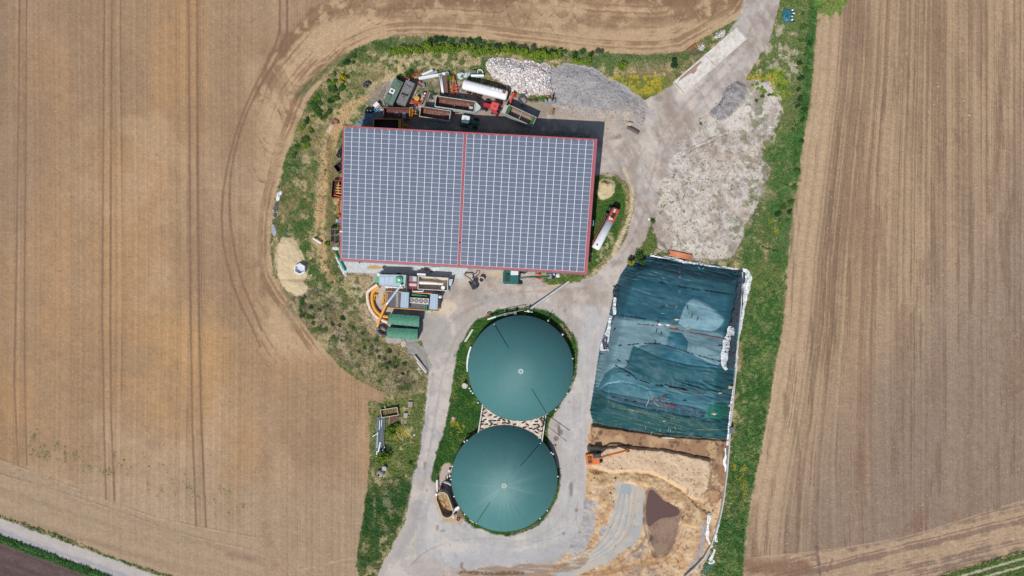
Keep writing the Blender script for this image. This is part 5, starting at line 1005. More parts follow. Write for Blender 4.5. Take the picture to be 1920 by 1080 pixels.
# tank trailers
def tanker(label, p1, p2, wpx, h, red=False):
    x, y, r, L = axis(p1, p2, h); w_ = wpx * S * (H - h) / H; t = thing('tank_trailer', label, 'tank trailer', x, y, 0, r); ra = w_ / 2; zc = h - ra * .95
    def ringp(xx, k=1): return [(xx, ra * k * math.copysign(abs(math.cos(a)) ** .75, math.cos(a)), zc + ra * .95 * k * math.copysign(abs(math.sin(a)) ** .75, math.sin(a))) for a in np.linspace(0, 2 * math.pi, 20, endpoint=False)]
    x0 = -L/2; x1 = L/2; cut = L/2 - 3.3 if red else x1
    b = MB(); b.loft([ringp(x0, .75), ringp(x0 + .12, .93), ringp(x0 + .35, 1), ringp(cut - (.01 if red else .35), 1)] + ([] if red else [ringp(x1 - .12, .93), ringp(x1, .75)])); b.part('tank', M((243, 244, 246), .3, dirt=(205, 204, 200), amt=.15, scale=.5, var=.03), t, True)
    b = MB()
    for yy in (-.4, .4): b.box(x0 + .2, x1 - .2, yy - .07, yy + .07, .75, 1.05)
    b.box(x0 + .1, x0 + .3, -ra, ra, .7, .9); b.part('chassis', M((170, 52, 44), .6) if red else M((90, 90, 92), .6), t)
    if red:
        b = MB(); b.loft([ringp(cut, 1.0), ringp(x1 - .6, 1.0), ringp(x1 - .2, .9), ringp(x1, .6)]); fr_ = b.part('pump_housing', M((206, 96, 78), .5, dirt=(170, 84, 70), amt=.5), t, False)
        b = MB(); b.box(cut + .8, cut + 2.0, -.45, .35, h - .02, h + .18); b.part('hatch', M((50, 44, 44), .6), t); b = MB(); b.box(cut + .3, cut + 1.0, -.3, .6, h, h + .1, .3); b.box(cut + 1.9, cut + 2.9, .0, .4, h, h + .06, .1); b.part('cover_plate', M((232, 200, 190), .5), t)
        b = MB(); b.cyl(x0 + .9, .1, h - .04, h + .12, .2, 10); b.part('manhole', M((90, 88, 84), .6), t)
        b = MB(); b.tube([(x1 - .2, 0, 1.1), (x1 + .6, .1, 1.3), (x1 + 1.3, .5, 1.0)], .13, 8); b.tube([(x1 + .3, -.5, 1), (x1 + .7, .6, 1.2)], .1, 6); b.part('drawbar', M((50, 52, 56), .5), t)
        b = MB(); b.beam((x0 + .4, ra + .22, 1.6), (cut - .4, ra + .22, 1.8), .12); b.beam((cut - .4, ra + .1, 1.8), (cut + .6, ra + .3, 1.8), .1); b.part('boom', M((190, 90, 60), .6), t)
        b = MB(); b.box(x0 + .6, x0 + 3.4, ra - .25, ra + .18, 1.0, 1.35); b.part('side_guard', M((64, 60, 60), .8), t)
        for xx in (x1 - 2.2, x1 - .8):
            b = MB(); b.tube([(xx, ra + .05, .8), (xx + .6, ra + .35, 1.2)], .4, 12); b.part('pump', M((64, 66, 70), .6), t)
        for xx in (x0 + 1.8, x0 + 3.4):
            for s_ in (-1, 1): wheel(t, xx, s_ * (ra - .2), .55, .4)
    else:
        b = MB(); b.box(x0 + .3, x1 - .9, .18, .72, h - .12, h - .07)
        for k in range(16): xx = x0 + .5 + k * (L - 1.6) / 16; b.box(xx, xx + .06, .15, .75, h - .07, h - .02)
        b.box(x0 + .3, x1 - .9, .12, .17, h - .05, h + .0); b.part('walkway', M((176, 172, 172), .7, dirt=(130, 96, 84), amt=.35, scale=1.5), t)
        for k, (xx, rr) in enumerate(((1.3, .28), (2.1, .28), (2.9, .24))): b = MB(); b.cyl(xx + x1 - 4.6, .45, h - .1, h + .04, rr, 12); b.part('hatch', M((240, 240, 240), .4), t)
        b = MB(); b.box(x1 - 1.15, x1 - .45, .05, .85, h - .1, h + .02); b.part('platform', M((168, 96, 72), .7, dirt=(120, 70, 50), amt=.5), t)
        for k in range(3):
            xx = x0 + 1.5 + k * 1.25
            for s_ in (-1, 1): wheel(t, xx, s_ * (ra - .1), .52, .36, M((206, 50, 44), .5))
        b = MB(); b.box(x1 - 1.0, x1 + .1, -.9, .9, .9, 1.2); b.cyl(x1 - 2, -.8, 0, 1.0, .08); b.cyl(x1 - 2, .8, 0, 1.0, .08); b.part('landing_gear', M((60, 60, 62), .7), t)
    return t
tanker('long white tank trailer with a grey walkway and red wheels beside the rubble heap', (867.5, 155.5), (951, 177.2), 18.2, 3.4)
tanker('white slurry tanker with a red pump housing parked on the grass east of the barn', (1117, 466), (1157, 390), 16.2, 3.1, True)
# tractors
def tractor(label, p_rear, p_front, h, bodyc, roofc, rimc, hoodc=None):
    x, y, r, L = axis(p_rear, p_front, 2.0); t = thing('tractor', label, 'tractor', x, y, 0, r); k = L / 4.6
    P = lambda b, nm, m, sm=False, par=None: b.part(nm, m, par or t, sm)
    bm = M(bodyc, .35, dirt=tuple(int(q * .85) for q in bodyc), amt=.25)
    b = MB(); b.loft([[(xx, w2 * c, z0 + (z1 - z0) * d) for c, d in ((-1, 0), (1, 0), (1, .75), (.75, 1), (-.75, 1), (-1, .75))] for xx, w2, z0, z1 in ((-.1*k, .5, .9, 2.0), (1.2*k, .45, .9, 1.9), (2.1*k, .38, .9, 1.65), (2.35*k, .28, 1.0, 1.4))]); P(b, 'bonnet', M(hoodc, .35) if hoodc else bm)
    b = MB(); b.box(-1.9*k, .9*k, -.35, .35, .6, 1.1); b.beam((1.6*k, -.95, .75), (1.6*k, .95, .75), .2); b.beam((-1.3*k, -.95, .9), (-1.3*k, .95, .9), .3); b.box(-2.3*k, -1.8*k, -.4, .4, .6, .8); P(b, 'chassis', M((58, 58, 60), .7))
    b = MB()
    for xx, yy in ((-1.55*k, -.78), (-1.55*k, .78), (-.1*k, -.7), (-.1*k, .7)): b.beam((xx, yy, 1.2), (xx, yy * .93, 2.75), .08)
    cab = P(b, 'cab_frame', M((40, 42, 44), .5)); b = MB(); b.box(-1.5*k, -.13*k, -.7, .7, 1.3, 2.7); b.part('cab_glass', M((70, 84, 92), .08, spec=.8), cab)
    b = MB(); s_ = .84; rr = [(-1.75*k, -s_ + .15), (-1.6*k, -s_), (-.05*k, -s_), (.15*k, -s_ + .2), (.15*k, s_ - .2), (-.05*k, s_), (-1.6*k, s_), (-1.75*k, s_ - .15)]; b.prism(rr, 2.72, 2.86); b.prism([(a * .9 - .08, c * .85) for a, c in rr], 2.861, 2.93); P(b, 'roof', M(roofc, .35, var=.05))
    b = MB(); b.box(-1.25*k, -.6*k, -.3, .3, 2.932, 2.97); P(b, 'roof_hatch', M(tuple(int(q * .8) for q in roofc), .5))
    for s_ in (-1, 1):
        b = MB(); b.loft([[(xx, s_ * y_, z_) for y_, z_ in ((.72, zt), (1.25, zt), (1.25, zt + .06), (.72, zt + .06))] for xx, zt in ((-2.05*k, 1.3), (-1.75*k, 1.72), (-1.2*k, 1.86), (-.65*k, 1.7), (-.35*k, 1.3))]); P(b, 'fender', bm)
        wheel(t, -1.2*k, s_ * 1.05, .86, .55, M(rimc, .5)); wheel(t, 1.6*k, s_ * .95, .6, .42, M(rimc, .5))
        b = MB(); b.beam((.2*k, s_ * .75, 2.3), (.35*k, s_ * 1.15, 2.3), .05); b.box(.28*k, .38*k, s_ * 1.15 - .12, s_ * 1.15 + .12, 2.1, 2.45); P(b, 'mirror', M((40, 40, 42), .5))
    b = MB(); b.cyl(.25*k, -.6, 1.2, 2.7, .06); P(b, 'exhaust', M((60, 60, 62), .4, .5))
    return t
tractor('red tractor parked nose to the west between the tank trailer and silver trailer', (938, 204.5), (906, 193.5), 2.8, (206, 70, 76), (228, 96, 92), (190, 190, 190), (190, 50, 72))
tractor('green tractor with a white cab roof parked in the shadow of the barn', (862, 223.5), (897, 230), 2.8, (52, 118, 82), (236, 240, 240), (150, 160, 156))
# containers
def container(label, p1, p2, wpx, h, c, dirt, details=0):
    x, y, r, L = axis(p1, p2, h); w_ = wpx * S * (H - h) / H; t = thing('shipping_container', label, 'container', x, y, 0, r); m = M(c, .6, dirt=dirt, amt=.5, scale=.7)
    b = MB(); b.box(-L/2 + .04, L/2 - .04, -w_/2 + .04, w_/2 - .04, .15, h - .03)
    for k in range(int(L / .28)):
        xx = -L/2 + .2 + k * .28
        if xx < L/2 - .2: b.box(xx, xx + .14, -w_/2 + .015, w_/2 - .015, .2, h - .005)
    b.part('body', m, t); b = MB()
    for yy in (-w_/2, w_/2 - .08): b.box(-L/2, L/2, yy, yy + .08, h - .1, h + .02); b.box(-L/2, L/2, yy, yy + .08, .05, .2)
    for xx in (-L/2, L/2 - .08):
        b.box(xx, xx + .08, -w_/2 + .08, w_/2 - .08, h - .1, h + .015)
        for yy in (-w_/2, w_/2 - .08): b.box(xx, xx + .08, yy, yy + .08, .2, h - .1)
    b.part('frame', M(tuple(int(q * .9) for q in c), .6), t)
    for s_ in (-1, 1): b = MB(); b.box(-L/2 - .03, -L/2 + .0, min(0, s_ * (w_/2 - .1)), max(0, s_ * (w_/2 - .1)), .2, h - .15); b.part('door', M(tuple(int(q * .95) for q in c), .5), t)
    return t, L, w_, h
t, L, w_, h = container('green office container with a white roof vent at the west of the machinery', (748, 150.5), (727.5, 194), 18.6, 2.7, (112, 134, 118), (92, 112, 98))
b = MB(); b.box(-.55, .55, -.85, .25, h + .0, h + .22); v = b.part('roof_vent', M((238, 238, 236), .4), t); b = MB(); b.cyl(0, -.3, h + .22, h + .26, .3, 16); b.part('fan', M((110, 92, 88), .6), v)
b = MB(); b.box(L/2 - 1.9, L/2 - .9, -w_/2 + .05, -w_/2 + 1.1, h + .02, h + .35); b.box(-L/2 + .4, -L/2 + 1.5, w_/2 - 1.4, w_/2 - .3, h + .02, h + .25); b.part('roof_box', M((96, 122, 104), .6), t)
b = MB(); b.tube([(-L/2, -w_/2 - .06, h - .05), (L/2 - .6, -w_/2 - .06, h - .05)], .05, 6); b.part('pipe', M((176, 200, 206), .4), t)
t, L, w_, h = container('weathered grey container standing beside the green one', (770, 153), (751, 195.5), 18.4, 2.5, (138, 138, 138), (112, 110, 110))
b = MB(); b.beam((-1.9, -.8, h + .02), (-1.5, .8, h + .02), .06); b.beam((-1.5, -.8, h + .02), (-1.9, .8, h + .02), .05); b.box(.9, 1.0, -.5, .4, h, h + .05, .1); b.box(.1, .6, -.8, .8, h + .003, h + .02, .1); b.part('tar_patch', M((60, 56, 56), .9), t)

# ------------------------------------------------------------------ implements
def at(px, py, z=0): return W(px, py, z)
def L3(pts, z): return [(*W(x, y, z if not hasattr(z, '__len__') else z[i]), z if not hasattr(z, '__len__') else z[i]) for i, (x, y) in enumerate(pts)]
def implement(name, label, cat, px, py, items, group=None):
    """items: (part, material, list of (kind, pts px, z, radius))"""
    x, y = W(px, py, 0); t = thing(name, label, cat, x, y, 0, 0, group)
    for pn, mat, prims in items:
        b = MB()
        for kd, *a in prims:
            if kd == 't': pts = L3(a[0], a[1]); b.tube([(p[0] - x, p[1] - y, p[2]) for p in pts], a[2], 8)
            elif kd == 'b': pts = L3(a[0], a[1]); [b.beam(np.array(p) - (x, y, 0), np.array(q) - (x, y, 0), a[2], a[3] if len(a) > 3 else None) for p, q in zip(pts[:-1], pts[1:])]
            elif kd == 'p': b.prism([(q[0] - x, q[1] - y) for q in [W(*p, a[2]) for p in a[0]]][::-1], a[1], a[2])
            elif kd == 'c': q = W(*a[0], a[2]); b.cyl(q[0] - x, q[1] - y, a[1], a[2], a[3], 16)
            elif kd == 's': q = W(*a[0], a[1]); b.ball((q[0] - x, q[1] - y, a[1]), a[2], a[3] if len(a) > 3 else (1, 1, 1), 12, 8, a[4] if len(a) > 4 else .03)
            elif kd == 'r': q = W(*a[0], a[2]); b.ring(q[0] - x, q[1] - y, a[1], a[2], a[3], a[4])
            elif kd == 'o': q = W(*a[0], a[1]); b.torus((q[0] - x, q[1] - y, a[1]), a[2], a[3], a[4] if len(a) > 4 else 2)
        b.part(pn, mat, t)
    return t
BLU = M((74, 156, 208), .45); ORG = M((222, 98, 52), .5, dirt=(180, 80, 50), amt=.4); REDM = M((206, 62, 58), .5, dirt=(160, 60, 56), amt=.4); BLK = M((40, 42, 46), .7); DG = M((84, 90, 98), .6); WHT = M((236, 240, 244), .4, var=.04); STEEL = M((196, 204, 212), .35, .4); TEAL = M((60, 150, 150), .5)
its = [('beam', BLU, [('b', [(672, 232), (690, 220), (712, 204)], [.9, 1.0, 1.2], .16), ('b', [(684, 233), (702, 212), (707, 205)], .9, .12), ('b', [(693, 234), (712, 212)], .9, .1), ('b', [(701, 206), (704, 202), (711, 209), (716, 216)], 1.2, .12), ('b', [(703, 233), (717, 214)], .7, .08)])]
for k, (x, y) in enumerate(((672, 231), (680, 226.5), (685, 221), (691.5, 216), (697, 210.5), (700, 206.5))): its.append(('share', BLU, [('s', (x, y), .45, .34, (1.3, .6, .5)), ('b', [(x + 2, y + 1), (x + 6, y + 2.5)], .7, .08)]))
implement('plough', 'blue reversible plough with curved shares at the north west corner of the barn', 'plough', 693, 222, its)
for x, y, lb in ((689.5, 205.5, 'black wrapped bale beside the blue plough, western of the two'), (695.5, 206, 'black wrapped bale beside the blue plough, eastern of the two')):
    p = W(x, y, 1); b = MB(); b.ball((p[0], p[1], .62), .6, (1, 1.05, 1), 14, 10, .03); b.part('wrapped_bale', M((38, 42, 50), .3), None, True, lb, 'bale', 'black wrapped bales')
implement('seed_drill', 'small grey machine with a white lid and an orange side beside the green container', 'seed drill', 712, 200, [('lid', WHT, [('p', [(699, 197), (706.5, 190), (711, 195), (703.5, 202)], 1.2, 1.35)]), ('hopper', M((214, 150, 96), .6), [('p', [(703, 203.5), (711, 195.5), (713.5, 197.5), (706, 205)], .9, 1.2)]),
    ('frame', M((120, 124, 126), .6), [('p', [(707, 205), (714, 198), (719, 204), (712, 210)], .5, .9), ('b', [(713, 206), (718, 201), (722, 206)], 1.0, .1), ('b', [(715, 190), (719, 186), (717, 197), (722, 203)], .9, .1), ('b', [(709, 208), (716, 201)], 1.1, .1)]), ('coil', WHT, [('o', (714, 204), .95, .25, .08), ('b', [(716, 208), (720, 204)], 1.0, .08)])])
implement('harrow', 'red folded harrow lying at the head of the grey container', 'harrow', 775, 140, [('frame', REDM, [('b', [(757, 146), (775, 139), (792, 134.5)], .6, .16), ('b', [(760, 149), (778, 143), (786, 138)], .6, .14), ('b', [(765, 142), (770, 147)], .6, .12), ('b', [(774, 138), (778, 144)], .6, .12), ('b', [(783, 136), (786, 140)], .6, .12), ('b', [(758, 143), (764, 148)], .5, .1)])] +
    [('tine', REDM, [('b', [(762 + 5 * k, 145 - 1.6 * k), (763 + 5 * k, 149 - 1.6 * k)], [.6, .1], .07)]) for k in range(5)])
implement('steel_beam', 'short white beam with a blue tip behind the long beam near the red harrow', 'beam', 802, 136, [('beam', WHT, [('b', [(791.5, 140.5), (811, 132)], .5, .42, .4)]), ('tip', M((70, 130, 200), .5), [('b', [(811, 132), (813, 131.2)], .5, .46, .44)])], 'beams beside the grey container')
implement('steel_beam', 'middle grey brown beam lying between two white beams', 'beam', 809, 138, [('beam', M((176, 164, 150), .7), [('b', [(799, 141.5), (819, 134)], .45, .5, .3)]), ('bracket', STEEL, [('b', [(817, 132.5), (820, 136)], .6, .3)])], 'beams beside the grey container')
implement('steel_beam', 'long white box beam with round end cap and clamped collars', 'beam', 812, 143, [('beam', WHT, [('b', [(785.5, 147.5), (837, 138.2)], .5, .62, .55)]), ('cap', STEEL, [('c', (838, 138), .2, .85, .5)]), ('collar', DG, [('b', [(822.5, 137.5), (823.5, 143)], .62, .16, .55)]), ('collar', DG, [('b', [(826.5, 137), (827.5, 142.5)], .62, .16, .55)])], 'beams beside the grey container')
implement('flat_trailer', 'narrow rust brown flatbed standing crossways with two white pipes on it', 'trailer', 834, 160, [('bed', M((132, 98, 90), .8, dirt=(104, 74, 68), amt=.5), [('p', [(823.5, 142.5), (837, 142), (839.5, 176), (825, 177.5)], .7, .95)]), ('rail', M((110, 80, 72), .8), [('b', [(824, 142.5), (825.3, 177)], 1.05, .12), ('b', [(837.5, 142), (840, 176)], 1.05, .12)]), ('axle', BLK, [('b', [(825, 155), (838, 155)], .4, .3)])])
for a, lb in ((((824.5, 141), (829.5, 176)), 'white pipe on the brown flatbed, nearer the grey container'), (((827.5, 141), (831.5, 176.5)), 'white pipe on the brown flatbed, nearer the orange cultivator')):
    b = MB(); b.tube(L3(a, 1.15), .15, 8); b.part('pipe', WHT, None, True, lb, 'pipe', 'pipes on the brown flatbed')
its = [('frame', ORG, [('b', [(850, 141), (853.5, 158), (857, 175)], .9, .15), ('b', [(849, 143), (848.5, 165)], .9, .13), ('b', [(843.5, 155), (847, 165), (851, 178)], .7, .14), ('b', [(853.5, 158), (845, 178)], .8, .14), ('b', [(845, 165), (862, 165)], .9, .15), ('b', [(847, 172), (858, 172)], .9, .14), ('b', [(862, 157), (862, 166)], .7, .12), ('b', [(849, 150), (854, 150)], .9, .1), ('b', [(844, 173), (848, 181)], .7, .12), ('b', [(858, 172), (856, 180)], .7, .12)])]
for k in range(6): its.append(('tine', ORG, [('b', [(844 + 3.2 * k, 166), (844.5 + 3.2 * k, 169.5)], [.9, .1], .09)]))
implement('cultivator', 'orange tined cultivator overgrown with weeds beside the white tank trailer', 'cultivator', 852, 165, its)
def foil(name, label, cat, pts, h, mat, seed, group=None, z0=0, amp=.25, parts=()):
    r_ = random.Random(seed); P = smooth_pts(pts, 1, True); cx, cy = P.mean(0); b = MB(); x, y = W(cx, cy, h); rings = []
    for k, (s_, hh) in enumerate(((1.0, .0), (.96, .5), (.75, .85), (.5, .95), (.25, 1.0), (.08, .95))):
        rings.append([(W(cx + (p[0]-cx) * s_ * (1 + r_.uniform(-amp, amp) * .3), cy + (p[1]-cy) * s_ * (1 + r_.uniform(-amp, amp) * .3), h * hh) + (z0 + h * hh * (1 + r_.uniform(-amp, amp)),)) for p in P])
    rings = [[(a - x, c - y, d) for a, c, d in r] for r in rings]
    b.loft(rings); o = b.part(name, mat, None, False, label, cat, group); o.location = (x, y, 0); return o
foil('foil_heap', 'crumpled silvery white foil in the weeds north of the tank trailer', 'foil', [(856, 140), (862, 134), (872, 137), (879, 133), (882, 139), (879, 146), (870, 146), (864, 151), (859, 147)], .8, M((226, 236, 244), .25, .2), 4)
implement('water_tank', 'small horizontal silver cylinder tank on a stand behind the white tank trailer', 'tank', 895, 142, [('cylinder', STEEL, [('t', [(883.5, 141.5), (907, 141.5)], 1.0, .36)]), ('stand', M((170, 176, 182), .5), [('b', [(885, 145), (905, 145.5)], .5, .1), ('b', [(889, 140), (889, 147)], .4, .1), ('b', [(897, 140), (897, 147.5)], .4, .1), ('b', [(904, 140), (904, 147)], .4, .1)])])
implement('control_box', 'dark box with a small teal lid next to the silver cylinder tank', 'box', 888, 134.5, [('box', M((110, 112, 112), .6), [('p', [(884, 131.5), (892.5, 131.5), (892.5, 137.5), (884, 137.5)], 0, .8)]), ('lid', TEAL, [('p', [(886.5, 132.5), (889.5, 132.5), (889.5, 136), (886.5, 136)], .8, .86)])])
implement('hose_ring', 'pale arched pipe ring beside the silver cylinder tank', 'ring', 900, 134, [('ring', M((226, 224, 214), .5), [('t', [(895, 138), (895.4, 133), (898, 130.6), (901, 130.4), (904, 132), (905.5, 136), (905.5, 139)], .6, .14)])])
implement('mower', 'red mower with a round yellow drum between the grey container and trailers', 'mower', 786, 187, [('drum', M((232, 176, 48), .5), [('c', (781.5, 184.5), .6, 1.1, .55)]), ('frame', REDM, [('b', [(770, 190), (780, 192), (791, 195)], .8, .5, .4), ('b', [(777, 186), (774, 192)], .9, .15)]), ('arm', M((190, 150, 140), .6), [('b', [(791, 176), (793, 182), (792, 190), (788, 197)], .8, .18), ('b', [(781, 172), (775, 182)], .9, .12)]), ('cylinder', STEEL, [('t', [(779, 182), (783, 180)], 1.25, .07), ('t', [(781, 184), (782, 179)], 1.3, .06), ('b', [(778, 196), (782, 200)], .4, .2)])])
implement('mower', 'slim red and white implement arm right of the yellow drum', 'mower', 794, 180, [('arm', M((120, 60, 60), .6), [('b', [(793, 173), (796, 178), (795, 186)], .7, .3)]), ('head', STEEL, [('s', (795, 180), .8, .28), ('s', (797, 175), .7, .3)])])
implement('engine', 'small engine with a red round cover lying in the grass by the long white beam', 'engine', 790, 157, [('cover', M((216, 92, 92), .5), [('s', (787, 154.5), .6, .36)]), ('block', M((150, 154, 160), .5, .3), [('s', (794, 158), .5, .4, (1, .8, .8), .2), ('s', (795, 162), .4, .35, (1, 1, .8), .2), ('b', [(782, 150), (782.5, 159), (788, 162), (792, 165)], .4, .14)])])
implement('wooden_beam', 'rust brown beam leaning with a grey one left of the rusty trailer beds', 'beam', 801, 180, [('beam', M((150, 100, 78), .8), [('b', [(802.5, 171.5), (798, 188)], .6, .35)]), ('beam', M((140, 136, 130), .8), [('b', [(806, 172), (800.5, 190)], .35, .45, .3)])])
implement('fork_frame', 'black three point fork frame behind the long pale tipper', 'frame', 812, 181, [('frame', M((66, 74, 78), .6), [('b', [(817, 178), (809, 177), (807, 184), (810, 188)], .7, .22), ('b', [(811, 176), (809, 170)], .6, .18), ('b', [(807, 183), (804, 186)], .4, .18)])])
implement('loader_frame', 'upright red implement standing east of the white tank trailer', 'implement', 960, 183, [('column', M((214, 84, 66), .5), [('b', [(963, 174), (961, 181), (958, 187), (957, 194)], 1.0, .42, .5)]), ('arm', REDM, [('b', [(958.5, 175), (966, 176)], 1.1, .22), ('b', [(955, 188), (962, 190)], .8, .3), ('b', [(966, 174), (965.5, 183)], .9, .2)]), ('foot', BLK, [('b', [(954, 192), (960, 197)], .3, .3)])])
implement('fork_frame', 'slate grey loader fork frame lying open south of the white rubble', 'frame', 984, 187, [('frame', M((88, 94, 108), .5), [('b', [(972, 184), (978, 179), (984, 177)], .5, .28), ('b', [(972, 186), (977, 193), (982, 200)], .4, .3), ('b', [(981, 200), (985, 193), (988, 190)], .3, .24), ('b', [(982, 179), (986, 186), (997, 190)], .5, .26), ('b', [(974, 183), (982, 182)], .6, .3)]), ('grille', M((110, 116, 124), .5), [('b', [(982, 172), (989, 170)], .6, .14), ('b', [(983, 176), (990, 173)], .6, .14), ('b', [(985, 170), (988, 178)], .6, .14)])])
implement('counterweight', 'small dark metal lump on the ground east of the slate fork frame', 'weight', 1004, 187, [('body', M((60, 58, 70), .5), [('s', (1004.5, 187), .3, .36, (1.2, .9, .8), .15)])])
implement('rotary_hoe', 'grey implement with two orange lamps at the foot of the gravel bank', 'implement', 1031, 188, [('body', M((176, 184, 184), .5, .2, dirt=(120, 124, 124), amt=.5), [('b', [(1022, 190), (1041, 190)], .7, .9, .3), ('s', (1031, 187), .8, .5), ('b', [(1022, 185), (1022, 194)], .7, .2), ('b', [(1040.5, 185), (1040.5, 194)], .7, .2)]), ('lamp', M((240, 160, 40), .3), [('s', (1027.3, 181.5), 1.2, .16)]), ('lamp', M((240, 160, 40), .3), [('s', (1035, 181.5), 1.2, .16)]), ('drive', BLK, [('b', [(1025, 183), (1027, 190)], .9, .24), ('b', [(1037, 181), (1036, 189)], .9, .26), ('c', (1037.5, 178.5), .2, .9, .2)])])
implement('scrap_barrel', 'rusty brown scrap leaning by the grey implement at the gravel bank', 'scrap', 1037, 210, [('body', M((156, 96, 76), .8), [('b', [(1038, 205), (1036, 214)], .4, .45, .4)])])
implement('buoy', 'small yellow ball on the ground beside rusty scrap', 'ball', 1029, 215, [('ball', M((230, 196, 110), .5), [('s', (1029.3, 215.5), .2, .2)])])
implement('scrap_metal', 'small pile of brown scrap in the grass right of the slate frame', 'scrap', 1008, 179, [('piece', M((190, 150, 126), .8), [('s', (1008, 179), .2, .35, (1.2, .8, .5), .3)]), ('piece', M((150, 110, 90), .8), [('s', (1012, 180), .2, .25, (1.2, .8, .5), .3)])])
implement('tree_stump', 'charred log with a pale end on the gravel north east of the barn', 'log', 1187, 240, [('trunk', M((110, 96, 90), .95, bump=.6), [('t', [(1176, 238), (1188, 244), (1198, 250)], .35, .4)]), ('end', M((200, 186, 164), .9), [('s', (1181, 232), .4, .55, (1.2, .9, .6), .25)])])
foil('cover_sheet', 'crumpled black sheet with torn beige edges on the north west bank', 'sheet', [(679, 160), (684, 152), (694, 150), (699, 156), (692, 161), (688, 166), (683, 164)], .4, M((50, 52, 62), .5), 6)
implement('concrete_slab', 'beige slab with a brown curved piece on the bank near the barn corner', 'slab', 620, 240, [('slab', M((204, 192, 174), .85), [('p', [(620, 233), (625.5, 235), (619.5, 249.5), (612, 246)], .0, .25)]), ('curved_piece', M((140, 104, 88), .8), [('t', [(624, 233), (623, 228), (627, 225), (632, 227), (634, 232)], .3, .34)])])
# west side of the barn
implement('steel_plate', 'dark triangular steel plate tucked under the west eave', 'plate', 636, 284, [('plate', M((60, 68, 82), .5), [('p', [(641, 268), (629.5, 292), (641, 299)], .1, .3)])])
for x, y, z, lb in ((635, 291.5, .45, 'lower tyre lying on the dark steel plate'), (637.5, 284, .5, 'upper tyre leaning on the dark steel plate')):
    p = W(x, y, z); b = MB(); b.torus((p[0], p[1], z), .36, .17); b.part('tyre', TYRE, None, True, lb, 'tyre', 'tyres by the west eave')
t, L, w_ = open_trailer('dark steel skip standing skewed under the west eave below the tyres', (629, 318), (643, 308), 16, 1.4, M((70, 60, 60), .7), M((44, 38, 40), .8), zb=.2, ribs=3, draw=0, axles=(), cat='skip', frame=M((110, 96, 92), .7))
t, L, w_ = open_trailer('rusty trailer parked against the west wall with a yellow machine inside', (631, 371), (633.5, 338), 21, 1.5, M((120, 76, 66), .8, dirt=(90, 58, 50), amt=.6), M((70, 48, 44), .9), zb=.6, ribs=5, draw=0, axles=(.5,), frame=M((140, 88, 74), .8))
implement('hay_rake', 'yellow machine with orange bars carried in the rusty trailer', 'implement', 634, 353, [('frame', M((230, 178, 90), .5), [('b', [(635, 342), (633.5, 352), (635, 362)], 1.6, .16), ('b', [(630, 352), (640, 353)], 1.6, .2), ('b', [(629, 357), (640, 358)], 1.5, .16), ('b', [(630, 362), (640, 363)], 1.5, .2), ('b', [(631, 347), (639, 348)], 1.6, .14)]), ('bar', M((220, 100, 56), .5), [('b', [(626, 366), (640, 369)], 1.45, .22)]), ('hook', REDM, [('b', [(637.5, 331), (638, 340)], 1.6, .2)])])
implement('wheel_rake', 'orange implement with a long white guard under the west eave', 'implement', 635, 390, [('guard', WHT, [('b', [(635, 378), (633.5, 396)], .9, .35, .2)]), ('frame', M((222, 96, 50), .5), [('b', [(638, 375), (634, 378), (632.5, 392), (634, 399)], .8, .18), ('s', (636, 404), .7, .3), ('s', (638, 408), .7, .3)])])
implement('battery_box', 'small grey box with straps below the orange implement at the west wall', 'box', 633, 414, [('box', M((120, 124, 134), .6), [('p', [(629, 410), (639, 410), (639, 418), (629, 418)], .1, .8)]), ('lid', M((180, 184, 190), .5), [('p', [(630, 411), (633, 411), (633, 416), (630, 416)], .8, .88)])])
cg = []
for z in (.2, 1.5): cg.append(('b', [(620, 430), (636.5, 430), (637, 452), (632, 459), (623, 458), (619.5, 452), (620, 430)], z, .1))
for p in ((620, 430), (636.5, 430), (637, 452), (632, 459), (619.5, 452)): cg.append(('b', [p, p], [.1, 1.5], .1))
cg += [('b', [(620, 441), (637, 441)], 1.5, .08), ('b', [(628, 430), (628, 457)], 1.5, .08)]
implement('cage_frame', 'open rusty metal cage frame at the south west corner of the barn', 'cage', 628, 444, [('frame', M((150, 150, 152), .6, dirt=(120, 90, 80), amt=.5), cg), ('floor', M((60, 52, 50), .9), [('p', [(621, 431), (636, 431), (636, 452), (631, 457), (621, 452)], .2, .3)])])
foil('sack', 'crumpled white sacks below the metal cage', 'sack', [(622, 464), (628, 461), (636, 463), (636, 469), (628, 469), (623, 468)], .5, M((228, 232, 238), .5), 8)
b = MB(); b.tube(L3([(629, 472), (637, 488), (647, 507.5)], .55), .2, 8); b.part('pipe', M((28, 158, 110), .4), None, True, 'straight green pipe at the south west corner of the concrete apron', 'pipe')
foil('plastic_film', 'torn white film along the green pipe at the apron corner', 'film', [(627, 476), (632, 482), (640, 498), (647, 508), (652, 509), (649, 514), (650, 521), (645, 518), (638, 504), (631, 488)], .25, M((222, 224, 230), .4), 9)
foil('plastic_film', 'crumpled pale film on the apron beside the eave, east part', 'film', [(800, 503), (812, 499), (828, 501), (822, 506), (812, 510)], .4, M((222, 230, 236), .4), 10)
implement('sack', 'small dark sack and paper scrap on the west part of the apron', 'sack', 675, 492, [('sack', M((70, 66, 64), .7), [('s', (674, 492), .3, .22)]), ('scrap', WHT, [('s', (677, 494), .25, .15, (1, 1, .5), .3)])])
implement('debris', 'dark brown log and debris lying on the middle of the apron', 'debris', 803, 506, [('log', M((96, 80, 66), .9), [('t', [(795, 503.5), (804, 505), (809, 508)], .25, .25)]), ('rag', BLK, [('s', (809, 509), .3, .3, (1.2, .8, .6), .3)])])
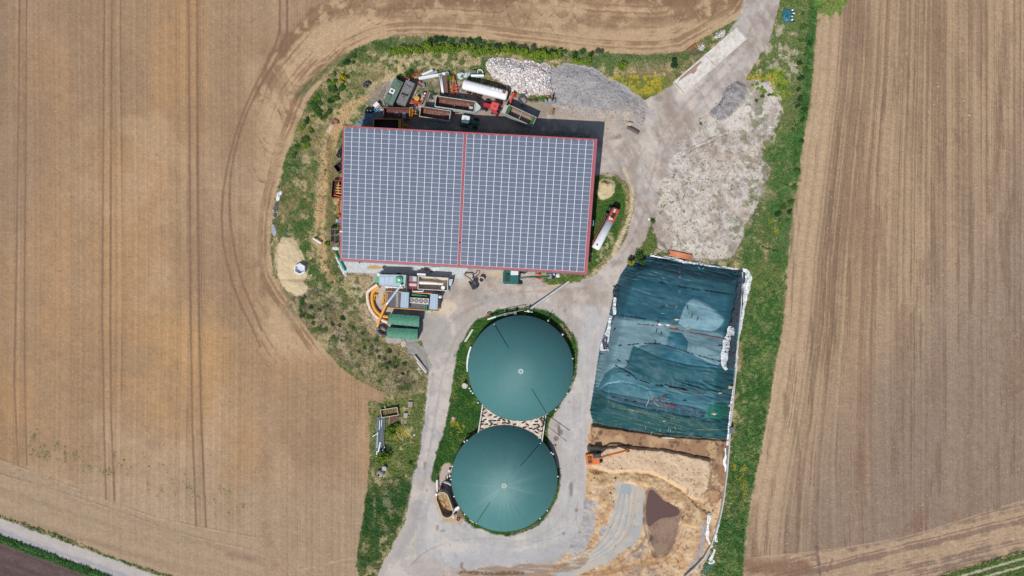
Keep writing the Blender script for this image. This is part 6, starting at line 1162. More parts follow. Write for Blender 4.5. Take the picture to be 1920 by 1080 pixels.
# ================================================================== power plant south of the barn
def boxpx(b, pts, z0, z1, o): b.prism([(q[0] - o[0], q[1] - o[1]) for q in [W(*p, z1) for p in pts]][::-1], z0, z1); return b
def rotpt(o, t_, pts): return [(o[0] + math.cos(t_) * x - math.sin(t_) * y, o[1] + math.sin(t_) * x + math.cos(t_) * y) for x, y in pts]
o = W(736, 525, 0); t = thing('generator_container', 'pale blue grey generator container with green ends and a green flue on its roof', 'container', *o, 0)
b = MB(); boxpx(b, [(711.5, 514.5), (761.5, 515.5), (759.5, 537), (710.5, 535)], .3, 3.0, o); b.part('body', M((186, 202, 216), .5, dirt=(160, 176, 190), amt=.4), t)
for k, x in enumerate((713.5, 722, 731)):
    b = MB(); boxpx(b, [(x, 519), (x + 7.4, 519.2), (x + 7.2, 529), (x - .2, 528.8)], 3.0, 3.07, o); b.part('roof_panel', M((196, 210, 222), .45), t)
b = MB(); boxpx(b, [(704, 520), (711.5, 518), (711.3, 531), (703.5, 529.5)], .3, 2.2, o); p0 = W(705, 517, 1.8); b.part('end_duct', M((96, 176, 132), .5), t)
b = MB(); p = W(710.5, 514, 2.6); b.ball((p[0]-o[0], p[1]-o[1], 2.5), .5, (1, 1, .7), 12, 8, .08); b.part('silencer', M((222, 228, 232), .4), t)
b = MB(); p = W(748.5, 525, 3.4); b.cyl(p[0]-o[0], p[1]-o[1], 3.0, 3.5, .72, 20); boxpx(b, [(742, 519), (755, 519), (755, 531.5), (742, 531)], 3.0, 3.25, o); g = b.part('flue_base', M((86, 180, 124), .5), t)
b = MB(); b.cyl(p[0]-o[0], p[1]-o[1], 3.5, 3.8, .3, 14); b.part('cap', M((226, 232, 236), .4), g)
b = MB(); boxpx(b, [(752.8, 531.5), (754.8, 531.5), (754.8, 534), (752.8, 534)], 3.0, 3.5, o); b.part('joint', M((196, 44, 50), .5), g)
b = MB(); b.beam((*(np.array(W(711, 513, 1)) - o), 1.2), (*(np.array(W(765, 514.5, 1)) - o), 1.2), .1); b.beam((*(np.array(W(745, 512, 1)) - o), 1.4), (*(np.array(W(753, 514, 1)) - o), 1.3), .25); b.part('cable_tray', M((34, 36, 40), .6), t)
b = MB(); boxpx(b, [(722, 536.5), (755, 538), (755, 541), (722, 539.5)], .3, .9, o); b.part('step', M((226, 228, 228), .5), t)
b = MB(); boxpx(b, [(761.8, 517), (763.6, 517), (763, 547), (761.6, 547)], 2.9, 3.1, o); b.part('pipe', M((44, 112, 78), .5), t)
o = W(774, 529, 0); t = thing('cooling_unit', 'dark red machine bay with grey grating and a white blower between the two containers', 'machine', *o, 0); DR = M((150, 50, 62), .6)
b = MB(); boxpx(b, [(765.5, 516), (782.5, 517), (782, 542), (764.5, 541)], .3, 1.9, o); b.part('base', DR, t)
b = MB(); boxpx(b, [(766.5, 517), (775, 517.4), (775, 528), (766, 527.5)], 1.9, 2.05, o); b.part('grating', M((146, 128, 138), .7), t)
b = MB(); boxpx(b, [(774, 518), (781, 518.4), (781, 528), (774, 527.5)], 1.9, 2.5, o); b.part('blower', M((206, 208, 208), .4), t); b = MB(); boxpx(b, [(766, 531), (781, 532), (781, 537), (766, 536)], 1.9, 2.0, o); b.part('walkway', M((206, 206, 208), .6), t)
b = MB(); boxpx(b, [(773.5, 528.5), (781.5, 529), (781.5, 531), (773.5, 530.5)], 1.9, 2.2, o); b.part('valve_block', M((170, 40, 54), .5), t)
o = W(812, 531, 0); t = thing('open_tank_box', 'open beige walled box with a white pipe inside and a round white cap', 'box', *o, 0)
q4 = [(784, 518), (840, 521.5), (838.5, 545), (783.5, 542)]; BG = M((216, 200, 178), .8, dirt=(180, 158, 132), amt=.4)
b = MB(); boxpx(b, q4, .2, .6, o); b.part('floor', BG, t)
for k in range(4):
    b = MB(); P = [np.array(W(*p, 2.2)) - o for p in (q4[k], q4[(k + 1) % 4])]; b.beam((*P[0], 1.35), (*P[1], 1.35), .14, 1.7); b.part('wall', M((226, 226, 222), .7, dirt=(196, 186, 170), amt=.4), t)
b = MB(); b.tube([(p[0] - o[0], p[1] - o[1], 1.4) for p in [W(785, 529.6, 1.4), W(808, 530.6, 1.4), W(832, 532.4, 1.4)]], [.4, .36, .2], 12); b.part('pipe', M((240, 232, 224), .4), t)
b = MB(); p = W(830.5, 539.5, 2.6); b.cyl(p[0]-o[0], p[1]-o[1], .6, 2.6, .43, 20); b.part('cap', M((246, 248, 250), .3, var=.02), t)
for a, c in (((800, 522), (826, 530)), ((786, 520), (792, 522))): b = MB(); A_, B_ = np.array(W(*a, 1.6)) - o, np.array(W(*c, 1.6)) - o; b.beam((*A_, 1.7), (*B_, 1.2), .08); b.part('strut', M((110, 92, 76), .7), t)
b = MB(); boxpx(b, [(782, 512.3), (798, 513), (798, 517), (782, 516.4)], .2, 2.0, o); b.part('cabinet', WHT, t)
b = MB(); boxpx(b, [(841, 524), (849, 523), (846, 536), (841, 535)], .2, 1.6, o); b.part('side_box', M((190, 204, 212), .5), t); b = MB(); boxpx(b, [(838, 536), (842.5, 534), (842, 547), (820, 545), (838, 544)], .2, .8, o); b.part('ledge', M((176, 182, 184), .6), t)
b = MB(); b.tube([(*(np.array(W(773, 543, 1.2)) - o), 1.2), (*(np.array(W(774, 546, 1.2)) - o), 1.2), (*(np.array(W(793, 546.5, 1.2)) - o), 1.2), (*(np.array(W(795, 542, 1.2)) - o), 1.2)], .13, 8); b.part('return_pipe', WHT, t); b = MB(); p = W(795, 542.5, 1.5); b.ball((p[0]-o[0], p[1]-o[1], 1.5), .25); b.part('valve', M((44, 100, 180), .4), t)
# lower platform
o = W(773, 565, 0); t = thing('cooling_platform', 'dark platform with yellow edges, two blue grey cabins and a box of four fans', 'platform', *o, 0)
b = MB(); boxpx(b, [(722, 547), (823, 552), (821.5, 583.5), (722, 577)], .2, 1.0, o); b.part('deck', M((112, 108, 110), .8, dirt=(88, 84, 86), amt=.5), t)
for a, c in (((724, 546), (824, 551.5)), ((824, 551.5), (822.5, 583.5)), ((722, 576.5), (822.5, 583.5)), ((724, 546), (722, 576.5)), ((726, 549), (725.5, 576.5))): b = MB(); A_, B_ = np.array(W(*a, 1.2)) - o, np.array(W(*c, 1.2)) - o; b.beam((*A_, 1.08), (*B_, 1.08), .18, .22); b.part('edge_beam', M((222, 164, 92), .6), t)
for k in range(8):
    if k in (4,): continue
    x = 727 + k * 5.1; b = MB(); boxpx(b, [(x, 548.6 + k * .2), (x + 4.7, 548.8 + k * .2), (x + 4.3, 575.5 + k * .3), (x - .4, 575.2 + k * .3)], 1.0, 1.05, o)
    b.part('deck_panel', M((104, 100, 108), .7) if k < 3 else M((158, 152, 148), .7), t)
for x, w_ in ((752.5, 14.2), (807, 14.2)):
    sft = (x - 752) * .065; b = MB(); boxpx(b, [(x, 547.3 + sft), (x + w_, 548.2 + sft), (x + w_ - 1.2, 577.2 + sft), (x - 2, 576.4 + sft)], 1.0, 3.0, o); cb = b.part('cabin', M((176, 194, 208), .4, dirt=(158, 178, 194), amt=.4), t)
    b = MB(); A_, B_ = np.array(W(x + 9, 548 + sft, 3.05)) - o, np.array(W(x + 7, 577 + sft, 3.05)) - o; b.beam((*A_, 3.03), (*B_, 3.03), .12, .08); b.part('ridge', M((200, 214, 226), .4), cb)
b = MB(); boxpx(b, [(767.5, 557.5), (804, 560), (803, 571), (767, 568)], 1.0, 2.2, o); fb = b.part('fan_box', M((214, 204, 194), .6), t)
for k in range(4):
    p = np.array(W(772 + k * 8.7, 563 + k * .6, 2.25)) - o; b = MB(); b.cyl(p[0], p[1], 2.2, 2.23, .47, 18); b.part('fan', M((40, 40, 42), .6), fb)
    b = MB(); [b.box(p[0] - .38, p[0] + .38, p[1] - .06, p[1] + .06, 2.235, 2.26, a) for a in (.3, 1.35, 2.4)]; b.part('blade', M((206, 200, 194), .5), fb)
for pts in ([(768, 551), (800, 555), (802, 560)], [(768, 553.2), (790, 555.5)], [(797, 570), (797, 583)], [(800, 570), (800, 583)]): b = MB(); b.tube([(*(np.array(W(*p, 1.5)) - o), 1.5) for p in pts], .12, 6); b.part('pipe', M((76, 150, 112), .5), t)
b = MB(); boxpx(b, [(800, 583), (809, 583.5), (809, 586.5), (800, 586)], .2, .9, o); b.part('pump_box', M((186, 196, 190), .5), t)
b = MB(); p = W(825, 556.5, 2.6); b.cyl(p[0], p[1], 0, 2.6, .34, 18); b.part('vent_stack', M((236, 240, 244), .35), None, True, 'round white vent stack standing just east of the fan platform', 'vent')
implement('pump_stand', 'yellow pump frame at the west end of the fan platform', 'pump', 720, 557, [('frame', YEL, [('b', [(719.5, 548), (719, 568)], 1.2, .3), ('b', [(715, 568), (722, 567)], 1.0, .3), ('b', [(717, 560), (722, 560)], 1.0, .3), ('s', (717, 571), .8, .3)]), ('rod', M((210, 80, 50), .5), [('b', [(734.5, 541), (735.5, 550)], 1.4, .08)])])
b = MB(); b.tube(L3([(707.5, 552), (702.5, 553), (701, 558), (702, 562)], .4), .2, 8); b.part('pipe_bend', M((232, 176, 40), .5), None, True, 'short curved yellow pipe piece on the ground inside the hose loop', 'pipe')
# ducts
def duct(pts, z, r, mat, name, label, cat='hose', rib=True, parts=()):
    P = smooth_pts([(p[0], p[1]) for p in pts], 2); zz = np.interp(np.linspace(0, 1, len(P)), np.linspace(0, 1, len(z)), z) if hasattr(z, '__len__') else np.full(len(P), z)
    D = np.r_[0, np.cumsum(np.hypot(*np.diff(P, axis=0).T))] ; n = max(8, int(D[-1] * .12 / .16)); u = np.linspace(0, D[-1], n); X_ = np.interp(u, D, P[:, 0]); Y_ = np.interp(u, D, P[:, 1]); Z_ = np.interp(u, D, zz)
    b = MB(); b.tube([(*W(x, y, q), q) for x, y, q in zip(X_, Y_, Z_)], [r * (1 + (.07 if k % 2 else -.05) * rib) for k in range(n)], 12); return b.part(name, mat, None, not rib, label, cat)
duct([(708, 533), (696, 541), (688.5, 548), (689, 560), (692, 574), (699, 586), (706, 594), (714, 599), (728, 604.5)], [1.6, .9, .6, .6, 1.0], .36, M((236, 214, 190), .6, dirt=(220, 190, 160), amt=.3), 'duct_hose', 'thick cream coloured hose curving round the west of the power plant')
duct([(711.5, 537.5), (703, 543), (697.5, 551), (697.5, 562), (700, 574), (706, 584), (716, 592.5), (728.5, 594)], [1.4, .8, .6, .6, 1.0], .36, M((238, 168, 60), .6, dirt=(220, 150, 60), amt=.3), 'duct_hose', 'thick orange hose inside the cream one, ending at the upper green cover')
duct([(753, 533), (724.5, 571)], [3.6, 3.0], .27, M((206, 216, 228), .3, .3), 'flue_pipe', 'straight silver pipe sloping down from the green flue base', 'pipe', False)
duct([(724.5, 570.5), (717, 586), (711, 599), (707.5, 612)], [3.0, 2.4, 1.8, 1.2], .27, M((240, 168, 70), .5), 'duct_hose', 'orange pipe continuing from the silver pipe down to the teal joint')
p = W(709, 616, 1.0); b = MB(); b.tube([(p[0] - .25, p[1] - .25, .9), (p[0] + .25, p[1] + .25, .95)], .33, 12); b.part('joint', M((40, 136, 140), .4), None, True, 'teal joint between the orange pipe and the grey corrugated hoses', 'joint')
GH = M((96, 84, 96), .7)
duct([(707, 618), (709.5, 623), (715, 627), (725, 629)], .7, .3, GH, 'duct_hose', 'dark corrugated hose to the lower green cover, southern of the two')
duct([(711, 614), (717, 612), (722, 616), (726, 621)], .7, .28, GH, 'duct_hose', 'dark corrugated hose to the lower green cover, northern of the two')
for q4, lb in (([(729.5, 588), (787, 592.5), (785.5, 613), (728, 607.5)], 'upper of the two containers under green covers'), ([(726.5, 614), (783.5, 617), (782.8, 637.5), (725.3, 633.5)], 'lower of the two containers under green covers')):
    o = W(*np.mean(q4, 0), 0); t = thing('covered_container', 'long box with a creased green cover, ' + lb, 'container', *o, 0, 0, 'green covered containers'); C4 = [np.array(W(*p, 2.6)) - o for p in q4]
    n1, n2 = 40, 14; V = []
    for j in range(n2 + 1):
        for i in range(n1 + 1):
            u, v = i / n1, j / n2; p = (C4[0] * (1-u) + C4[1] * u) * (1-v) + (C4[3] * (1-u) + C4[2] * u) * v; e = min(u, 1-u) * n1; e2 = min(v, 1-v) * n2
            V.append((p[0] + random.uniform(-.02, .02), p[1] + random.uniform(-.02, .02), 2.6 + .28 * math.sin(math.pi * v) + .05 * math.sin(u * 40 + 4 * v) + random.uniform(-.025, .025)))
    b = MB(); b.add(V, [(j*(n1+1)+i, (j+1)*(n1+1)+i, (j+1)*(n1+1)+i+1, j*(n1+1)+i+1) for j in range(n2) for i in range(n1)]); b.part('cover', M((82, 142, 116), .6, dirt=(66, 122, 98), amt=.4, scale=.8), t, True)
    b = MB(); b.prism([tuple(c * .97) for c in C4][::-1], .1, 2.58); b.part('body', M((70, 96, 84), .7), t)
foil('ash_heap', 'small pale stones and debris heap west of the lane', 'debris', [(752, 640), (760, 636), (762, 644), (758, 652), (752, 650)], .3, M((206, 194, 174), .9), 21)
# small things in the yard
x, y = W(903, 524.5, 1); t = thing('concrete_ring', 'open concrete pipe ring standing beside the mini excavator', 'concrete ring', x, y, 0); b = MB(); b.ring(0, 0, 0, 1.1, .66, .16, 28); b.part('ring', M((206, 202, 194), .8), t)
def excavator(label, cpx, rot, bodyc, cabc, boompts, k=1.0, cabside=1, trackrot=None, bucketc=None, hgt=1):
    x, y = W(*cpx, 2.0 * k); t = thing('excavator', label, 'excavator', x, y, gz(*cpx) if hgt else 0, rot)
    tr = (trackrot or 0)
    for s_ in (-1, 1):
        b = MB(); a, c = math.cos(tr), math.sin(tr); pr = [(-2.1*k, .35*k), (-1.8*k, 0), (1.8*k, 0), (2.1*k, .35*k), (1.8*k, .8*k), (-1.8*k, .8*k)]
        R_ = [[(px_ * a - yy * c, px_ * c + yy * a, pz) for px_, pz in pr] for yy in (s_ * 1.0*k, s_ * 1.5*k)]; b.loft(R_); b.part('track', M((58, 54, 52), .9), t)
    b = MB(); b.box(-1.2*k, 1.2*k, -.9*k, .9*k, .4*k, .95*k, tr); b.part('undercarriage', M((60, 56, 54), .8), t)
    m = M(bodyc, .45, dirt=tuple(int(q * .8) for q in bodyc), amt=.3)
    b = MB(); b.prism([(-2.3*k, -1.1*k), (-2.1*k, -1.4*k), (1.2*k, -1.4*k), (1.2*k, .4*k), (.6*k, .4*k), (.6*k, 1.4*k), (-2.1*k, 1.4*k), (-2.3*k, 1.1*k)], .95*k, 1.9*k); b.part('house', m, t, bevel=.05)
    b = MB(); b.box(-1.9*k, -.8*k, -1.0*k, .8*k, 1.9*k, 2.1*k); b.part('engine_cover', M(tuple(int(q * .7) for q in bodyc), .6), t); b = MB(); b.box(-1.7*k, -1.0*k, -.8*k, -.2*k, 2.1*k, 2.13*k); b.cyl(-1.2*k, .4*k, 2.1*k, 2.5*k, .08*k); b.part('grille', M((60, 60, 60), .7), t)
    yc_ = cabside * .95*k; b = MB(); b.loft([[(xx, yc_ + w2, z) for xx, w2 in ((-.5*k, -.42*k), (x1_, -.42*k), (x1_, .42*k), (-.5*k, .42*k))] for z, x1_ in ((1.0*k, 1.5*k), (2.0*k, 1.5*k), (2.85*k, 1.1*k))]); cb = b.part('cab', M((50, 62, 70), .15, spec=.7), t)
    b = MB(); b.box(-.55*k, 1.12*k, yc_ - .47*k, yc_ + .47*k, 2.85*k, 2.95*k); b.part('cab_roof', M(cabc, .4), cb)
    a, c = math.cos(-rot), math.sin(-rot); P = []
    for (px_, py_, z) in boompts: q = W(px_, py_, z); dx, dy = q[0] - x, q[1] - y; P.append((dx * a - dy * c, dx * c + dy * a, z - t.location[2]))
    b = MB(); [b.beam(P[i], P[i+1], .42*k, .55*k) for i in range(2)]; b.part('boom', m, t); b = MB(); b.beam(P[2], P[3], .36*k, .42*k); b.part('arm', m, t)
    b = MB(); b.tube([np.array(P[0]) + (.1, 0, .5*k), np.array(P[1]) + (0, 0, .45*k)], .09*k, 8); b.part('ram', M((170, 170, 172), .3, .6), t)
    e = np.array(P[3]); d = e - np.array(P[2]); d[2] = 0; d /= np.linalg.norm(d) + 1e-6; n_v = np.array([-d[1], d[0], 0]); b = MB()
    ring_ = lambda off: [tuple(e + n_v * off + d * u + np.array([0, 0, v])) for u, v in ((-.25*k, .2*k), (.45*k, .1*k), (.75*k, -.45*k), (.3*k, -.75*k), (-.2*k, -.6*k))]
    b.loft([ring_(-.55*k), ring_(.55*k)]); b.part('bucket', M(bucketc or (80, 76, 72), .6), t); return t
excavator('teal excavator with a white cab roof under the south eave of the barn', (962, 520), -.03, (38, 108, 102), (238, 240, 240), [(976, 521, 1.8), (993, 519, 3.4), (1008, 518.5, 2.6), (1030, 518, 1.6)], 1.0, 1, None, (150, 160, 166), 0)
implement('grapple', 'black and white clamshell bucket lying beyond the teal excavator arm', 'bucket', 1042, 518, [('shell', BLK, [('s', (1036, 519), .8, .75, (1, .7, .7), .06)]), ('shell', WHT, [('s', (1046, 516.5), .6, .55, (.9, .9, .8), .12)]), ('shell', M((200, 206, 214), .4), [('b', [(1038, 513), (1040, 521)], .9, .4)])])
for pts, c, lb in (([(1003, 513.5), (1009, 513.5), (1009, 517), (1003, 517)], (222, 150, 96), 'orange box beside the teal excavator arm, under the eave'), ([(1009, 512.8), (1014, 512.8), (1014, 516), (1009, 516)], (220, 60, 48), 'red box beside the orange one under the eave'), ([(1004, 521.5), (1009, 521.5), (1009, 523.5), (1004, 523.5)], (226, 160, 110), 'pale orange box south of the excavator arm'), ([(1009.5, 521), (1014, 521), (1014, 524), (1009.5, 524)], (222, 72, 56), 'red box south of the excavator arm')):
    o = W(*pts[0], 0); b = MB(); boxpx(b, pts, 0, .6, (0, 0)); b.part('crate', M(c, .5), None, False, lb, 'crate', 'crates by the excavator arm', bevel=.03)
excavator('black and orange mini excavator with a tan bucket near the concrete ring', (887.5, 533), math.radians(118), (60, 62, 68), (70, 90, 116), [(885, 527, 1.0), (881, 521.5, 1.9), (877, 519, 1.5), (872, 516, .9)], .5, -1, None, (196, 160, 120), 0)
b = MB(); b.tube([(*W(894 + 2.5 * math.sin(a), 535 + 3.8 * math.cos(a), 1.1), 1.1) for a in np.linspace(.1, 2.6, 8)], .14, 6); b.part('guard', M((222, 84, 52), .5), bpy.data.objects['excavator.001']) ; g_ = bpy.data.objects['guard']; g_.matrix_parent_inverse = (bpy.data.objects['excavator.001'].matrix_world.copy() if False else __import__('mathutils').Matrix.LocRotScale(bpy.data.objects['excavator.001'].location, bpy.data.objects['excavator.001'].rotation_euler, None)).inverted()
b = MB(); b.tube(L3([(889, 514), (893, 512), (894, 507), (900, 508), (897, 515), (892, 518), (885, 522)], .15), .08, 6); b.part('hose', M((62, 58, 56), .8), None, True, 'tangled dark hose on the ground behind the mini excavator', 'hose')
# conveyor pipe, rails, planks
implement('long_gutter', 'long pale steel profile stretching from the grass towards the upper dome', 'beam', 1031, 553, [('profile', M((206, 206, 202), .5, dirt=(170, 168, 160), amt=.4), [('b', [(1067, 528), (995, 579)], [.25, .7], .42, .14)]), ('edge', STEEL, [('b', [(1066, 526.6), (994, 577.6)], [.3, .75], .08, .2)]), ('edge', STEEL, [('b', [(1068, 529.6), (996, 580.6)], [.3, .75], .08, .2)])])
P_ = [(886.5, 618), (872.5, 641)]
for k, (dx, w_) in enumerate(((-1.2, .2), (.8, .2))): b = MB(); q = L3([(886.5 + dx, 617.5), (872 + dx, 641)], .3); b.beam(q[0], q[1], w_, .25); b.part('plank', M((214, 210, 202), .7), None, False, 'pale plank in the grass north west of the upper dome, %s of the pair' % ('outer', 'inner')[k], 'plank', 'planks north west of the dome')
rl = [('board', WHT, [('b', [(914, 599), (929.5, 594)], 1.6, .3, .1)]), ('rail', STEEL, [('b', [(929.5, 593.5), (947, 588), (966, 584.5), (982, 581)], 1.9, .09), ('b', [(929.5, 594.5), (947, 590), (966, 586)], 1.0, .08)]), ('rail', WHT, [('b', [(983, 583.5), (999, 585.3)], 1.6, .12)]), ('valve', WHT, [('s', (990.5, 583), 1.7, .28), ('b', [(990.5, 580), (990.5, 586)], 1.6, .1)])]
for x, y in ((930, 594), (947, 588.5), (966, 584.8), (982, 581.3), (999, 585)): rl.append(('post', STEEL, [('b', [(x, y), (x, y)], [0, 1.9], .09)]))
for x, y in ((947, 589.5), (966, 587)): rl.append(('bracket', M((176, 160, 176), .5), [('b', [(x - 2, y - 2), (x + 2, y + 2)], 1.5, .2), ('b', [(x + 2, y - 2), (x - 2, y + 2)], 1.5, .2)]))
implement('railing', 'silver pipe railing curving along the north rim of the upper dome', 'railing', 955, 588, rl)

# ================================================================== domes
def dome(label, cx, cy, Rp, cap, zb, seed, streak, apexc, straps, dusty):
    sc = H / (H - zb); Rm = Rp * S / sc; o = W(cx, cy, zb); t = thing('gas_dome', label, 'biogas dome', *o, 0)
    n, m_ = 120, 44; rs_ = (Rm * Rm + cap * cap) / (2 * cap); al = math.asin(min(1, Rm / rs_)); V = []; cc = []
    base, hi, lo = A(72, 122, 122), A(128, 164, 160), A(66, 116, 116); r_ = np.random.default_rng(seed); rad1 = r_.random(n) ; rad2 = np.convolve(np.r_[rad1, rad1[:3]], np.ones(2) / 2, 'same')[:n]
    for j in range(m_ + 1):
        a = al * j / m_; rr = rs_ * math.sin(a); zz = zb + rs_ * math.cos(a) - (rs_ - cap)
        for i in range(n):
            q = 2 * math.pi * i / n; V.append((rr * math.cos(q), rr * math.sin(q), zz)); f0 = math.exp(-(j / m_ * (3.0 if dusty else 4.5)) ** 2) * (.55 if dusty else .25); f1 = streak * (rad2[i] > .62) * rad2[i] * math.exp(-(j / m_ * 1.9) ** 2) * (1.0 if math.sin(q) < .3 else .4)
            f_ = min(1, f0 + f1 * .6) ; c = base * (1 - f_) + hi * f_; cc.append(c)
    F = []
    for j in range(m_):
        for i in range(n): F.append((j*n + i, (j+1)*n + i, (j+1)*n + (i+1) % n, j*n + (i+1) % n))
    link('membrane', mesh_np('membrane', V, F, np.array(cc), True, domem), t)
    b = MB(); b.ring(0, 0, -.5, zb - .06, Rm - .12, .3, 96); b.part('tank_wall', M((176, 176, 170), .8), t)
    b = MB(); b.torus((0, 0, zb - .02), Rm, .07, 2, 120, 6); b.part('clamp_rail', M((40, 74, 74), .5), t)
    za = zb + cap; b = MB(); b.torus((0, 0, za + .02), .46, .09, 2, 28, 8); rg = b.part('apex_ring', M(apexc, .4), t, True); b = MB(); b.cyl(0, 0, za - .02, za + .05, .38, 20); b.part('lid', M((140, 168, 166), .4), rg)
    for (x1, y1), (x2, y2) in straps:
        b = MB(); pts = []
        for u in np.linspace(0, 1, 24):
            px_, py_ = x1 + (x2-x1) * u, y1 + (y2-y1) * u; z_ = zb + cap * .5
            for _ in range(6): q = np.array(W(px_, py_, z_)) - o; d2 = min(float(q @ q), Rm * Rm); z_ = zb + math.sqrt(max(rs_ * rs_ - d2, 0)) - (rs_ - cap)
            pts.append((q[0], q[1], z_ + .03))
        b.tube(pts, .06, 6); b.part('strap', M((22, 52, 54), .6), t)
        b = MB(); q = pts[0]; b.ball((q[0], q[1], q[2] + .08), .13, (1, 1, .6)); b.part('fitting', WHT, t)
    r2 = random.Random(seed)
    for k in range(10): a = r2.uniform(0, 6.28); b = MB(); b.box(Rm - .05, Rm + .25, -.1, .1, zb - .25, zb + .1); fo = b.part('bracket', WHT, t); fo.rotation_euler = (0, 0, a)
    return t, Rm
domem = vcol_mat('membrane', .6, .3, .12, .9, .05)
D1, R1 = dome('upper teal membrane dome with a white ring at its top', 976, 690.5, 98.6, 5.2, 1.9, 5, .0, (226, 232, 232), [((927, 608), (954, 653)), ((1025.5, 776), (997, 729))], False)
D2, R2 = dome('lower teal membrane dome with pale dust streaks round its top ring', 945.8, 897.4, 99.4, 5.2, 1.9, 9, .55, (226, 222, 200), [((1013, 831), (976, 874)), ((893, 981), (919, 941))], True)
# deck between the domes, kept outside both tanks
def incirc(p, c, r): return math.hypot(p[0] - c[0], p[1] - c[1]) < r
c1, c2 = W(976, 690.5, 1.9), W(945.8, 897.4, 1.9); PT = lambda x, y: np.array(W(x, y, 1.8))
q4 = [PT(904, 757), PT(1024, 776), PT(1016, 836), PT(896, 815)]; G = 90; V = []; F = []; ok = {}
for j in range(G + 1):
    for i in range(G + 1):
        u, v = i / G, j / G; p = (q4[0] * (1-u) + q4[1] * u) * (1-v) + (q4[3] * (1-u) + q4[2] * u) * v; V.append((p[0], p[1], 1.75 + .02 * math.sin(i * 1.7) + random.uniform(-.02, .02))); ok[i, j] = not (incirc(p, c1, R1 - .1) or incirc(p, c2, R2 - .1))
F = [(j*(G+1)+i, (j+1)*(G+1)+i, (j+1)*(G+1)+i+1, j*(G+1)+i+1) for j in range(G) for i in range(G) if all(ok[a] for a in ((i, j), (i+1, j), (i+1, j+1), (i, j+1)))]
td = thing('cover_deck', 'pale sheeted deck with rust stains filling the gap between the two domes', 'deck', 0, 0); b = MB(); b.add(V, F); b.part('sheet', M((226, 216, 200), .7, dirt=(180, 130, 92), amt=.36, scale=.35), td)
for a, c in (((904.5, 762), (896.5, 811)), ((1023.5, 779), (1016, 830))):
    b = MB(); A_, B_ = PT(*a), PT(*c); b.beam((*A_, 1.8), (*B_, 1.8), .16, .3); b.beam((*A_, .8), (*B_, .8), .1, 1.7); b.part('edge_beam', M((226, 230, 232), .5), td); b = MB(); b.tube([(*(A_ + (.3 if a[0] < 950 else -.3, 0)), 1.95), (*(B_ + (.3 if a[0] < 950 else -.3, 0)), 1.95)], .07, 6); b.part('hose', BLK, td)
r_ = random.Random(5); nb = 0; taken = []
bag0 = None
def gravel_bag(x, y, z, a, L, mat, label, group, r=.09):
    b = MB(); b.tube([(-L/2, 0, 0), (-L*.42, .01, .02), (0, random.uniform(-.06, .06), .03), (L*.42, 0, .02), (L/2, 0, 0)], [r*.3, r, r*1.15, r, r*.3], 6, sy=.8); o_ = b.part('gravel_bag', mat, None, True, label, 'gravel bag', group); o_.location = (x, y, z + r * .6); o_.rotation_euler = (0, 0, a)
while nb < 46:
    px_, py_ = r_.uniform(898, 1022), r_.uniform(764, 832); p = PT(px_, py_)
    u_ = (px_ - (904 - (py_ - 762) * .16))
    if u_ < 3 or px_ > 1023 - (py_ - 779) * .15 - 3 or incirc(p, c1, R1 + .35) or incirc(p, c2, R2 + .35) or any(abs(px_ - a) < 6.5 and abs(py_ - c) < 3.4 for a, c in taken):
        nb += .02; continue
    taken.append((px_, py_)); gravel_bag(p[0], p[1], 1.79, r_.choice([.1, .15, -.5, -.7, .4, 0]), .85, BLK, 'black gravel bag lying on the pale deck between the domes', 'gravel bags on the deck between the domes', .11); nb += 1
# boom with its own shadow
implement('jib_arm', 'thin dark jib arm reaching out from the deck over the road', 'jib', 1041, 812, [('arm', M((34, 32, 34), .6), [('b', [(1019, 793), (1063, 827.5)], [2.4, 2.8], .1)]), ('post', BLK, [('b', [(1019, 793), (1019, 793)], [0, 2.8], .2)]), ('winch', BLK, [('s', (1019, 794), 2.9, .3), ('b', [(1014, 789), (1021, 797)], 2.7, .14), ('b', [(1020, 787), (1017, 799)], 2.7, .1)])])
implement('white_rail', 'strip of white film draped along the west rim of the upper dome', 'film', 877, 672, [('film', M((240, 242, 244), .5), [('b', [(883, 650), (879.5, 660), (877, 670), (876, 680), (876, 690), (877, 697)], .5, .35, .15)])])
implement('concrete_cone', 'small stepped concrete cone in the grass west of the upper dome', 'concrete cone', 871, 723, [('base', M((196, 190, 180), .8), [('c', (871.3, 723.5), 0, .5, .66)]), ('neck', M((206, 200, 190), .8), [('c', (871, 721.5), .5, 1.0, .42)]), ('lid', M((216, 210, 200), .8), [('c', (870.8, 720.5), 1.0, 1.25, .22)])])
for x, y, lb in ((880.5, 728, 'north one'), (883, 733, 'middle one'), (886.5, 737, 'south one'), (896.5, 755, 'one by the deck corner')): implement('valve', 'small white fitting at the west rim of the upper dome, %s' % lb, 'fitting', x, y, [('body', WHT, [('s', (x, y), .8, .2), ('b', [(x, y), (x - 2, y - .5)], .7, .1)])], 'white fittings beside the domes')
for x, y, lb in ((871, 828, 'on the north west rim of the lower dome'), (1037, 851, 'on the east rim of the lower dome'), (1028, 601, 'on the north east rim of the upper dome'), (1055, 627, 'on the east rim of the upper dome'), (1042, 767.5, 'on the south east rim of the upper dome')): implement('valve', 'small white fitting %s' % lb, 'fitting', x, y, [('body', WHT, [('s', (x, y), 2.2, .22)]), ('stem', STEEL, [('b', [(x, y), (x, y)], [0, 2.2], .08)])], 'white fittings beside the domes')
b = MB(); q = L3([(1031, 596), (1028, 602)], 2.6); b.beam(q[0], q[1], .14); b.beam((q[0][0], q[0][1], 0), q[0], .1); b.part('davit', M((80, 60, 56), .6), None, False, 'short dark davit post north east of the upper dome', 'post')
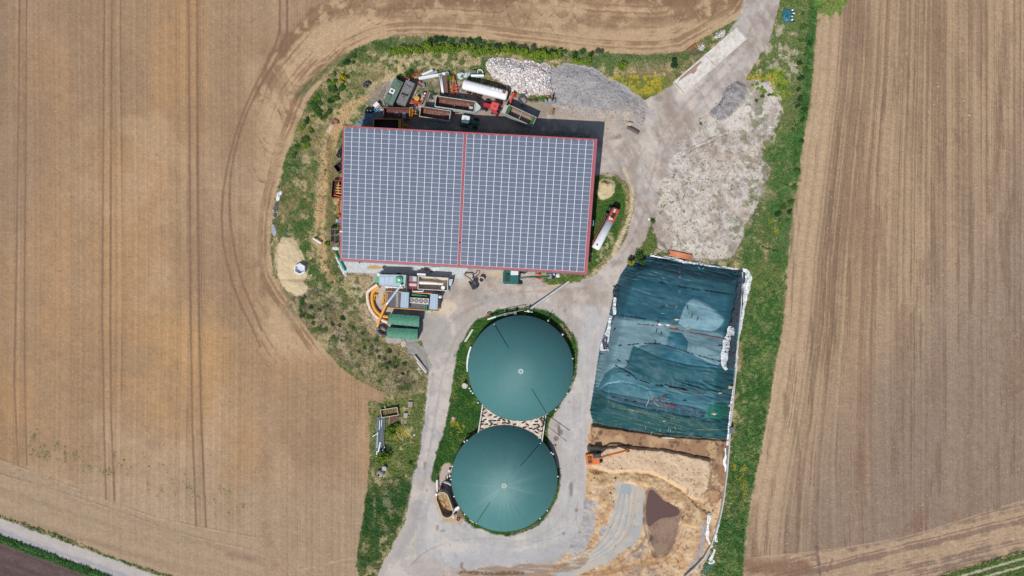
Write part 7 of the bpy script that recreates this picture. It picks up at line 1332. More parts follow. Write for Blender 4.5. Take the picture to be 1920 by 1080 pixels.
# oval feed tank
o = W(836.3, 939, 0); th0 = math.atan2(-(963.3 - 915.5), 845 - 827.8); t = thing('feed_tank', 'open oval steel tank filled with tan feed beside the lower dome', 'tank', *o, 0, th0)
def oval(L_, w_, n=14): return [(L_/2 - w_/2 + w_/2 * math.cos(a), w_/2 * math.sin(a)) for a in np.linspace(-math.pi/2, math.pi/2, n)] + [(-L_/2 + w_/2 + w_/2 * math.cos(a), w_/2 * math.sin(a)) for a in np.linspace(math.pi/2, 3*math.pi/2, n)]
LL, WW = 5.9, 2.75; rings = [[(x, y, z) for x, y in oval(LL - d, WW - d)] for z, d in ((0, .1), (3.0, 0), (3.06, .0), (3.06, .2), (.4, .35))]
b = MB(); b.loft(rings, False); b.part('tank_wall', M((196, 200, 196), .4, .2, dirt=(160, 150, 136), amt=.4), t, False); b = MB(); b.loft([[(x, y, 3.07) for x, y in oval(LL + .06, WW + .06)], [(x, y, 3.13) for x, y in oval(LL + .06, WW + .06)], [(x, y, 3.13) for x, y in oval(LL - .24, WW - .24)], [(x, y, 3.07) for x, y in oval(LL - .24, WW - .24)]], False); b.part('rim', M((222, 196, 160), .6), t)
V = [(0, 0, 2.3)]; F = []; ov = oval(LL - .24, WW - .24); nO = len(ov)
for s_ in (.25, .5, .75, .97):
    for (x, y) in ov: V.append((x * s_, y * s_, 2.35 - .9 * max(0, x / 3) ** 1.5 * 1.2 + random.uniform(-.16, .16)))
F = [(0, 1 + i, 1 + (i + 1) % nO) for i in range(nO)] + [(1 + k*nO + i, 1 + (k+1)*nO + i, 1 + (k+1)*nO + (i+1) % nO, 1 + k*nO + (i+1) % nO) for k in range(3) for i in range(nO)]
b = MB(); b.add(V, F); b.part('feed', M((196, 164, 124), .95, dirt=(160, 128, 92), amt=.5, scale=2, bump=.8), t)
implement('conveyor', 'short silver pipe between the feed tank and the lower dome rim', 'pipe', 840, 905, [('pipe', STEEL, [('t', [(832.5, 903), (841, 906), (846, 909)], 1.2, .28)]), ('flange', WHT, [('s', (842.5, 882), .5, .3), ('s', (843.5, 892.5), .5, .26), ('b', [(839, 892), (838.5, 898)], .5, .2)])])
implement('motor_unit', 'small red and grey motor at the north end of the oval tank', 'motor', 829, 911, [('motor', M((150, 60, 76), .5), [('s', (827.5, 912), .6, .3)]), ('body', DG, [('s', (830, 910), .7, .3), ('s', (831, 914), .5, .22)])])
implement('guard_rail', 'white rail with brackets along the west side of the oval tank', 'rail', 819, 918, [('rail', WHT, [('b', [(819, 900), (819.6, 922)], 1.0, .26, .14)]), ('bracket', STEEL, [('s', (818, 926), .6, .35, (1, 1.4, .8), .1)]), ('post', STEEL, [('b', [(819, 901), (819, 901)], [0, 1], .1), ('b', [(819.6, 921), (819.6, 921)], [0, 1], .1)])])
implement('control_cabinet', 'tilted white cabinet between the oval tank and the lower dome', 'cabinet', 857, 952, [('body', WHT, [('b', [(853, 955), (861, 949.5)], .7, .62, 1.2)]), ('base', DG, [('b', [(854, 957), (861, 952)], .2, .5, .3)])])
implement('pump', 'round crumpled grey hood at the south end of the oval tank', 'pump', 851, 967, [('hood', M((206, 206, 206), .5, dirt=(170, 168, 164), amt=.4), [('s', (850.5, 967.5), .9, .52, (.85, 1.1, .9), .1)]), ('pipe', WHT, [('b', [(853, 957), (850, 962)], .8, .14)])])
implement('valve', 'blue valve at the south end of the oval tank', 'valve', 837, 966, [('body', M((80, 156, 210), .4), [('b', [(834.5, 967.5), (838.5, 965)], .5, .34)]), ('wheel', WHT, [('s', (830, 961), .6, .24, (1, 1, .7), .1), ('s', (859, 957), .3, .14)])])
b = MB(); p = W(859, 974, .3); b.torus((p[0], p[1], .15), .3, .1); b.part('hose_coil', M((96, 74, 66), .8), None, True, 'coiled dark hose on the ground south of the oval tank', 'hose')
implement('fitting', 'small white fittings on the ground west of the oval tank', 'fitting', 821, 940, [('elbow', WHT, [('s', (821, 939.5), .3, .16), ('s', (859, 957.2), .3, .12)])])
b = MB(); q = L3([(880, 974), (888, 980)], .15); b.beam(q[0], q[1], .2); b.part('plank', M((214, 190, 150), .8), None, False, 'short tan plank at the south west rim of the lower dome', 'plank')

# ================================================================== weighbridge, heaps, north east
cw = [(1382.6, 50.5), (1401.9, 71.0), (1281.5, 175.7), (1262.0, 155.0)]
t = thing('weighbridge', 'long white concrete weighbridge in two halves beside the gravel road', 'weighbridge', *W(1332, 113), 0); o = np.array(W(1332, 113)); CP = [np.array(W(*p, .35)) - o for p in cw]
def lerp(u, v): return (CP[3] * (1-u) + CP[0] * u) * (1-v) + (CP[2] * (1-u) + CP[1] * u) * v
for u0, u1 in ((.0, .497), (.503, 1.0)):
    b = MB(); b.prism([tuple(lerp(u0, .0)), tuple(lerp(u1, .0)), tuple(lerp(u1, 1)), tuple(lerp(u0, 1))][::-1], 0, .34); pl = b.part('platform', M((228, 222, 214), .85, dirt=(200, 186, 170), amt=.45, scale=.35, var=.05), t)
    for uu, vv in ((u0 + .09, .52), (u1 - .06, .5)):
        p = lerp(uu, vv); b = MB(); b.ring(p[0], p[1], .34, .355, .30, .05, 20); b.part('cover_ring', M((150, 146, 142), .6), pl)
for v in (.0, 1.0): b = MB(); A_, B_ = lerp(0, v), lerp(1, v); b.beam((*A_, .36), (*B_, .36), .09, .12); b.part('kerb_rail', M((240, 238, 234), .6), t)
for u in (.012, .988): b = MB(); A_, B_ = lerp(u, .02), lerp(u, .98); b.beam((*A_, .345), (*B_, .345), .12, .03); b.part('drain', M((130, 132, 134), .6), t)
b = MB(); pts = [(.1, .05), (.3, .08), (.42, .10), (.42, .22), (.33, .28), (.3, .42), (.24, .46), (.23, .30), (.12, .22), (.02, .18)]
b.prism([tuple(lerp(u * .93 + .02, v)) for u, v in pts][::-1], .338, .346); b.part('dirt_patch', M((168, 142, 124), .9), t)
implement('harrow', 'red and green grid harrow lying on the grass beside the weighbridge', 'harrow', 1302, 95, [('beam', M((196, 70, 52), .6), [('b', [(1289, 93), (1303.5, 82)], .5, .22), ('b', [(1303.5, 82), (1306, 86)], .5, .12)])] + [('bar', M((110, 112, 84), .7), [('b', [(1293 + k * 4, 95.5 - 3 * k), (1302 + k * 4, 107 - 3 * k)], .4, .12)]) for k in range(4)] + [('bar', M((96, 92, 80), .7), [('b', [(1295 + 3.2 * k, 98.5 + 3.4 * k), (1307 + 3.2 * k, 89.5 + 3.4 * k)], .45, .1)]) for k in range(3)])
foil('tarp_heap', 'small blue green tarpaulin heap weighed down with black and white bags by the road', 'tarpaulin', [(1467, 20), (1472, 16), (1482, 17), (1489, 20), (1488, 38), (1480, 43), (1470, 41), (1466, 32)], .9, M((66, 130, 146), .45, dirt=(44, 100, 116), amt=.5), 31)
for k in range(8):
    x, y = 1486 + 2.2 * math.sin(k), 19 + k * 3; p = W(x, y, .7); b = MB(); b.ball((p[0], p[1], .75), .26, (1.1, .8, .7), 10, 6, .1); b.part('weight_bag', BLK if k % 2 else WHT, None, True, '%s bag at the edge of the small blue green heap' % ('black' if k % 2 else 'white'), 'bag', 'bags on the small tarpaulin heap')
x, y = W(1402, 204, .2); t = thing('inspection_cover', 'round pale concrete lid on the stony ground east of the dark gravel heap', 'lid', x, y, gz(1402, 204)); b = MB(); b.cyl(0, 0, 0, .2, .8, 24); b.part('lid', M((224, 214, 200), .8), t); b = MB(); b.cyl(0, 0, .2, .23, .28, 16); b.part('hatch', M((206, 198, 186), .8), t)
implement('tyre', 'small dark lump of debris alone on the gravel road', 'debris', 1314, 232, [('body', M((96, 82, 76), .8), [('s', (1314, 232), .2, .3, (1, 1, .6), .15)])])
implement('sack', 'white square scrap in the grass on the east side of the lane', 'scrap', 1217, 411, [('sheet', WHT, [('p', [(1216, 408.5), (1220, 411), (1217.5, 414), (1214.5, 411.5)], gz(1217, 411), gz(1217, 411) + .12)])])
implement('wall_box', 'small blue grey box fixed at the east wall of the barn', 'box', 1110.5, 417, [('box', M((150, 166, 186), .5), [('p', [(1106, 413), (1113.5, 413), (1113.5, 423), (1106, 423)], 2.2, 3.2)]), ('vent', BLK, [('p', [(1110, 416), (1112, 416), (1112, 419), (1110, 419)], 3.2, 3.25)])])
ti = thing('pipe_stack', 'flat stack of orange pipes lying against the north edge of the silage heap', 'pipes', *W(1277, 478), gz(1277, 470))
for k in range(8):
    b = MB(); a, c = np.array(W(1255.5 - .2 * k + (k % 2) * 1.5, 469.5 + k * 1.25, .8)), np.array(W(1299 - .6 * k + (k % 3), 478.5 + k * 1.2, .8)); o = np.array(W(1277, 478)); b.tube([(*(a - o), .35), (*(c - o), .35)], .085, 8); b.part('pipe', M((236, 150, 106), .5), ti, True)
b = MB(); b.tube(L3([(1231, 457), (1236, 455), (1243, 460), (1251, 470), (1256, 477)], .7), .06, 6); b.part('cable', BLK, None, True, 'thin black hose looping to the orange pipe stack', 'hose')
# west: hexagonal tank, rubbish
o = W(565, 504.6, 0); t = thing('hexagonal_tank', 'white hexagonal open tank on the sandy patch at the field edge', 'tank', *o, 0); b = MB()
hx = lambda r_, z: [(r_ * math.cos(a + .5), r_ * math.sin(a + .5), z) for a in np.linspace(0, 2*math.pi, 6, endpoint=False)]
b.loft([hx(1.32, 0), hx(1.32, 1.3), hx(1.12, 1.34), hx(.98, .5)], False); b.part('wall', M((240, 242, 248), .4, var=.03), t); b = MB(); b.prism([(x, y) for x, y, z in hx(1.0, 0)], .3, .5); b.part('floor', M((206, 208, 220), .5), t)
b = MB(); b.box(-.25, .3, -1.75, -1.35, 0, .3, .3); b.part('valve', M((74, 104, 196), .5), t)
for x, y, c, lb, s_ in ((579, 521.5, (228, 204, 70), 'small yellow box lying south east of the hexagonal tank', .25), (582, 516.5, (196, 190, 176), 'flat grey slab beside the yellow box near the hexagonal tank', .45), (591.5, 509.7, (206, 60, 60), 'small red can lying on the bank right of the hexagonal tank', .18), (593, 543, (110, 120, 140), 'small dark blue can in the scrub below the hexagonal tank', .3)):
    p = W(x, y); b = MB(); b.box(p[0] - s_, p[0] + s_, p[1] - s_ * .55, p[1] + s_ * .55, 0, .25, .2); b.part('box', M(c, .5), None, False, lb, 'box', bevel=.03)
for pts, c, lb, sd in (([(524, 353), (528, 354), (530, 362), (525, 368), (524, 376), (517, 377), (518, 368), (521, 360)], (238, 240, 246), 'crumpled white plastic film at the field edge, north end of the strip', 41), ([(518, 378), (522, 379), (521, 395), (517, 412), (515, 420), (512, 414), (514, 398), (515, 386)], (84, 92, 108), 'long dark plastic strip at the field edge below the white film', 42), ([(508, 424), (514, 420), (518, 428), (519, 440), (513, 444), (509, 434)], (176, 176, 190), 'grey plastic sheet at the field edge, south end of the strip', 43)):
    foil('plastic_film', lb, 'film', pts, .3, M(c, .4), sd, 'plastic at the west field edge')
for x, y, c in ((533, 438, (80, 110, 116)), (538, 440, (90, 110, 120)), (545, 439, (226, 190, 140))): implement('litter', '%s litter in the grass near the grey plastic sheet' % ('tan' if c[0] > 200 else 'slate'), 'litter', x, y, [('piece', M(c, .6), [('s', (x, y), .2, .25, (1.3, .7, .5), .2)])], 'litter by the plastic sheet')
# lower west bank
t = thing('sheet_stack', 'long stack of slate grey corrugated sheets with white pieces at the lower west bank', 'sheets', *W(714, 815), 0); o = np.array(W(714, 815)); r_ = random.Random(12)
for k in range(7):
    x0 = 707.5 + k * 2.25; a, c = np.array(W(x0, 781 + r_.uniform(0, 3), .9)), np.array(W(x0 - 3.6, 846 - (k > 4) * 8 + r_.uniform(-3, 4), .9)); b = MB(); b.beam((*(a - o), .5 + .09 * (k % 3)), (*(c - o), .5 + .09 * (k % 3)), .30, .10); b.part('sheet', M((92, 108, 114) if k % 3 else (112, 124, 128), .6, dirt=(74, 88, 92), amt=.5), t)
for a, c, w_ in (((712, 788), (711, 806), .16), ((716, 787), (714.5, 800), .14), ((708, 810), (706.5, 840), .12), ((713, 829), (709, 848), .3), ((707, 846), (705.5, 857), .3), ((721, 838), (717, 846), .25), ((698, 819), (709, 812), .18)):
    A_, B_ = np.array(W(*a, .9)) - o, np.array(W(*c, .9)) - o; b = MB(); b.beam((*A_, .82), (*B_, .78), w_, .05); b.part('white_piece', M((226, 232, 240), .5), t)
b = MB(); b.box(-1.0, .8, -3.6, 3.8, 0, .45, -.05); b.part('base', M((70, 72, 70), .9), t)
t, L, w_ = open_trailer('wooden box bed with brown earth and a collapsed side beside the grey sheet stack', (714, 776), (746, 771), 15, .9, M((150, 116, 96), .8), M((128, 100, 80), .95), zb=.1, ribs=3, draw=0, axles=(), cat='box', frame=M((206, 190, 170), .7))
implement('wooden_box', 'dark brown box bottom standing between the shrub and the wooden box bed', 'box', 739, 787, [('box', M((120, 88, 76), .8, dirt=(80, 58, 52), amt=.5), [('p', [(732, 781), (747, 780), (745, 793), (731, 793)], .1, .4)]), ('rail', M((180, 150, 130), .7), [('b', [(731, 780), (730, 794)], .5, .14)])])
implement('plank', 'thin white stick leaning against the wooden box bed', 'stick', 721, 764, [('stick', M((230, 226, 216), .6), [('b', [(720, 761), (723, 766)], .8, .1)])])
implement('crate', 'grey slatted crate alone in the grass north east of the wooden box', 'crate', 769, 758, [('crate', M((152, 140, 134), .8), [('p', [(765, 753.5), (774, 753.5), (773.5, 763), (765, 763)], 0, .6)]), ('slat', M((196, 184, 176), .7), [('b', [(765, 754), (773.5, 754)], .66, .1), ('b', [(767.5, 754), (767.5, 763)], .66, .12), ('b', [(771, 754), (771, 763)], .66, .12)])])
implement('crate', 'grey curved crate right of the dark brown box', 'crate', 760.5, 779, [('crate', M((170, 166, 162), .7), [('p', [(757, 775), (764.5, 774.5), (764, 781), (762, 785), (756.5, 783)], 0, .6)])])
implement('pallet', 'small weathered pallet below the curved crate', 'pallet', 757, 790, [('slat', M((190, 172, 160), .8), [('b', [(753 + k * 2.6, 786), (753.5 + k * 2.6, 794.5)], .25, .16, .06)]) for k in range(4)] + [('runner', M((150, 130, 120), .8), [('b', [(752, 788), (761.5, 788)], .15, .14)]), ('runner', M((150, 130, 120), .8), [('b', [(752.5, 793), (761.5, 793)], .15, .14)])])
implement('concrete_drum', 'large grey concrete drum with a dark round opening at the lower west bank', 'drum', 713, 888, [('drum', M((178, 168, 162), .85, dirt=(150, 140, 134), amt=.4), [('s', (713, 887.5), .7, .86, (1, 1, .85), .01)]), ('collar', M((160, 150, 144), .8), [('c', (709.5, 891), .9, 1.42, .32)]), ('opening', M((16, 14, 14), .9), [('c', (709.5, 891), 1.40, 1.44, .24)])])
implement('drum', 'small pale drum with a ringed lid beside the large concrete drum', 'drum', 720, 879, [('drum', M((200, 204, 206), .5), [('c', (720.3, 878.8), 0, .9, .52)]), ('lid', M((170, 176, 178), .5), [('o', (720.3, 878.8), .92, .36, .07), ('c', (720.3, 878.8), .9, .97, .12)])])
implement('beam_pile', 'two pale beams and a flat board lying at the edge of the lane', 'beams', 789, 684, [('beam', M((206, 196, 186), .8), [('b', [(777, 667), (785, 677)], .5, .34)]), ('beam', M((220, 212, 204), .8), [('b', [(782, 678), (799, 699)], .5, .34)]), ('beam', M((196, 188, 180), .8), [('b', [(784.5, 676), (801, 697)], .4, .3)]), ('board', M((196, 180, 160), .8), [('b', [(783, 690), (791, 700)], .15, .62, .1)])])
for x, y, lb in ((777, 816, 'north one'), (758, 833, 'south one')): implement('litter', 'white scrap in the grass of the lower west bank, %s' % lb, 'litter', x, y, [('piece', WHT, [('s', (x, y), .15, .18, (1, 1.3, .5), .2)])], 'white litter on the lower west bank')
foil('stone_pile', 'small tan stones in the grass between the lane and the lower dome', 'stones', [(846, 782), (852, 780), (853, 785), (848, 789)], .3, M((214, 180, 160), .9), 51)

# ================================================================== silage clamp dressing
def ribbon(name, label, cat, pts, wd, mat, seed, group=None, lift=.06, crumple=.12, zf=None):
    P = smooth_pts(pts, 2); D = np.r_[0, np.cumsum(np.hypot(*np.diff(P, axis=0).T))]; n = max(4, int(D[-1] / 2)); u = np.linspace(0, D[-1], n); r_ = random.Random(seed); m_ = 6; V = []; wds = np.interp(u / D[-1], np.linspace(0, 1, len(wd)), wd)
    X_ = np.interp(u, D, P[:, 0]); Y_ = np.interp(u, D, P[:, 1])
    for i in range(n):
        i2 = min(i + 1, n - 1); i1 = max(i - 1, 0); dx, dy = X_[i2] - X_[i1], Y_[i2] - Y_[i1]; l = math.hypot(dx, dy) + 1e-6; nx, ny = -dy / l, dx / l
        for j in range(m_):
            q = (j / (m_ - 1) - .5) * wds[i] * (1 + .16 * math.sin(i * .55 + seed + (j > 2) * 2) + r_.uniform(-.05, .05)); px_, py_ = X_[i] + nx * q, Y_[i] + ny * q; z_ = max(gz(px_, py_), gz(px_ + 2, py_), gz(px_ - 2, py_)) + lift + r_.uniform(0, crumple) * .6 + (.06 if 0 < j < m_ - 1 else 0)
            V.append((*W(px_, py_, z_), z_))
    b = MB(); b.add(V, [(i*m_ + j, (i+1)*m_ + j, (i+1)*m_ + j + 1, i*m_ + j + 1) for i in range(n - 1) for j in range(m_ - 1)]); return b.part(name, mat, None, False, label, cat, group)
WF = M((244, 246, 250), .45, var=.04); BF = M((50, 58, 74), .35, dirt=(84, 94, 110), amt=.5, scale=2.5)
ribbon('plastic_film', 'long white film strip along the north edge of the silage heap', 'film', [(1219, 478), (1240, 481), (1262, 485), (1290, 492), (1330, 497), (1384, 505)], [6, 5, 6, 5, 4, 3], WF, 1, 'film round the silage clamp')
ribbon('plastic_film', 'wide white film fold at the north east corner of the clamp', 'film', [(1392, 506), (1402, 508), (1404, 525), (1399, 545), (1396, 570), (1391, 600), (1388, 622), (1383, 640)], [6, 12, 14, 7, 5, 5, 4, 2], WF, 2, 'film round the silage clamp')
ribbon('plastic_film', 'crinkled black film between the dark tarpaulin and the white corner fold', 'film', [(1389, 508), (1387, 540), (1384, 570), (1378, 600), (1374, 616)], [7, 9, 10, 13, 12], BF, 3, 'film round the silage clamp')
ribbon('plastic_film', 'ragged white film patch on the east side, held by black bags', 'film', [(1372, 612), (1370, 625), (1362, 640), (1360, 660), (1356, 680), (1362, 694)], [12, 14, 12, 14, 12, 5], WF, 4, 'film round the silage clamp')
ribbon('plastic_film', 'narrow black film along the middle of the east wall', 'film', [(1374, 628), (1374, 650), (1370, 680), (1372, 690)], [9, 10, 12, 6], BF, 5, 'film round the silage clamp')
ribbon('plastic_film', 'thin white strip along the lower half of the east wall', 'film', [(1384, 640), (1381, 680), (1378, 715), (1374, 740), (1372, 765), (1368, 790), (1366, 815), (1364, 835)], [3, 4, 4, 3, 6, 5, 4, 5], WF, 6, 'film round the silage clamp')
ribbon('plastic_film', 'short white film on the west side of the heap, northern piece', 'film', [(1153, 556), (1152, 575), (1152, 590)], [5, 6, 6], WF, 7, 'film round the silage clamp')
ribbon('plastic_film', 'dark green and black film bunch at the north west corner of the heap', 'film', [(1158, 535), (1154, 545), (1155, 556)], [9, 11, 9], M((44, 66, 78), .4), 8, 'film round the silage clamp', crumple=.3)
ribbon('plastic_film', 'white film with bags on the west side of the heap, southern piece', 'film', [(1145, 592), (1142, 610), (1140, 625), (1134, 640), (1133, 658)], [7, 5, 9, 12, 15], WF, 9, 'film round the silage clamp')
ribbon('plastic_film', 'dark film bunch inside the southern white piece on the west side', 'film', [(1136, 632), (1134, 645), (1135, 655)], [8, 9, 8], BF, 10, 'film round the silage clamp', .16, .3)
ribbon('plastic_film', 'white film piece at the south foot of the green net', 'film', [(1242, 819.5), (1254, 821), (1265, 821.5)], [2.5, 3, 2.5], WF, 11, 'film round the silage clamp', .5)
ribbon('plastic_film', 'white film twisted beside the open silage, upper end', 'film', [(1330, 962), (1329, 975), (1327, 990), (1326, 1008), (1331, 1020), (1335, 1026)], [5, 8, 3, 8, 3, 6], WF, 12, 'film round the silage clamp')
ribbon('plastic_film', 'pale grey and white film on the wall foot at the lower east side', 'film', [(1347, 980), (1343, 992), (1340, 1010), (1346, 1016)], [5, 8, 7, 5], WF, 13, 'film round the silage clamp')
ribbon('plastic_film', 'torn white film scraps at the bottom end of the clamp wall', 'film', [(1340, 1030), (1334, 1048), (1330, 1056), (1340, 1052)], [4, 4, 9, 7], WF, 14, 'film round the silage clamp')
ribbon('plastic_film', 'green net remnant at the bottom end of the clamp wall', 'net', [(1332, 1060), (1326, 1068), (1322, 1074)], [9, 10, 6], M((50, 110, 96), .5), 15, 'film round the silage clamp')
ribbon('plastic_film', 'white and black film on the inner side of the lower wall', 'film', [(1360, 840), (1361, 855), (1357, 866), (1362, 876), (1360, 884)], [3, 2, 6, 5, 4], WF, 16, 'film round the silage clamp')
tw = thing('clamp_wall', 'thin concrete retaining wall along the east side of the silage clamp', 'wall', 0, 0)
wl = [(1394, 510), (1391, 580), (1386, 640), (1381, 700), (1376, 760), (1371, 800), (1369, 840), (1366, 880), (1361, 920), (1357, 950), (1352, 975), (1344, 1000), (1336, 1025), (1322, 1050), (1304, 1070), (1286, 1086)]
for k in range(len(wl) - 1):
    b = MB(); a, c = W(*wl[k], 1.6), W(*wl[k + 1], 1.6); b.beam((*a, .35), (*c, .35), .24, 1.5 - .12 * max(0, k - 8)); b.part('wall_panel', M((206, 204, 200), .8, dirt=(170, 166, 160), amt=.4), tw)
b = MB(); p = W(1372, 806, 1.2); b.box(p[0] - .4, p[0] + .35, p[1] - .8, p[1] + .6, 0, 1.5); b.part('buttress', M((104, 118, 122), .7), tw)
# gravel bags in rows along the seams
LB = 'dark gravel bag along a seam of the silage tarpaulins'; GB = 'gravel bags along the tarpaulin seams'; DB = M((40, 46, 48), .8); RB = M((150, 84, 84), .8)
def bagrow(pts, step, mat=DB, label=LB, L=.85, skip=.25, r=.075):
    P = smooth_pts(pts, 2); D = np.r_[0, np.cumsum(np.hypot(*np.diff(P, axis=0).T))]; u = 2
    while u < D[-1]:
        if random.random() > skip:
            x = np.interp(u, D, P[:, 0]); y = np.interp(u, D, P[:, 1]); x2 = np.interp(u + 1, D, P[:, 0]); y2 = np.interp(u + 1, D, P[:, 1]); z_ = max(gz(x + a, y + c) for a in (-2, 0, 2) for c in (-1, 1)) + .02; p = W(x, y, z_)
            gravel_bag(p[0], p[1], z_, math.atan2(-(y2 - y), x2 - x) + random.uniform(-.15, .15), L, mat, label, GB, r)
        u += step * random.uniform(.85, 1.2)
bagrow([(1238, 530), (1262, 537), (1300, 543), (1340, 548), (1376, 554)], 8.5)
bagrow([(1165, 592), (1190, 595), (1218, 600), (1240, 604)], 8); bagrow([(1180, 607), (1215, 610), (1250, 612)], 8, RB, 'reddish gravel bag across the pale middle tarpaulin')
bagrow([(1255, 616), (1300, 625), (1340, 632), (1358, 636)], 7, RB, 'reddish gravel bag across the pale middle tarpaulin', skip=.1)
bagrow([(1152, 648), (1180, 647), (1210, 643), (1240, 645)], 8); bagrow([(1242, 647), (1270, 655), (1300, 664), (1330, 673), (1356, 680)], 8, M((96, 80, 78), .8), skip=.15)
bagrow([(1154, 686), (1170, 694), (1185, 704), (1196, 712)], 7); bagrow([(1160, 702), (1182, 705)], 8); bagrow([(1200, 713), (1225, 722), (1250, 726)], 8); bagrow([(1255, 727), (1290, 734), (1318, 740)], 7, RB, 'reddish gravel bag on the long lower seam near the red coils', skip=.1)
bagrow([(1148, 745), (1180, 752)], 14); bagrow([(1225, 768), (1255, 775), (1290, 782), (1320, 781)], 9, skip=.2); bagrow([(1318, 790), (1350, 794)], 8, skip=.1)
for x, y, a, m_ in ((1258, 494, 1.2, 0), (1277, 500, 1.4, 0), (1296, 499, .6, 0), (1311, 503, -.8, 1), (1318, 504, .9, 1), (1241, 577, .6, 0), (1250, 572, -1.1, 2), (1268, 574, 1.2, 2), (1289, 577, -1.4, 0), (1297, 592, 1.2, 0), (1291, 591, 1.5, 2), (1308, 598, 1.2, 0), (1243, 587, 0, 1), (1234, 605, 1.3, 0), (1231, 620, 1.4, 0), (1240, 625, 1.5, 0), (1229, 641, -1.1, 0), (1299, 580, -.7, 1), (1268, 600, .8, 2), (1190, 753, .1, 0), (1252, 748, .1, 1), (1284, 751, 0, 0), (1257, 806, 1.5, 1), (1222, 811, 1.2, 1), (1253, 804, 1.4, 2), (1266, 802, -1.3, 2), (1210, 800, -1.5, 2), (1238, 806, 1.2, 1), (1176, 678, -.7, 0), (1160, 676, -.6, 0), (1152, 618, .8, 0), (1350, 648, 0, 0)):
    z_ = max(gz(x + q, y + c) for q in (-2, 0, 2) for c in (-1, 1)) + .02; p = W(x, y, z_)
    gravel_bag(p[0], p[1], z_, a, .9, (DB, M((80, 190, 186), .6), M((150, 150, 120), .7))[m_], ('loose dark bag', 'loose turquoise bag', 'loose olive bag')[m_] + ' away from the rows on the tarpaulins', 'loose bags on the silage tarpaulins', .08)
for k, (x, y) in enumerate(((1360, 622), (1364, 632), (1366, 640), (1360, 646), (1363, 654), (1358, 660), (1365, 660), (1370, 604), (1372, 620), (1358, 684), (1362, 687), (1136, 628), (1140, 634), (1133, 640), (1138, 650), (1155, 545), (1152, 538), (1385, 530), (1386, 545), (1384, 560), (1380, 590))):
    z_ = gz(x, y) + .26; p = W(x, y, z_); gravel_bag(p[0], p[1], z_, random.uniform(-.5, .5), .85, DB, 'black gravel bag on the film at the clamp rim', 'bags holding the film edges', .09)
for k, (x, y) in enumerate(((1226.5, 750), (1236, 750), (1246, 745), (1250, 758), (1257, 759), (1262, 762))):
    z_ = gz(x, y) + .08; p = W(x, y, z_); b = MB(); rr = random.Random(k)
    b.tube([(p[0] + rr.uniform(-.5, .5), p[1] + rr.uniform(-.45, .45), z_ + rr.uniform(0, .12)) for _ in range(9)], .06, 6); b.part('net_bag', M((206, 96, 100), .7), None, True, 'crumpled empty red net bag on the mid blue tarpaulin', 'net bag', 'red net bags on the silage heap')
implement('stick', 'thin white stick lying on the blue tarpaulin left of the red bags, western', 'stick', 1214, 757, [('stick', M((176, 220, 222), .5), [('b', [(1217, 749), (1211, 762)], gz(1214, 756) + .15, .09)])], 'pale sticks by the red bags')
implement('stick', 'thin white stick lying on the blue tarpaulin among the red bags, eastern', 'stick', 1231, 757, [('stick', M((176, 220, 222), .5), [('b', [(1226, 753), (1235, 762)], gz(1231, 757) + .15, .09)])], 'pale sticks by the red bags')
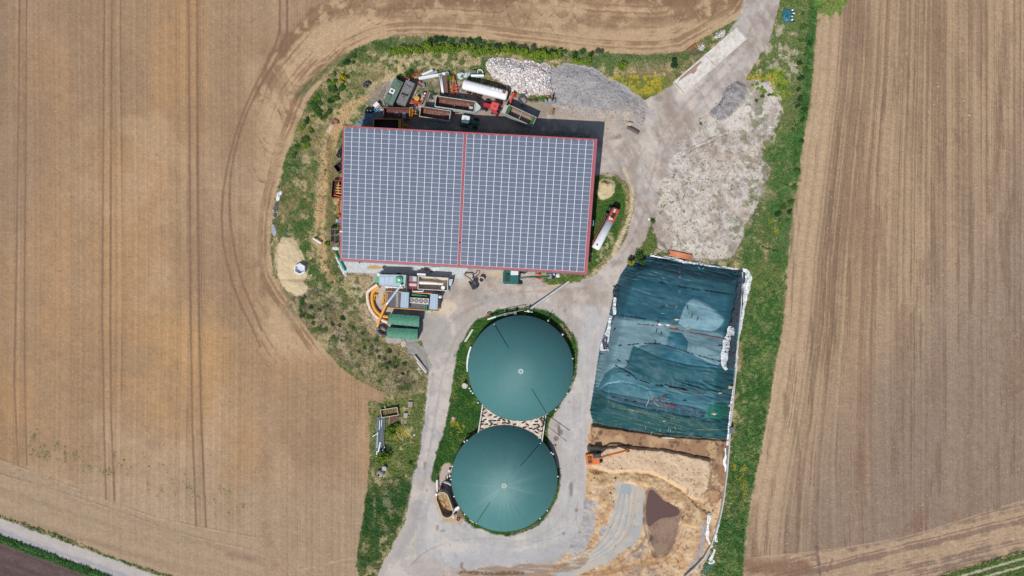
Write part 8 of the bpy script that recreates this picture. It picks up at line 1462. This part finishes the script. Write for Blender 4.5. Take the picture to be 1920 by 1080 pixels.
for x, y, c, s_, lb in ((1269, 599, (206, 200, 176), .35, 'pale scrap on the dark sheet above the middle seam'), (1262, 611, (176, 140, 100), .4, 'rusty brown debris on the middle seam of the heap'), (1290, 615, (196, 170, 140), .35, 'tan debris on the middle seam right of the rusty one'), (1268, 618, (150, 84, 70), .35, 'dark red debris just below the middle seam'), (1350, 737, (196, 170, 140), .3, 'tan scrap near the east edge of the blue tarpaulin'), (1245, 789.5, (206, 190, 150), .25, 'small tan scrap on the green net'), (1369, 726, (214, 184, 146), .5, 'tan straw lump at the east wall above the green net'), (1368, 760, (206, 178, 140), .45, 'tan straw lump at the east wall beside the bright green net'), (1339, 776, (214, 200, 160), .4, 'white peak of debris on the bright green net'), (1237, 608, (236, 240, 240), .4, 'white scrap beside the middle seam of the heap'), (1252, 609.5, (240, 240, 240), .35, 'white scrap on the dark sheet next to the rusty debris')):
    z_ = gz(x, y); implement('debris', lb, 'debris', x, y, [('piece', M(c, .8), [('s', (x, y), z_ + .08, s_, (1.3, .6, .4), .35)])])
excavator('orange excavator working on the open silage at the road side', (1114, 858), .1, (226, 122, 50), (70, 76, 84), [(1120, 860, 2.4), (1140, 853.5, 3.6), (1158, 849, 3.0), (1176, 844, 1.6)], .84, 1, .05, (120, 84, 66))
# ------------------------------------------------------------------ labels that single out each repeat
ONES = 'first second third fourth fifth sixth seventh eighth ninth tenth eleventh twelfth thirteenth fourteenth fifteenth sixteenth seventeenth eighteenth nineteenth'.split()
def ordinal(n):
    if n <= 19: return ONES[n - 1]
    t_, o_ = divmod(n, 10); T_ = {2: 'twent', 3: 'thirt', 4: 'fort', 5: 'fift', 6: 'sixt', 7: 'sevent', 8: 'eight', 9: 'ninet'}[t_]
    return T_ + 'ieth' if o_ == 0 else T_ + 'y-' + ONES[o_ - 1]
by = {}
for o_ in C.collection.objects:
    if o_.parent is None and 'label' in o_ and 'category' in o_: by.setdefault(o_['label'], []).append(o_)
for lb, os_ in by.items():
    if len(os_) < 2: continue
    def ctr(q):
        if q.type == 'MESH' and abs(q.location[0]) + abs(q.location[1]) < 1e-6:
            bb = np.array(q.bound_box).mean(0); return float(bb[0]), float(bb[1])
        return q.location[0], q.location[1]
    cs_ = {q.name: ctr(q) for q in os_}; xs_ = [v[0] for v in cs_.values()]; ys_ = [v[1] for v in cs_.values()]
    if len(set(xs_)) < 2: continue
    if max(xs_) - min(xs_) > .7 * (max(ys_) - min(ys_)): os_.sort(key=lambda q: cs_[q.name][0]); d_ = 'from the west'
    else: os_.sort(key=lambda q: -cs_[q.name][1]); d_ = 'from the north'
    for k, q in enumerate(os_): q['label'] = '%s %s: %s' % (ordinal(k + 1), d_, lb)
